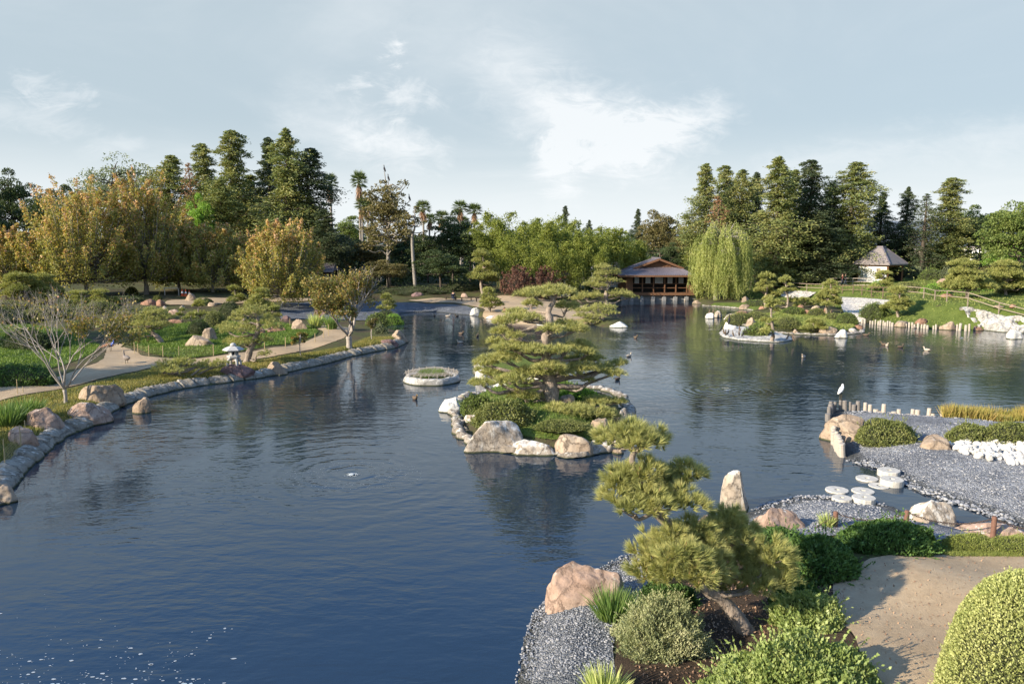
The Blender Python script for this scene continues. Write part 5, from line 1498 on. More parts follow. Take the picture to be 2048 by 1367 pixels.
bush(786, 650, 46, 24, 'bright green mounded shrub on the point by the slate beach', M['leaf_bright'], .10, 2600, 336, lump=.1)
bush(755, 652, 50, 28, 'shaded green shrub beside the bright mounded one', M['leaf_mid'], .11, 2400, 337, lump=.15)
bush(760, 668, 34, 20, 'pale grey small shrub behind the young round tree', M['leaf_grey'], .1, 1200, 338, lump=.2)
bush(770, 636, 44, 16, 'dark small shrub under the pine by the slate beach', M['leaf_dark'], .12, 1400, 339, lump=.2)
# far middle
bush(1158, 594, 40, 20, 'rounded clipped shrub left of the tea house shore pine', M['box'], .14, 1500, 340, lump=.06)
bush(1137, 577, 46, 12, 'bright clipped hedge in front of the small tiled gate', M['leaf_bright'], .14, 1500, 341, lump=.04, name='clipped_hedge', cat='hedge', flat_top=.5)
bush(1180, 578, 24, 16, 'bright clipped hedge block left of the tea house', M['leaf_bright'], .14, 1200, 342, lump=.04, name='clipped_hedge', cat='hedge', flat_top=.5)
bush(935, 582, 110, 22, 'dark low shrubs in shade behind the benches', M['leaf_dark'], .16, 2600, 343, lump=.2, depth=.5)
bush(830, 590, 140, 18, 'dark low shrubs in shade behind the slate beach', M['leaf_dark'], .16, 2600, 344, lump=.25, depth=.5)
bush(1393, 596, 26, 16, 'dark shrub between the tea house and the willow', M['leaf_dark'], .14, 1200, 345, lump=.2)
# right garden
bush(1478, 650, 60, 28, 'rounded sunlit shrub at the left end of the garden mound', M['box'], .10, 3400, 350, lump=.08)
bush(1515, 640, 50, 18, 'flat cushion shrub behind the thin islet pine', M['box'], .10, 2400, 351, lump=.14)
bush(1574, 663, 58, 32, 'largest clipped dome on the garden mound', M['box'], .09, 4200, 352, lump=.04)
bush(1693, 648, 46, 25, 'dark round clipped dome below the white weir', M['leaf_mid'], .09, 3400, 353, lump=.04)
bush(1587, 629, 48, 16, 'flat sunlit hedge in the middle of the garden mound', M['leaf_mid'], .10, 2600, 354, lump=.05, flat_top=.6)
bush(1525, 680, 56, 32, 'broad leaved bright shrub on the bird islet', M['leaf_mid'], .15, 1700, 355, lump=.24, base=P(1512, 676) + np.array([.3, .6, .15]))
bush(1668, 640, 36, 16, 'small light shrub left of the dark round dome', M['box'], .10, 1500, 356, lump=.15)
bush(1632, 632, 34, 18, 'pale rounded shrub beside the dense pine', M['box'], .10, 1500, 357, lump=.12)
bush(1750, 638, 60, 34, 'dark creeping shrub on the left edge of the hillside', M['leaf_mid'], .12, 3000, 358, lump=.16)
bush(1515, 612, 60, 14, 'dark low shrub at the back of the willow bank', M['leaf_mid'], .12, 1800, 359, lump=.2)
HB = [(1762, 585, 60, 26, 'rounded hill hedge in front of the pavilion, left end of the row'), (1815, 586, 70, 24, 'rounded hill hedge below the palms-like shrubs, second from the left of the row'), (1868, 588, 60, 22, 'rounded hill hedge left of the large hill pine'),
    (1905, 584, 60, 20, 'rounded hill hedge directly behind the large hill pine trunk'), (1960, 584, 80, 24, 'long hill hedge between the two large hill pines'), (2030, 586, 80, 26, 'hill hedge cut by the right edge of the photo')]
for i, a in enumerate(HB): bush(*a[:5], M['box'] if i % 2 else M['leaf_bright'], .13, 3400, 360 + i, lump=.08, name='clipped_hedge', cat='hedge', group='hedges on the right hill')
HB2 = [(1725, 556, 40, 26, 'dark cycad like shrub left of the pavilion wall', 'leaf_dark'), (1800, 556, 50, 30, 'feathery olive shrub in front of the open side of the pavilion', 'leaf_mid'), (1832, 558, 40, 26, 'pale dry shrub right of the pavilion front', 'leaf_grey'), (1862, 560, 50, 24, 'yellow green shrub at the foot of the sparse conifer', 'leaf_mid'),
    (1905, 560, 60, 26, 'light shrub behind the crown of the large hill pine', 'leaf_grey'), (1975, 556, 50, 22, 'dry brownish shrub near the utility pole', 'leaf_olive'), (2030, 552, 70, 34, 'yellow green shrub under the right edge pine', 'leaf_mid'), (1600, 566, 40, 26, 'shrub in shade behind the rail fence', 'leaf_olive'), (1680, 566, 60, 18, 'dark low shrub behind the far rail fence', 'leaf_dark')]
for i, a in enumerate(HB2): bush(*a[:5], M[a[5]], .17, 1700, 370 + i, lump=.25)

# small cloud pines
for a in [
    (1532, 617, 546, 30, 'wide many tiered pine at the rear of the willow bank', 401, 5, -.1), (1573, 618, 553, 24, 'flat topped pine with a bare forked trunk beside the small white rock face', 402, 3, -.1),
    (1543, 684, 596, 26, 'thin single stemmed pine rising beside the bird islet shrub', 403, 3, -.05), (1654, 628, 561, 26, 'dense upright pine in front of the white weir', 404, 7, .1),
    (1797, 634, 572, 30, 'round topped pine on the hillside slope right of the weir', 405, 4, -.15), (1934, 596, 520, 48, 'large hill pine with a forked pale trunk above the fence', 406, 5, -.2),
    (2012, 590, 522, 44, 'large hill pine at the right edge with low arms', 407, 6, -.1), (1765, 584, 542, 24, 'slender pine standing among the hill hedges', 408, 4, -.05),
    (1624, 660, 638, 22, 'low leaning pine with white bare stems on the garden mound', 409, 2, .3), (1608, 614, 596, 24, 'small flat pine right of the small white rock face', 410, 2, 0),
    (1640, 662, 642, 14, 'low dark pine cushion near the brown rim rock', 411, 2, 0),
    (979, 624, 576, 24, 'ball topped tiered pine on the far shore', 412, 4, 0), (966, 588, 500, 32, 'tall dark tiered pine in front of the bamboo', 413, 6, -.1),
    (56, 612, 546, 44, 'open pine with a crooked bare trunk at the far left', 414, 4, -.25), (90, 606, 548, 38, 'dark layered pine behind the crooked one at the far left', 415, 5, .1),
    (150, 622, 582, 34, 'low layered pine behind the white twigs of the bare tree', 416, 3, .1), (205, 612, 580, 30, 'flat pine left of the straight autumn trunk', 417, 3, 0),
    (402, 641, 600, 20, 'small pine with a thin curved stem behind the clipped balls', 418, 2, -.15), (384, 646, 626, 18, 'little flat pine on a short stem at the upper lawn edge', 419, 1, 0), (365, 642, 618, 12, 'tiny shaded pine held by two props', 420, 1, 0),
    (470, 612, 572, 22, 'light green tiered pine behind the topiary bush', 421, 3, -.1), (520, 620, 578, 28, 'rounded sunlit pine behind the lantern pine', 422, 4, .1), (546, 640, 612, 18, 'flat dark pine at the edge of the slate beach', 423, 2, .1),
    (772, 628, 588, 18, 'small crooked pine at the left end of the slate beach water', 424, 3, .2), (1140, 594, 552, 14, 'small shaded pine near the tiled gate', 425, 3, 0)]:
    auto_pine(*a[:8], dens=42 if a[1] < 640 else 40)

# young and bare trees
def bare(px, py, top, label, seed, mask, mat, tilt=0, **k):
    b = G(px, py); h = at_y(px, top, b[1])[2] - b[2]
    T, C = bare_tree(b, h * k.pop('hs', 1.0), seed, mask, **k)
    e = empty('thinning_tree', b, label, 'tree')
    link('trunk', T.mesh('trunk', M['bare'], True), e); link('leaves', C.mesh('leaves', M[mat]), e)
bare(131, 806, 570, 'many stemmed pale tree with bare left branches and thin leaves on its right side', 21, lambda p, r: (p[0] > -.06 - .06 * r.rand() and p[2] < .52 + .14 * r.rand() and r.rand() < .9) or r.rand() < .03, 'pear', levels=5, n0=7, leaf=.15, nleaf=15, trunk=.10, hs=1.16, spread=.50, r0=.08)
bare(698, 696, 524, 'forked pale tree full of yellowing leaves with bare twigs at its upper right', 25, lambda p, r: (p[0] < .16 + .1 * r.rand() and p[2] < .74 + .14 * r.rand() and r.rand() < .95) or r.rand() < .06, 'pear', levels=5, n0=6, leaf=.19, nleaf=17, trunk=.13, hs=1.04, spread=.56)
for px, py, top, lab, sd, m in ((603, 713, 662, 'small leafy sapling on the bank between path and kerb', 31, 'pear'), (744, 679, 632, 'young round headed tree near the tip of the left bank', 32, 'leaf_olive')):
    b = G(px, py); h = at_y(px, top, b[1])[2] - b[2]
    T, C = clump_tree(h, h * .36, h * .33, sd, 16, 70, .14, .35)
    spawn(proto(T, C, 'bare', M[m]), 'young_tree', lab, 'tree', b)

# grass clumps
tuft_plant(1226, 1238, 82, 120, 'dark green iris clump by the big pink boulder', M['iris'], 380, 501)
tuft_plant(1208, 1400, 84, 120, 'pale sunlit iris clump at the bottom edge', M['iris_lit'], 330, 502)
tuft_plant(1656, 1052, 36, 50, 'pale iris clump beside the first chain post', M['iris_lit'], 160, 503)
tuft_plant(54, 838, 56, 92, 'tall grass clump behind the round brown boulder', M['iris'], 420, 504, wd=.035)
tuft_plant(14, 852, 60, 90, 'tall grass clump cut by the left edge', M['iris'], 380, 505, wd=.035)
tuft_plant(632, 656, 34, 40, 'upright rushes at the right end of the lawn', M['iris_lit'], 240, 506, wd=.05, droop=.2)
tuft_plant(664, 658, 34, 40, 'upright rushes behind the forked tree', M['iris'], 240, 507, wd=.05, droop=.2)
def reeds():
    rng = np.random.RandomState(8); mb = MB(); n = 5200
    px = rng.uniform(1884, 2130, n); py = 836 + (px - 1884) * .03 + rng.uniform(-3, 10, n)
    pts = np.array([P(a, b) for a, b in zip(px, py)]); pts[:, 2] = np.maximum(H(pts[:, 0], pts[:, 1]), 0)
    d = np.c_[rng.normal(size=n) * .22, rng.normal(size=n) * .22, np.ones(n)]
    hh = (.55 + .35 * rng.rand(n)) * (.75 + .45 * vnoise(np.c_[pts[:, :2] * .9, np.zeros(n)], 3))
    mb.geo(curved_blades(rng, pts, d, hh, .022, .15))
    tag(link('reeds', mb.mesh('reeds', M['reed'])), 'bed of yellow green reeds along the rear shore of the peninsula', 'reeds', None, 'stuff')
reeds()
# lawn grass
def lawn_grass():
    rng = np.random.RandomState(18)
    def fill(px, n, L, wd, mat, name, lab, world=False, up=1.0):
        poly = px if world else [tuple(G(a, b)[:2]) for a, b in px]
        p = np.array(poly); q = rng.uniform(p.min(0), p.max(0), (n * 4, 2)); q = q[sdf(poly, q[:, 0], q[:, 1]) < -.1][:n]
        s_, _, _ = landdist(q[:, 0], q[:, 1]); q = q[s_ > .66]
        m = len(q)
        keep = vnoise(np.c_[q * .8, np.zeros(m)], 4) + .6 * rng.rand(m) > -.25
        q = q[keep]; m = len(q)
        z = H(q[:, 0], q[:, 1]) + .02
        mb = MB(); mb.geo(blades(rng, np.c_[q, z], np.c_[rng.normal(size=(m, 2)) * .5, np.full(m, up)], L * (.6 + .8 * rng.rand(m)), wd))
        tag(link(name, mb.mesh(name, mat)), lab, 'grass', None, 'stuff')
    fill([(262,690),(290,706),(330,714),(440,709),(560,690),(618,677),(640,664),(620,652),(560,645),(470,642),(400,640),(340,650),(285,668)], 26000, .16, .07, M['grass_blade'], 'grass', 'short bright green grass of the middle lawn')
    fill([(-60,640),(0,640),(70,650),(150,668),(205,690),(180,712),(100,738),(0,750),(-60,760)], 16000, .16, .07, M['grass_blade'], 'grass', 'short green grass of the far left lawn')
    fill([(-40,825),(0,805),(120,781),(200,764),(320,734),(480,727),(590,709),(690,694),(740,674),(790,674),(796,688),(690,712),(560,742),(400,768),(300,790),(230,816),(150,860),(80,905),(0,950)], 42000, .13, .035, M['dry_blade'], 'grass', 'yellowish turf of the bank between path and kerb')
    fill(HILLW, 80000, .15, .10, M['moss'], 'ground_cover', 'sunlit ground cover on the right hillside', True, .6)
    fill([(1480,640),(1510,632),(1560,620),(1640,624),(1700,634),(1722,655),(1700,664),(1640,666),(1560,662),(1500,652)], 12000, .13, .08, M['moss'], 'ground_cover', 'short green cover of the garden mound', False, .6)
    fill([tuple(np.array(p) * .9 + np.mean(ISL1, 0) * .1) for p in ISL1], 6000, .14, .04, M['grass_blade'], 'grass', 'thin grass between the shrubs of the middle island', True)
    fill([(1890,1096),(1960,1100),(2060,1108),(2060,1118),(1900,1116),(1870,1108)], 5000, .09, .012, M['moss'], 'grass', 'soft grass edge where the mossy mounds meet the path')
lawn_grass()
def litter():
    rng = np.random.RandomState(28); mb = MB()
    for px, n in (([(1300,1180),(1500,1150),(1690,1180),(1690,1260),(1560,1290),(1420,1380),(1280,1380),(1260,1300)], 2500), ([(1700,1160),(1890,1110),(2048,1120),(1900,1300),(1800,1367),(1720,1280)], 350)):
        w_ = [tuple(G(a, b)[:2]) for a, b in px]; p = np.array(w_)
        q = rng.uniform(p.min(0), p.max(0), (n * 3, 2)); q = q[sdf(w_, q[:, 0], q[:, 1]) < 0][:n]
        mb.geo(leaves(rng, np.c_[q, H(q[:, 0], q[:, 1]) + .05], .05, None, 1, .5, .8))
    tag(link('leaf_litter', mb.mesh('leaf_litter', M['litter'])), 'dry leaf litter on the soil and path in the foreground', 'leaf litter', None, 'stuff')
M['litter'] = leafmat('dry_leaf_litter', [(.10, .06, .035), (.20, .13, .07), (.30, .22, .13)], .1)
litter()

# ================================================================== built things
M['wood'] = woodmat('reddish_cedar_boards', (.115, .055, .030), (.20, .105, .055))
M['wood_dark'] = woodmat('dark_timber', (.045, .03, .022), (.09, .06, .042))
M['wood_grey'] = woodmat('weathered_rails', (.20, .155, .115), (.33, .27, .21))
M['log'] = woodmat('bleached_logs', (.30, .255, .205), (.50, .45, .38), 4)
M['log_dark'] = woodmat('damp_logs', (.12, .11, .10), (.24, .22, .20), 4)
M['wood_brown'] = woodmat('brown_rails', (.12, .08, .055), (.20, .14, .10))
M['paper'] = plain('paper_screens', (.62, .66, .68), .6, .05)
M['dark'] = plain('interior_shade', (.02, .018, .016), .8)  # near-black carries the shade inside rooms and the lantern hollow
M['tile'] = plain('grey_violet_roof_tiles', (.15, .135, .155), .42, .3, 3, .3, .5)
M['tile_tan'] = plain('taupe_roof_shingles', (.21, .185, .175), .85, .18, 4, .4)
M['plaster'] = plain('white_plaster', (.66, .66, .64), .8, .06)
M['stone_lt'] = plain('pale_granite', (.42, .41, .39), .85, .2, 14, .6)
M['grey_stone'] = plain('grey_footing_stone', (.22, .22, .22), .9, .3, 6, .8)
M['rust'] = plain('rusty_post_paint', (.16, .085, .06), .8, .3, 10)
M['chain'] = plain('rusty_chain', (.12, .085, .065), .6, .3, 12, .3, .5, .6)
M['orange'] = plain('orange_cone_rubber', (.62, .10, .03), .6, .1)
M['white'] = plain('white_band', (.75, .75, .73), .6, .05)
M['stake'] = woodmat('bamboo_stakes', (.33, .25, .13), (.46, .37, .21))
M['tan_wall'] = plain('tan_wall', (.40, .33, .25), .85, .08)
M['glass'] = plain('dark_window_glass', (.03, .04, .05), .15, .1, 2, 0, .6)

def tea_house():
    Df = 108.6
    X = lambda px, y=Df: at_y(px, 560, y)[0]
    Z = lambda py, y=Df: at_y(1300, py, y)[2]
    base = np.array([X(1252), Df, 0.0])
    e = empty('tea_house', base, 'brown wooden tea house on low stilts over the water with a grey hipped gable roof', 'building')
    def part(n, mb, m, par=e, off=None, sm=False): return link(n, mb.mesh(n, m, sm, base if off is None else off), par)
    x0, xa, xb, x1 = X(1252.5), X(1264), X(1374.5), X(1388)
    zf, zt, ze = Z(585), Z(551.5), Z(549.5)
    y1 = Df + 8.5
    mb = MB()
    mb.geo(box(((x0+xa)/2, Df + .1, (zf+zt)/2), (xa-x0, .2, zt-zf))).geo(box(((xb+x1)/2, Df + .1, (zf+zt)/2), (x1-xb, .2, zt-zf)))
    mb.geo(box((x0 + .1, (Df+y1)/2 + .11, (zf+zt)/2), (.2, y1-Df-.22, zt-zf))).geo(box((x1 - .1, (Df+y1)/2 + .11, (zf+zt)/2), (.2, y1-Df-.22, zt-zf)))
    for k in range(9): mb.geo(box((x0 - .015, Df + .6 + k * .95, (zf+zt)/2), (.05, .07, zt-zf-.02)))
    for k in range(4): mb.geo(box((x0 + .12 + k * (xa-x0-.24)/3, Df - .012, (zf+zt)/2), (.05, .05, zt-zf-.02)))
    part('wall', mb, M['wood'])
    mb = MB(); mb.geo(box(((xa+xb)/2, Df + 2.2, (zf+zt)/2), (xb-xa, .1, zt-zf))); mb.geo(box(((xa+xb)/2, Df + 1.1, zt + .03), (xb-xa, 2.1, .05)))
    part('inner_wall', mb, M['dark'])
    mb = MB(); mb.geo(box(((x0+x1)/2, Df + .9, zf - .19), (x1-x0+.1, 2.2, .36)))
    part('floor_beam', mb, M['wood'])
    for px in (1264.5, 1285, 1307.3, 1329.5, 1352, 1374):
        mb = MB(); mb.geo(box((X(px), Df - .02, (zf+zt)/2), (.15, .15, zt-zf - .02))); part('post', mb, M['wood'])
    mb = MB()
    for py in (567, 575.5): mb.geo(box(((xa+xb)/2, Df + .1, Z(py)), (xb-xa-.1, .07, .09)))
    part('railing', mb, M['wood'])
    for a, b in ((1269, 1278), (1291, 1301), (1310, 1326), (1335, 1345), (1357, 1367)):
        yy = Df + 1.2; x_a, x_b, z_a, z_b = X(a, yy), X(b, yy), Z(567, yy), Z(553, yy)
        mb = MB(); mb.geo(box(((x_a+x_b)/2, yy, (z_a+z_b)/2), (x_b-x_a, .04, z_b-z_a))); w_ = part('window', mb, M['paper'])
        mb = MB(); nx = 6 if b - a > 12 else 3
        for i in range(nx + 1): mb.geo(box((x_a + (x_b-x_a)*i/nx, yy - .032, (z_a+z_b)/2), (.03, .02, z_b-z_a)))
        for j in range(5): mb.geo(box(((x_a+x_b)/2, yy - .036, z_a + (z_b-z_a)*j/4), (x_b-x_a, .02, .03)))
        part('lattice', mb, M['wood_grey'], w_)
    for px in (1264, 1284, 1306.5, 1329, 1351.5, 1374):
        mb = MB(); mb.geo(box((X(px), Df + .05, (zf-.37)/2 + .3), (.18, .18, zf-.37 - .6))).geo(box((X(px), Df + .05, .28), (.5, .5, .62)))
        part('stilt', mb, M['grey_stone'])
    mb = MB(); mb.geo(box(((x0+x1)/2, Df + 3.2, .22), (x1-x0+1.2, 5.6, 1.0))); part('stone_footing', mb, M['grey_stone'])
    # roof
    a0, a1 = X(1240, Df - 1.3), X(1393, Df - 1.3); yf, yb = Df - 1.3, y1 + 1.2
    yg = Df + 2.0; zg = Z(534.5, yg); gx0, gx1 = X(1271, yg), X(1359, yg); rx = X(1316.5, yg); zr = Z(517.5, yg); yr = yb - 3.3
    th = .22
    mb = MB()
    V = np.array([(a0,yf,ze),(a1,yf,ze),(a1,yb,ze),(a0,yb,ze),(gx0,yg,zg),(gx1,yg,zg),(gx1,yr,zg),(gx0,yr,zg),(rx,yg-.6,zr),(rx,yr+.6,zr),(gx0-.5,yg-.6,zg-.1),(gx1+.5,yg-.6,zg-.1),(gx0-.5,yr+.6,zg-.1),(gx1+.5,yr+.6,zg-.1)], float)
    mb.add(V, [np.array([(0,1,5,4),(1,2,6,5),(2,3,7,6),(3,0,4,7),(10,8,9,12),(8,11,13,9)])])
    Vb = V.copy(); Vb[:, 2] -= th
    mb.add(Vb, [np.array([(0,3,2,1),(10,12,9,8),(8,9,13,11)])])
    rf = part('roof', mb, M['tile'])
    mb = MB()
    n = 34
    for i in range(n):
        t = (i + .5) / n
        mb.geo(bar((a0 + (a1-a0)*t, yf, ze + .03), (gx0 + (gx1-gx0)*t, yg, zg + .03), .09, .06))
    for i in range(18):
        t = (i + .5) / 18; y_ = yg - .6 + (yr - yg + 1.2) * t
        mb.geo(bar((gx0 - .5, y_, zg - .07), (rx, y_, zr + .03), .09, .06)); mb.geo(bar((gx1 + .5, y_, zg - .07), (rx, y_, zr + .03), .09, .06))
        y2 = yf + (yb - yf) * t
        mb.geo(bar((a0, y2, ze + .03), (gx0, yg + (yr - yg) * t, zg + .03), .09, .06))
    mb.geo(bar((rx, yg - .7, zr + .08), (rx, yr + .7, zr + .08), .3, .26))
    part('tile_rib', mb, M['tile'], rf)
    mb = MB(); mb.geo(bar((a0, yf - .03, ze - .13), (a1, yf - .03, ze - .13), .1, .24)).geo(bar((a0 - .03, yf, ze - .13), (a0 - .03, yb, ze - .13), .1, .24)).geo(bar((a1 + .03, yf, ze - .13), (a1 + .03, yb, ze - .13), .1, .24))
    mb.geo(bar((gx0 - .45, yg - .66, zg - .18), (rx, yg - .66, zr - .06), .1, .3)).geo(bar((gx1 + .45, yg - .66, zg - .18), (rx, yg - .66, zr - .06), .1, .3))
    part('fascia', mb, M['wood'])
    mb = MB(); mb.add([(gx0, yg, zg), (gx1, yg, zg), (rx, yg, zr - .2), (gx0, yg + .2, zg), (gx1, yg + .2, zg), (rx, yg + .2, zr - .2)], [np.array([(0, 1, 2), (3, 5, 4)])])
    for i in range(1, 14):
        t = i / 14; xx = gx0 + (gx1 - gx0) * t; hh = (zr - zg - .2) * (1 - abs(2 * t - 1)); mb.geo(box((xx, yg - .04, zg + hh / 2), (.06, .06, hh)))
    part('gable', mb, M['wood'])
tea_house()

def pavilion():
    D = 112.0
    c = far(1764, D); zb = c[2]
    X = lambda px: at_y(px, 540, D)[0]
    Z = lambda py: at_y(1764, py, D)[2]
    ze, zr = Z(527), Z(495.5)
    e = empty('garden_pavilion', c, 'small white walled pavilion with a taupe pyramid roof on the right hill', 'building')
    r = (X(1815) - X(1713)) / 2 / .985
    rot = R(-8)
    mb = MB()
    cs = [(math.cos(rot + k * math.pi / 2 - math.pi / 2), math.sin(rot + k * math.pi / 2 - math.pi / 2)) for k in range(4)]
    V = [(x * r, y * r, ze - zb) for x, y in cs] + [(x * .55, y * .55, zr - zb) for x, y in cs] + [(x * r, y * r, ze - zb - .15) for x, y in cs]
    mb.add(V, [np.array([(0,1,5,4),(1,2,6,5),(2,3,7,6),(3,0,4,7),(4,5,6,7),(8,11,10,9),(0,8,9,1),(1,9,10,2),(2,10,11,3),(3,11,8,0)])])
    rf = link('roof', mb.mesh('roof', M['tile_tan']), e)
    mb = MB()
    for x, y in cs: mb.geo(bar((x * r, y * r, ze - zb + .05), (x * .55, y * .55, zr - zb + .05), .16, .1))
    mb.geo(box((0, 0, zr - zb + .13), (.95, .95, .28), rot + math.pi / 4))
    link('ridge_cap', mb.mesh('ridge_cap', M['tile']), rf)
    q = r * .80; hh = ze - zb - .15
    w_ = [(x * q, y * q) for x, y in cs]
    def wall(a, b, z0, z1, th, m, n, par=e):
        a, b = np.array(a), np.array(b); mid = (a + b) / 2; L = np.linalg.norm(b - a)
        mb = MB(); mb.geo(box((mid[0], mid[1], (z0 + z1) / 2), (L, th, z1 - z0), math.atan2(b[1] - a[1], b[0] - a[0]))); return link(n, mb.mesh(n, m), par)
    wall(w_[0], w_[3], -.3, hh - .25, .2, M['plaster'], 'wall')                    # left face
    wl = wall(w_[3], w_[2], -.3, hh - .25, .2, M['plaster'], 'wall')
    wall(w_[1], w_[2], -.3, hh - .25, .18, M['dark'], 'inner_wall')
    for k in range(4):
        mb = MB(); mb.geo(box((w_[k][0], w_[k][1], hh / 2 - .1), (.24, .24, hh), rot)); link('post', mb.mesh('post', M['wood']), e)
    a, b = np.array(w_[0]), np.array(w_[3]); n_ = unit(np.array([-(b - a)[1], (b - a)[0]])); n_ = n_ if n_[0] < 0 or n_[1] < 0 else -n_
    p0, p1 = a + (b - a) * .22, a + (b - a) * .34
    mid = (p0 + p1) / 2 + n_ * .13
    mb = MB(); mb.geo(box((mid[0], mid[1], hh * .55), (np.linalg.norm(p1 - p0), .08, 1.3), math.atan2(b[1] - a[1], b[0] - a[0]))); link('window', mb.mesh('window', M['wood_grey']), e)
    mb = MB(); mb.geo(bar((w_[0][0], w_[0][1], hh - .12), (w_[1][0], w_[1][1], hh - .12), .22, .25)); mb.geo(bar((w_[0][0], w_[0][1], hh - .12), (w_[3][0], w_[3][1], hh - .12), .22, .25)); link('eave_beam', mb.mesh('eave_beam', M['wood']), e)
pavilion()

def hut(px, D, zlow, py_eave, py_ridge, wpx, label, name, wallm, roofm, depth=5, front_open=False):
    c = far(px, D); Xw = wpx * D / FPX
    Z = lambda py: at_y(px, py, D)[2] - c[2]
    e = empty(name, c, label, 'building')
    ze, zr = Z(py_eave), Z(py_ridge)
    mb = MB(); mb.geo(box((0, depth / 2, ze / 2 - .3), (Xw * .84, depth * .84, ze + .5))); link('wall', mb.mesh('wall', wallm), e)
    h = Xw / 2; y0, y1, ym = -.3, depth + .3, depth / 2
    V = np.array([(-h,y0,ze),(h,y0,ze),(h,y1,ze),(-h,y1,ze),(-h*.8,ym,zr),(h*.8,ym,zr)]); Vb = V.copy(); Vb[:, 2] -= .16
    mb = MB(); mb.add(V, [np.array([(0,1,5,4),(2,3,4,5)]), np.array([(1,2,5),(3,0,4)])]); mb.add(Vb, [np.array([(0,3,2,1)])])
    mb.geo(bar((-h, y0 - .03, ze - .1), (h, y0 - .03, ze - .1), .1, .2))
    r = link('roof', mb.mesh('roof', roofm), e)
    mb = MB()
    for i in range(14):
        t = (i + .5) / 14; mb.geo(bar((-h + 2*h*t, y0, ze + .04), (-h*.8 + 1.6*h*t, ym, zr + .04), .12, .08))
    mb.geo(bar((-h*.85, ym, zr + .06), (h*.85, ym, zr + .06), .3, .25))
    link('tile_rib', mb.mesh('tile_rib', roofm), r)
    mb = MB(); mb.geo(box((-Xw * .18, depth * .08 - .04, ze * .45), (Xw * .2, .08, ze * .7))); link('door', mb.mesh('door', M['wood_dark']), e)
    mb = MB(); mb.geo(box((Xw * .2, depth * .08 - .04, ze * .6), (Xw * .18, .08, ze * .35))); link('window', mb.mesh('window', M['glass']), e)
hut(1217, 124, 0, 543, 527, 60, 'grey ribbed roof building behind the left side of the tea house', 'outbuilding', M['plaster'], M['tile'], 6)
hut(1130, 109, 0, 553, 545, 26, 'tiny gate house with a red brown tiled roof in front of the bamboo', 'gate_house', M['plaster'], M['rock_red'], 3)
hut(640, 108, 0, 541, 529, 52, 'dark open shed with a grey violet roof in the shade under the redwoods', 'garden_shed', M['wood_dark'], M['tile'], 5)
def house(px, D, top, wpx, label, m, fl=2):
    c = far(px, D); w_ = wpx * D / FPX; h = at_y(px, top, D)[2] - c[2]
    e = empty('distant_building', c, label, 'building')
    mb = MB(); mb.geo(box((0, 4, h / 2 - .5), (w_, 8, h + 1))); link('wall', mb.mesh('wall', m), e)
    mb = MB(); mb.geo(box((0, 4, h + .15), (w_ + .6, 8.6, .3))); link('roof', mb.mesh('roof', M['tile_tan']), e)
    for f in range(fl):
        for k in range(3):
            mb = MB(); mb.geo(box((w_ * (-.3 + .3 * k), -.02, h * (f + .55) / fl), (w_ * .14, .08, h / fl * .45))); link('window', mb.mesh('window', M['glass']), e)
house(1984, 150, 496, 26, 'white two storey building seen left of the right edge pine', M['plaster'])
house(690, 190, 474, 34, 'low tan building far behind, below the tall palms', M['tan_wall'], 1)
house(842, 190, 476, 30, 'low tan building far behind the bare white trunk', M['tan_wall'], 1)
house(1850, 160, 500, 60, 'tan building behind the sparse dark conifer', M['tan_wall'])
house(76, 200, 508, 40, 'grey white building with dark posts seen under the left trees', M['plaster'], 1)
mb = MB(); c = far(1968, 118); mb.geo(tube([(0, 0, -.3), (.1, 0, 4.2)], [.13, .1], 8)).geo(box((.1, 0, 3.9), (1.2, .1, .1)))
tag(link('utility_pole', mb.mesh('utility_pole', M['wood_dark']), None, c), 'dark wooden pole with a short cross arm in front of the white building', 'pole')

# rail fences
def rail_fence(px, hgt, label, mat, rails=2, gap=2.6, cap=True):
    pts = [G(a, b) for a, b in px]
    L = np.concatenate([[0], np.cumsum([np.linalg.norm(pts[i+1][:2] - pts[i][:2]) for i in range(len(pts) - 1)])])
    n = max(2, int(L[-1] / gap) + 1)
    e = empty('rail_fence', pts[0], label, 'fence'); ps = []
    for u in np.linspace(0, L[-1], n):
        x, y = np.interp(u, L, [p[0] for p in pts]), np.interp(u, L, [p[1] for p in pts])
        q = np.array([x, y, hz_(x, y)]); ps.append(q)
        mb = MB(); mb.geo(box(q + [0, 0, hgt / 2 - .1], (.08, .08, hgt + .2))); link('post', mb.mesh('post', mat, False, pts[0]), e)
    for k in range(rails):
        mb = MB(); zz = hgt * (1 - .46 * k)
        for a, b in zip(ps[:-1], ps[1:]): mb.geo(bar(a + [0, -.1, zz], b + [0, -.1, zz], .04, .07))
        link('rail', mb.mesh('rail', mat, False, pts[0]), e)
rail_fence([(1800,592),(1845,596),(1900,605),(1950,616),(2000,629),(2060,646)], 1.15, 'long pale rail fence running down the hillside to the right edge', M['wood_grey'])
rail_fence([(1662,583),(1700,586),(1740,592),(1790,594)], 1.1, 'brown rail fence along the top of the white weir', M['wood_brown'])
rail_fence([(1500,578),(1560,578),(1600,581),(1645,584)], 1.1, 'brown rail fence behind the two pruned pines', M['wood_grey'])
rail_fence([(1660,570),(1700,570),(1750,571)], 1.0, 'pale rail fence at the far path below the pavilion', M['log'], 3)
rail_fence([(-40,612),(0,611),(40,610),(70,609)], 1.0, 'low wooden fence at the far left behind the lawn', M['wood_dark'])
rail_fence([(330,590),(358,591)], .9, 'short white rail barrier left of the traffic cones', M['log'], 1, 1.4)

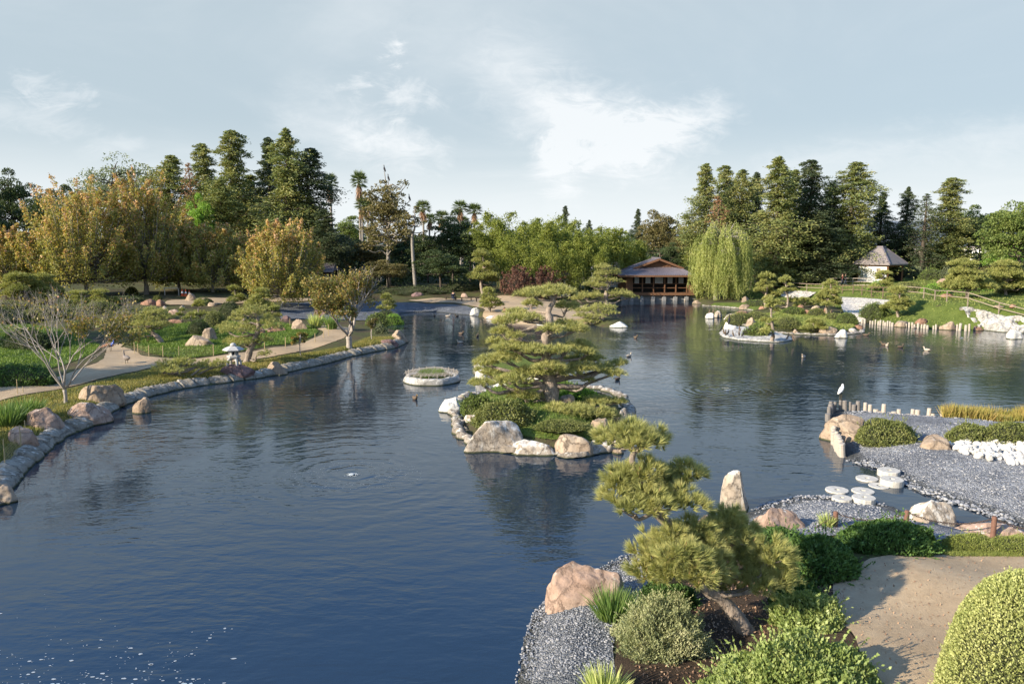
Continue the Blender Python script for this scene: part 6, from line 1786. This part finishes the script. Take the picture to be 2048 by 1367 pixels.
# log posts
def logs():
    rng = np.random.RandomState(12)
    ms = []
    for i in range(5):
        mb = MB(); r = .085 + .035 * rng.rand()
        mb.geo(lathe([(r * 1.02, -.5), (r, .3), (r * .97, .95), (r * .80, 1.0), (0.001, 1.0 + .01)], 10)); ms.append((mb.mesh('log_post', M['log']), mb.mesh('log_post', M['log_dark'])))
    def row(px, sp, h0, h1, lab, grp, darkto=0, sc=1.0):
        pts = np.array([P(a, b)[:2] for a, b in px]); c = curve(np.c_[pts, np.zeros(len(pts))], 300)[:, :2]
        L = np.concatenate([[0], np.cumsum(np.linalg.norm(np.diff(c, axis=0), axis=1))]); u = 0; k = 0; out = []
        while u < L[-1]:
            x, y = np.interp(u, L, c[:, 0]), np.interp(u, L, c[:, 1])
            o = bpy.data.objects.new('log_post', ms[rng.randint(5)][1 if u < darkto else 0]); COL.objects.link(o)
            s = sc * (.8 + .45 * rng.rand()); h = h0 + (h1 - h0) * rng.rand() ** 1.3
            o.location = (x, y, hz_(x, y) * .0); o.scale = (s, s, h); o.rotation_euler = (rng.normal() * .03, rng.normal() * .03, rng.rand() * 6)
            tag(o, lab, 'log post', grp); out.append((x, y, h)); u += sp * (.75 + .6 * rng.rand()) * (1.9 if rng.rand() < .12 else 1)
        return out
    o = row([(1656,842),(1660,830),(1668,823),(1690,824),(1725,824)], .2, .35, .62, 'damp dark log post in the water at the tip of the gravel peninsula', 'dark log posts', 99)
    row([(1730,825),(1774,829),(1830,834),(1886,840),(1910,841)], .20, .12, .52, 'bleached log post along the rear shore of the gravel peninsula', 'rear log posts')
    row([(1662,872),(1668,888),(1676,903),(1686,915),(1694,920)], .19, .50, .74, 'tall white log post of the short row in front of the big tan boulder', 'front log posts', 0, 1.15)
    row([(1724,646),(1760,650),(1788,653)], .28, .35, .55, 'small white log post on the hillside shore left of the tan boulder', 'hillside log posts left')
    row([(1812,654),(1850,657),(1878,659)], .26, .35, .6, 'small white log post on the hillside shore between the two boulders', 'hillside log posts middle')
    row([(1914,661),(1944,662)], .26, .5, .75, 'white log post on the hillside shore left of the low red rock', 'hillside log posts right')
    return o
tips = logs()

# garden stones, lantern, millstones
def lantern():
    b = G(468, 756); b = b + np.array([b[0], b[1], 0]) / np.linalg.norm(b[:2]) * .75
    t = at_y(468, 730, b[1]); t[0] = at_y(468, 727, b[1])[0]
    s = (at_y(468, 684, b[1])[2] - t[2]) / 1.42
    e = empty('stone_lantern', t - [0, 0, .06], 'white stone lantern with a wide hexagonal cap on arched legs', 'lantern', None, .3, s)
    for k in range(4):
        a = k * math.pi / 2 + .5; d = np.array([math.cos(a), math.sin(a), 0])
        mb = MB(); mb.geo(tube(curve([d * .40 + [0, 0, 0], d * .40 + [0, 0, .2], d * .34 + [0, 0, .40], d * .14 + [0, 0, .52]], 10), np.array([.085, .08, .08, .08, .08, .085, .09, .10, .10, .10]), 7)); link('leg', mb.mesh('leg', M['stone_lt'], True), e)
    mb = MB(); mb.geo(lathe([(.001, .5), (.30, .5), (.40, .56), (.40, .66), (.30, .69), (.001, .69)], 6)); link('platform', mb.mesh('platform', M['stone_lt']), e)
    mb = MB(); mb.geo(lathe([(.2, .685), (.2, .96), (.001, .96)], 6)); fb = link('fire_box', mb.mesh('fire_box', M['dark']), e)
    mb = MB()
    for k in range(6):
        a = k * math.pi / 3; mb.geo(box((math.cos(a) * .235, math.sin(a) * .235, .825), (.10, .10, .28), a))
    for z in (.71, .945): mb.geo(lathe([(.19, z - .03), (.27, z - .03), (.27, z + .03), (.19, z + .03)], 6))
    link('window_frame', mb.mesh('window_frame', M['stone_lt']), fb)
    mb = MB(); mb.geo(lathe([(.001, .95), (.30, .96), (.63, .99), (.65, 1.03), (.61, 1.07), (.40, 1.19), (.17, 1.26), (.001, 1.27)], 6)); link('cap', mb.mesh('cap', M['stone_lt']), e)
    mb = MB(); mb.geo(lathe([(.001, 1.24), (.17, 1.26), (.19, 1.32), (.13, 1.40), (.05, 1.44), (.001, 1.45)], 16)); link('finial', mb.mesh('finial', M['stone_lt'], True), e)
lantern()
def millstones():
    def ms(r, h, seed):
        k = 36; a = np.linspace(0, 2 * math.pi, k, endpoint=False); rng = np.random.RandomState(seed)
        rr = r * (1 + .012 * rng.normal(size=k))
        hole = np.maximum(np.abs(np.cos(a)), np.abs(np.sin(a))); hr = r * .20 / hole
        ring = lambda q, z: np.stack([np.cos(a) * q, np.sin(a) * q, np.full(k, z)], 1)
        V = np.concatenate([ring(rr, -.25), ring(rr, h - .02), ring(rr * .975, h), ring(hr, h), ring(hr, h - .12)]); j = np.arange(k); j2 = (j + 1) % k
        F = np.concatenate([np.stack([i*k + j, i*k + j2, (i+1)*k + j2, (i+1)*k + j], 1) for i in range(4)])
        mb = MB(); mb.add(V, F); return mb.mesh('millstone', M['mill'])
    for i, (px, py, h, r, lab) in enumerate([(1778, 939, .20, 21, 'thick millstone resting on the gravel edge, rearmost of the stepping stones'), (1784, 957, .20, 22, 'thick millstone in front of the rearmost one at the gravel edge'),
        (1734, 955, .05, 21, 'low pale millstone left of the two thick ones by the gravel edge'), (1758, 970, .02, 20, 'flat millstone lying level with the water in the middle of the channel'), (1726, 980, .04, 21.5, 'low dark millstone behind the thick one near the close shore'),
        (1674, 978, .05, 22, 'low millstone with a dark hole, farthest left of the stepping stones'), (1684, 994, .16, 19, 'thick millstone half on the pebbles of the near shore, below the leftmost one'), (1728, 993, .22, 22, 'thick sunlit millstone closest to the chain posts')]):
        c = P(px, py, h); rr = r * dep(c) / FPX
        o = link('millstone', ms(rr, h, i), None, (c[0], c[1], 0)); o.rotation_euler.z = i * .7
        tag(o, lab, 'millstone', 'millstone stepping stones')
M['mill'] = plain('pale_millstone', (.46, .44, .39), .85, .25, 9, .8)
millstones()
def planter():
    c = (P(807, 762) + P(920, 760)) / 2; rx = (P(920, 760)[0] - P(806, 760)[0]) / 2; c[2] = 0; ry = rx * 1.02
    e = empty('planter_island', c, 'round planter island with a white stone rim, grass and a stick lattice', 'planter island')
    k = 72; a = np.linspace(0, 2 * math.pi, k, endpoint=False)
    V = []
    for r, z in ((1.0, -.3), (1.0, .02), (.96, .26), (.90, .36), (.80, .38), (.74, .30), (.3, .32), (.001, .33)):
        q = np.stack([np.cos(a) * r * rx, np.sin(a) * r * ry, np.full(k, z)], 1)
        nz = fbm(q * 2.2 + 5, 4, 4); q[:, :2] *= (1 + .035 * nz)[:, None]; q[:, 2] += .04 * fbm(q * 3, 9, 3) * (z > 0); V.append(q)
    j = np.arange(k); j2 = (j + 1) % k
    F = [np.stack([i*k + j, i*k + j2, (i+1)*k + j2, (i+1)*k + j], 1) for i in range(7)]
    mb = MB(); mb.add(np.concatenate(V), [np.concatenate(F[:5])], 0); mb.n = 0
    mb2 = MB(); mb2.add(np.concatenate(V), [np.concatenate(F[:5])]); link('stone_rim', mb2.mesh('stone_rim', M['rock_weir'], True), e)
    mb2 = MB(); mb2.add(np.concatenate(V), [np.concatenate(F[5:])]); link('soil', mb2.mesh('soil', M['drylawn'], True), e)
    rng = np.random.RandomState(3); n = 2600
    t = rng.rand(n) * 6.28; r = rng.rand(n) ** .5
    q = np.c_[np.cos(t) * r * rx * .45, np.sin(t) * r * ry * .5, np.full(n, .3)]
    mb2 = MB(); mb2.geo(blades(rng, q, np.c_[rng.normal(size=(n, 2)) * .4, np.ones(n)], .25 + .2 * rng.rand(n), .035))
    o = link('grass', mb2.mesh('grass', M['grass_blade']), e); o['kind'] = 'stuff'
    mb2 = MB()
    for i in range(-7, 8):
        u = i / 7.5; w_ = math.sqrt(1 - u * u) * .93
        mb2.geo(tube([(u * rx, -w_ * ry, .50), (u * rx + .03, 0, .55), (u * rx, w_ * ry, .50)], .010, 5))
        mb2.geo(tube([(-w_ * rx, u * ry, .52), (0, u * ry + .03, .58), (w_ * rx, u * ry, .52)], .010, 5))
    for i in range(20):
        t = i * 2 * math.pi / 20; mb2.geo(tube([(math.cos(t) * rx * .88, math.sin(t) * ry * .88, .2), (math.cos(t) * rx * .9, math.sin(t) * ry * .9, .62)], .02, 5))
    link('stick_lattice', mb2.mesh('stick_lattice', M['log']), e)
planter()

# chain fence
def chain_fence():
    pts = [G(1670, 1054), G(1812, 1052), G(1985, 1082)]
    tops = [at_y(1675, 1022, pts[0][1]), at_y(1817, 1020, pts[1][1]), at_y(1989, 1032, pts[2][1])]
    for b, t, lab in zip(pts, tops, ('dark chain post beside the pale iris clump', 'dark chain post left of the pale domed boulder', 'red brown chain post standing in the mossy mound')):
        mb = MB(); mb.geo(lathe([(.07, -.2), (.066, t[2] - b[2] - .03), (.05, t[2] - b[2]), (.001, t[2] - b[2] + .005)], 12)); 
        o = link('chain_post', mb.mesh('chain_post', M['rust'], False), None, b); tag(o, lab, 'post', 'chain fence posts')
    ends = [np.array([P(1560, 1085, .9)[0], pts[0][1] - .6, tops[0][2] - .3])] + tops + [tops[2] + np.array([2.2, -.5, -.05])]
    labs = ['rusty chain dropping into the dark shrub from the left post', 'rusty chain sagging between the two dark posts', 'rusty chain hanging in front of the pale domed boulder', 'rusty chain leaving the red brown post to the right edge']
    for k in range(4):
        a, b = ends[k] - [0, 0, .06], ends[k + 1] - [0, 0, .06]; L = np.linalg.norm(b - a); n = int(L / .055); mb = MB()
        if k == 0: a = a - [0, 0, .2]
        u = np.linspace(0, 1, n + 1); q = a + (b - a) * u[:, None]; q[:, 2] -= 4 * .13 * L * u * (1 - u) * .8
        for i in range(n):
            d = unit(q[i + 1] - q[i]); s = unit(np.cross(d, [0, 0, 1.0])); s = s if i % 2 else np.cross(d, s)
            m = (q[i] + q[i + 1]) / 2; tt = np.linspace(0, 2 * math.pi, 9)
            mb.geo(tube(m + np.cos(tt)[:, None] * d * .040 + np.sin(tt)[:, None] * s * .022, .0085, 5, False))
        tag(link('chain', mb.mesh('chain', M['chain'], False, a), None, a), labs[k], 'chain', 'chains of the fence')
chain_fence()
# stakes
def stake(px, py, top, lab, r=.018):
    b = G(px, py); h = at_y(px, top, b[1])[2] - b[2]; mb = MB()
    mb.geo(tube([(0, 0, -.15), (.02, 0, h)], [r, r * .9], 6)); tag(link('garden_stake', mb.mesh('garden_stake', M['stake']), None, b), lab, 'stake', 'garden stakes')
for a in [(10, 934, 878, 'leftmost thin stake near the corner boulder'), (42, 898, 850, 'taller stake in front of the pinkish left boulder'), (52, 886, 840, 'stake right behind the taller one by the pinkish boulder'), (35, 788, 758, 'leaning stake behind the tall grass clumps'), (46, 786, 772, 'short stake behind the tall grass clumps'),
    (269, 707, 684, 'thick stake at the left corner of the lawn'), (276, 706, 687, 'second stake at the left corner of the lawn'), (298, 712, 690, 'stake on the lawn edge below the leaning pine'), (326, 713, 691, 'thin stake of the lawn edge left of the flat boulder'), (358, 713, 692, 'thin stake of the lawn edge below the flat boulder'), (427, 711, 688, 'pale stake on the lawn edge left of the lantern'),
    (529, 698, 684, 'stake under the right cushion of the lantern pine'), (571, 696, 674, 'tall pale stake on the lawn edge left of the sapling'), (630, 684, 666, 'thin stake on the lawn edge right of the sapling'), (657, 672, 648, 'paired stake at the bend of the path'), (647, 676, 660, 'thin stake at the bend of the path'), (580, 654, 636, 'stake near the split boulder'), (456, 646, 633, 'stake behind the topiary bush')]:
    stake(*a, r=.03 if a[1] < 720 else .02)
def netting():
    for pts, lab in (([(10, 934), (42, 898), (52, 886)], 'thin wire netting between the stakes at the left edge'), ([(269, 707), (298, 712), (326, 713), (358, 713), (427, 711)], 'thin wire netting along the lower lawn edge')):
        g = [G(*p) for p in pts]; mb = MB()
        for a, b in zip(g[:-1], g[1:]):
            for z in np.linspace(.1, .62, 6): mb.geo(tube([a + [0, 0, z], b + [0, 0, z]], .0035, 3, False))
            n = int(np.linalg.norm(b - a) / .15)
            for i in range(n): q = a + (b - a) * i / n; mb.geo(tube([q + [0, 0, .05], q + [0, 0, .62]], .0035, 3, False))
        tag(link('wire_netting', mb.mesh('wire_netting', M['stake'], False, g[0]), None, g[0]), lab, 'netting')
netting()
# traffic cones
for px, py, lab in ((365, 592, 'leftmost and tallest looking orange traffic cone with a white band'), (372, 592.5, 'middle orange traffic cone with a white band'), (379, 594, 'rightmost orange traffic cone, standing lowest')):
    b = G(px, py); e = empty('traffic_cone', b, lab, 'traffic cone', 'traffic cones', .2)
    mb = MB(); mb.geo(box((0, 0, .025), (.42, .42, .05))); link('base', mb.mesh('base', M['orange']), e)
    mb = MB(); mb.geo(lathe([(.17, .05), (.125, .34), (.075, .62), (.035, .86), (.001, .86)], 18)); link('cone', mb.mesh('cone', M['orange']), e)
    mb = MB(); mb.geo(lathe([(.128, .36), (.085, .60)], 18)); link('white_band', mb.mesh('white_band', M['white']), e)
# benches
def bench(p, L, rz, lab):
    e = empty('bench', p, lab, 'bench', 'low wooden benches', rz)
    mb = MB()
    for k in range(3): mb.geo(box((0, -.14 + .14 * k, .43), (L, .12, .05)))
    link('seat', mb.mesh('seat', M['wood_dark']), e)
    for sx in (-1, 1):
        mb = MB(); mb.geo(box((sx * (L / 2 - .2), -.13, .2), (.09, .08, .40))).geo(box((sx * (L / 2 - .2), .13, .2), (.09, .08, .40))).geo(box((sx * (L / 2 - .2), 0, .32), (.07, .2, .06))); link('leg', mb.mesh('leg', M['wood_dark']), e)
for px, py, w_, lab in ((902, 600, 26, 'low dark bench on the plaza where a person sits'), (933, 602, 25, 'low dark bench right of the seated person'), (962, 603, 24, 'low dark bench partly behind the ball topped pine'), (993, 604, 20, 'low dark bench right of the ball topped pine'), (1024, 589, 18, 'low dark bench in shade near the dry shrubs')):
    b = G(px, py); bench(b, w_ * dep(b) / FPX, -.12, lab)
# people
M['skin'] = plain('skin', (.42, .26, .18), .6); M['cloth_dark'] = plain('dark_clothes', (.025, .03, .05), .9); M['cloth_red'] = plain('dark_red_shirt', (.16, .04, .04), .9); M['hair'] = plain('dark_hair', (.02, .015, .012), .7); M['jeans'] = plain('blue_jeans', (.05, .07, .12), .9)
def skinmesh(name, J, E, Rr, mat, par, lvl=1):
    me = bpy.data.meshes.new(name); me.from_pydata(J, E, []); o = link(name, me, par); me.materials.append(mat)
    md = o.modifiers.new('skin', 'SKIN'); me.skin_vertices[0].data[0].use_root = True
    for v, r in zip(me.skin_vertices[0].data, Rr): v.radius = (r, r)
    o.modifiers.new('sub', 'SUBSURF').levels = lvl; o.modifiers['sub'].render_levels = lvl
    return o
def person(p, rz, lab, pose, shirt, legs):
    e = empty('person', p, lab, 'person', None, rz)
    if pose == 'sit':
        hip, kn, an, toe = .52, [(.1, -.42, .50), (-.1, -.42, .50)], [(.1, -.44, .09), (-.1, -.44, .09)], [(.1, -.62, .04), (-.1, -.62, .04)]
    else:
        hip, kn, an, toe = .92, [(.1, -.14, .50), (-.1, .06, .50)], [(.1, -.16, .09), (-.1, .28, .12)], [(.1, -.34, .04), (-.1, .12, .04)]
    h = hip; sh = h + .50; lean = -.12 if pose == 'sit' else 0
    hands = [(.26, -.34 + lean, h + .06), (-.26, -.34 + lean, h + .06)] if pose == 'sit' else [(.27, -.10, h - .03), (-.27, .10, h - .03)]
    elb = [(.25, lean, h + .20), (-.25, lean, h + .20)]
    J = [(0, 0, h), (0, lean * .5, h + .26), (0, lean, sh), (0, lean, sh + .10), (0, lean - .02, sh + .22), (0, lean, sh + .31), (.19, lean, sh - .03), elb[0], hands[0], (-.19, lean, sh - .03), elb[1], hands[1], (.1, 0, h - .03), kn[0], an[0], toe[0], (-.1, 0, h - .03), kn[1], an[1], toe[1]]
    E = [(0,1),(1,2),(2,3),(3,4),(4,5),(2,6),(6,7),(7,8),(2,9),(9,10),(10,11),(0,12),(12,13),(13,14),(14,15),(0,16),(16,17),(17,18),(18,19)]
    Rr = [.12,.12,.13,.055,.10,.07,.06,.045,.035,.06,.045,.035,.085,.06,.045,.035,.085,.06,.045,.035]
    skinmesh('body', J, E, Rr, M['skin'], e)
    skinmesh('jacket', [J[0], J[1], J[2], J[6], J[7], tuple(np.array(J[7]) * .25 + np.array(J[8]) * .75), J[9], J[10], tuple(np.array(J[10]) * .25 + np.array(J[11]) * .75)], [(0,1),(1,2),(2,3),(3,4),(4,5),(2,6),(6,7),(7,8)], [.155,.15,.155,.08,.065,.055,.08,.065,.055], shirt, e)
    skinmesh('trousers', [J[0], J[12], J[13], J[14], J[16], J[17], J[18]], [(0,1),(1,2),(2,3),(0,4),(4,5),(5,6)], [.14,.105,.08,.065,.105,.08,.065], legs, e)
    v, f = ICO[2]; q = v * np.array([.118, .125, .12]) + np.array([0, lean + .015, sh + .27]); mb = MB(); k = (v[:, 2] > -.25) | (v[:, 1] > .2)
    ff = f[k[f].all(1)]; mb.add(q, ff); link('hair', mb.mesh('hair', M['hair'], True), e)
b = G(906, 601); person(b + [0, 0, -.06], 2.9, 'person in dark clothes sitting on the left bench with the back to the water', 'sit', M['cloth_dark'], M['jeans'])
b = G(1684, 571); person(b, 1.4, 'person in a dark red top walking behind the far rail fence', 'walk', M['cloth_red'], M['cloth_dark'])
b = G(1689, 571); person(b + [.2, .3, 0], 1.4, 'person in dark clothes and blue jeans walking behind the far rail fence', 'walk', M['cloth_dark'], M['jeans'])

# ================================================================== birds
M['duck'] = plain('brown_plumage', (.11, .08, .055), .8, .4, 20); M['duck_pale'] = plain('pale_plumage', (.40, .34, .27), .8, .3, 20); M['goose'] = plain('grey_goose_plumage', (.20, .17, .15), .8, .4, 20)
M['black'] = plain('black_plumage', (.012, .012, .014), .6, .3, 20); M['egretw'] = plain('white_plumage', (.80, .80, .78), .7, .04, 20); M['bill'] = plain('yellow_bill', (.35, .22, .05), .5); M['legs'] = plain('dark_bird_legs', (.05, .045, .03), .6); M['peablue'] = plain('blue_neck_feathers', (.02, .07, .35), .35, .3, 20); M['pearust'] = plain('rusty_train_feathers', (.20, .10, .06), .8, .4, 14)
def bird(kind):
    mb = MB(); bl = MB(); lg = MB()
    if kind == 'duck':
        mb.geo(ridge_tube([(-.30, 0, .12), (-.24, 0, .11), (-.12, 0, .08), (.02, 0, .07), (.13, 0, .09), (.19, 0, .15), (.205, 0, .22), (.225, 0, .275), (.27, 0, .275), (.285, 0, .27)], [.008, .045, .10, .115, .09, .05, .04, .05, .038, .01]))
        bl.geo(ridge_tube([(.28, 0, .268), (.32, 0, .258), (.345, 0, .252)], [.02, .018, .006], 6))
    elif kind == 'upright':
        mb.geo(ridge_tube([(-.20, 0, .02), (-.12, 0, .10), (-.04, 0, .22), (.03, 0, .36), (.05, 0, .46), (.04, 0, .55), (.05, 0, .62), (.085, 0, .655), (.12, 0, .655)], [.02, .06, .095, .09, .055, .036, .036, .04, .012]))
        bl.geo(ridge_tube([(.11, 0, .655), (.17, 0, .645), (.20, 0, .63)], [.014, .01, .004], 6))
        for s in (-1, 1): lg.geo(tube([(-.02, s * .04, .16), (0, s * .045, 0)], .012, 5)).geo(tube([(0, s * .045, .008), (.07, s * .06, .006)], .012, 5))
    elif kind == 'goose':
        mb.geo(ridge_tube([(-.42, 0, .42), (-.32, 0, .40), (-.15, 0, .38), (.03, 0, .39), (.17, 0, .44), (.22, 0, .55), (.22, 0, .68), (.225, 0, .78), (.26, 0, .825), (.31, 0, .82)], [.01, .075, .15, .165, .12, .06, .045, .045, .055, .02]))
        bl.geo(ridge_tube([(.30, 0, .82), (.36, 0, .81), (.39, 0, .80)], [.026, .02, .006], 6))
        for s in (-1, 1): lg.geo(tube([(-.03, s * .08, .28), (-.02, s * .08, .01)], .016, 5)).geo(tube([(-.02, s * .08, .012), (.09, s * .09, .008)], .02, 5))
    elif kind == 'egret':
        mb.geo(ridge_tube([(-.22, 0, .30), (-.14, 0, .36), (-.05, 0, .44), (.04, 0, .54), (.09, 0, .62), (.07, 0, .68), (.09, 0, .72), (.13, 0, .715)], [.015, .06, .095, .10, .07, .05, .045, .014]))
        bl.geo(ridge_tube([(.12, 0, .715), (.20, 0, .69), (.25, 0, .67)], [.014, .01, .004], 6))
        for s in (-1, 1): lg.geo(tube([(-.03, s * .04, .38), (-.01, s * .04, .2), (-.02, s * .04, 0)], .02, 5)).geo(tube([(-.02, s * .04, .008), (.07, s * .06, .006)], .010, 5))
    return mb, bl, lg
BG = {k: bird(k) for k in ('duck', 'upright', 'goose', 'egret')}
BM = {}
def put_bird(kind, mat, p, rz, lab, cat, group=None, sc=1.0):
    key = (kind, mat)
    if key not in BM:
        a, b_, c_ = BG[kind]; BM[key] = {'body': a.mesh('body', M[mat], True), 'bill': b_.mesh('bill', M['bill'])}
        if c_.n: BM[key]['legs'] = c_.mesh('legs', M['legs'])
    spawn(BM[key], cat.replace(' ', '_'), lab, cat, p, rz, sc, group)
for i, (px, py, m, lab) in enumerate([(896, 633, 'duck_pale', 'pale duck swimming near the slate beach'), (869, 632, 'duck', 'small dark duck left of the pale one near the slate beach'), (914, 633, 'duck', 'dark duck right of the pale one near the slate beach'),
    (922, 668, 'duck', 'brown duck with a bright wake in the dark water left of the big pine'), (955, 673, 'duck', 'dark duck right of the one with the wake'), (920, 686, 'duck_pale', 'pale duck in the dark water in front of the one with the wake'),
    (1271, 676, 'duck', 'dark duck in the water below the tea house reflection'), (1258, 713, 'duck_pale', 'lone pale duck right of the big pine'), (1768, 690, 'duck', 'dark duck swimming off the white blocky rock'), (1774, 692, 'duck_pale', 'pale duck close behind the dark one off the white blocky rock'),
    (1801, 695, 'duck', 'small duck left of the pale lone one on the right water'), (1853, 701, 'duck_pale', 'pale lone duck on the right water'), (1607, 715, 'duck_pale', 'pale duck below the bird islet'), (1732, 671, 'duck', 'dark duck beside the right tip of the garden mound'),
    (1370, 602, 'duck_pale', 'white duck under the tea house front'), (1828, 656, 'duck_pale', 'white duck at the log edging of the hillside'), (830, 798, 'duck', 'dark duck diving in front of the planter island'), (1235, 760, 'duck', 'dark duck right of the rear islet')]):
    put_bird('duck', m, P(px, py), i * 1.9, lab, 'duck', 'ducks on the pond', 1.0)
c = max(tips, key=lambda t: t[1] * 0 + (1 if abs(t[0] - P(1676, 824)[0]) < .35 else 0) * 10 + t[2])
put_bird('egret', 'egretw', (c[0], c[1], c[2]), .5, 'white egret standing on a dark log post', 'egret', None, 1.05)
isl = [(1442, 660), (1447, 666), (1451, 669), (1456, 668), (1466, 671), (1478, 670), (1486, 671), (1479, 660), (1548, 676), (1575, 677), (1586, 680)]
for i, (px, py) in enumerate(isl):
    b = P(px, py + 2, .28); put_bird('upright', 'duck' if i % 3 else 'black', b, i * 2.1, 'dark water bird resting on the white bird islet', 'water bird', 'birds resting on the islet', .8)
put_bird('upright', 'black', at_y(1458, 646, P(1460, 661)[1] + .4) - [0, 0, .1], 1.0, 'dark cormorant on the white rock peak of the islet', 'cormorant', None, 1.3)
for px, py, lab in ((1419, 627, 'left small dark bird on the white rock off the willow bank'), (1427, 626, 'right small dark bird on the white rock off the willow bank')): put_bird('upright', 'duck', at_y(px, py, P(1421, 637)[1] + .5) - [0, 0, .05], .5, lab, 'water bird', None, .9)
for px, py, lab in ((769, 344, 'cormorant perched on the highest tip of the ragged tree'), (777, 362, 'cormorant perched just below the highest one'), (811, 372, 'cormorant perched on a bare side branch against the sky'), (819, 402, 'lowest cormorant, on a limb right of the ragged tree')):
    p = at_y(px, py, cb[1]); put_bird('upright', 'black', p, 2.4, lab, 'cormorant', 'cormorants in the ragged tree', 1.5)
    mb = MB(); q = np.array([cb[0], cb[1], p[2] - 2.2]) - p
    mb.geo(tube(curve([q, q * .45 + [0, 0, -.35], (0, 0, 0)], 8), np.linspace(.11, .05, 8), 5)); par = [o for o in scene.objects if o.name == 'cormorant_tree'][0]
    o = link('perch_branch', mb.mesh('perch_branch', M['barkgrey'], True, -p + np.array(par.location)), par)
put_bird('goose', 'goose', G(253, 727), 2.6, 'grey goose standing on the shaded path', 'goose', None, 1.0)
def peacock():
    b = G(222, 703); e = empty('peacock', b, 'peacock with a blue neck and long rusty train on the path behind the bare tree', 'peacock', None, -.1)
    mb = MB(); mb.geo(ridge_tube([(-.9, 0, .25), (-.6, 0, .36), (-.3, 0, .45), (-.1, 0, .48), (.08, 0, .50)], [.03, .10, .13, .15, .14])); link('train', mb.mesh('train', M['pearust'], True), e)
    mb = MB(); mb.geo(ridge_tube([(.0, 0, .48), (.12, 0, .50), (.22, 0, .60), (.27, 0, .76), (.29, 0, .90), (.33, 0, .94), (.38, 0, .93), (.43, 0, .91)], [.12, .13, .09, .055, .045, .05, .03, .006])); link('neck', mb.mesh('neck', M['peablue'], True), e)
    mb = MB()
    for s in (-1, 1): mb.geo(tube([(-.02, s * .07, .4), (0, s * .07, 0)], .016, 5))
    link('legs', mb.mesh('legs', M['legs']), e)
peacock()
# fountain bubblers
def bubbler(px, py, r, lab):
    c = P(px, py); rng = np.random.RandomState(px); mb = MB(); v, f = ICO[1]
    for i in range(90):
        a = rng.rand() * 6.28; q = r * rng.rand() ** 1.4; s = r * (.03 + .06 * rng.rand()) * (1.3 - q / r)
        mb.add(v * np.array([s * 1.6, s, s * .8]) + [math.cos(a) * q, math.sin(a) * q * .8, r * .10 * (1 - q / r)], f)
    tag(link('water_bubbler', mb.mesh('water_bubbler', M['foam'], True), None, c), lab, 'fountain')
def foammat():
    m, nt = newmat('water_foam'); finish(nt, (.34, .38, .40, 1), .3, None); return m
M['foam'] = foammat()
bubbler(705, 949, .32, 'bubbling water jet at the centre of the large ripple rings')
bubbler(1455, 780, .22, 'small bubbling jet in the open water at the right')
bubbler(1924, 675, .2, 'small bubbling jet before the log edging at the right')
def foam():
    rng = np.random.RandomState(2); mb = MB(); n = 300
    px = rng.uniform(-20, 470, n); py = 1367 - np.abs(rng.normal(size=n)) * 60 + 10
    px = px + 25 * np.sin(py * .12); keep = vnoise(np.c_[px / 60, py / 14, py * 0], 3) > -.15; px, py = px[keep], py[keep]
    for a, b in zip(px, py):
        c = P(a, b, .006); s = .007 + .026 * rng.rand() ** 4; k = 8; t = np.linspace(0, 6.283, k, endpoint=False); rr = s * (1 + .3 * rng.normal(size=k) * .5)
        rz = rng.rand() * 3
        mb.add(np.c_[c[0] + np.cos(t) * rr * (1 + rng.rand()), c[1] + np.sin(t) * rr, np.full(k, .006)], np.arange(k)[None])
    for i in range(260):
        t = rng.rand() * 6.28; r = .5 + rng.rand() ** .6 * 1.2; c = P(705, 949); s = .006 + .008 * rng.rand(); k = 6; q = np.linspace(0, 6.283, k, endpoint=False)
        mb.add(np.c_[c[0] + math.cos(t) * r * 1.5 + np.cos(q) * s * 1.5, c[1] + math.sin(t) * r + np.sin(q) * s, np.full(k, .007)], np.arange(k)[None])
    tag(link('foam', mb.mesh('foam', M['foam'])), 'white foam flecks drifting on the water at the lower left', 'foam', None, 'stuff')
foam()
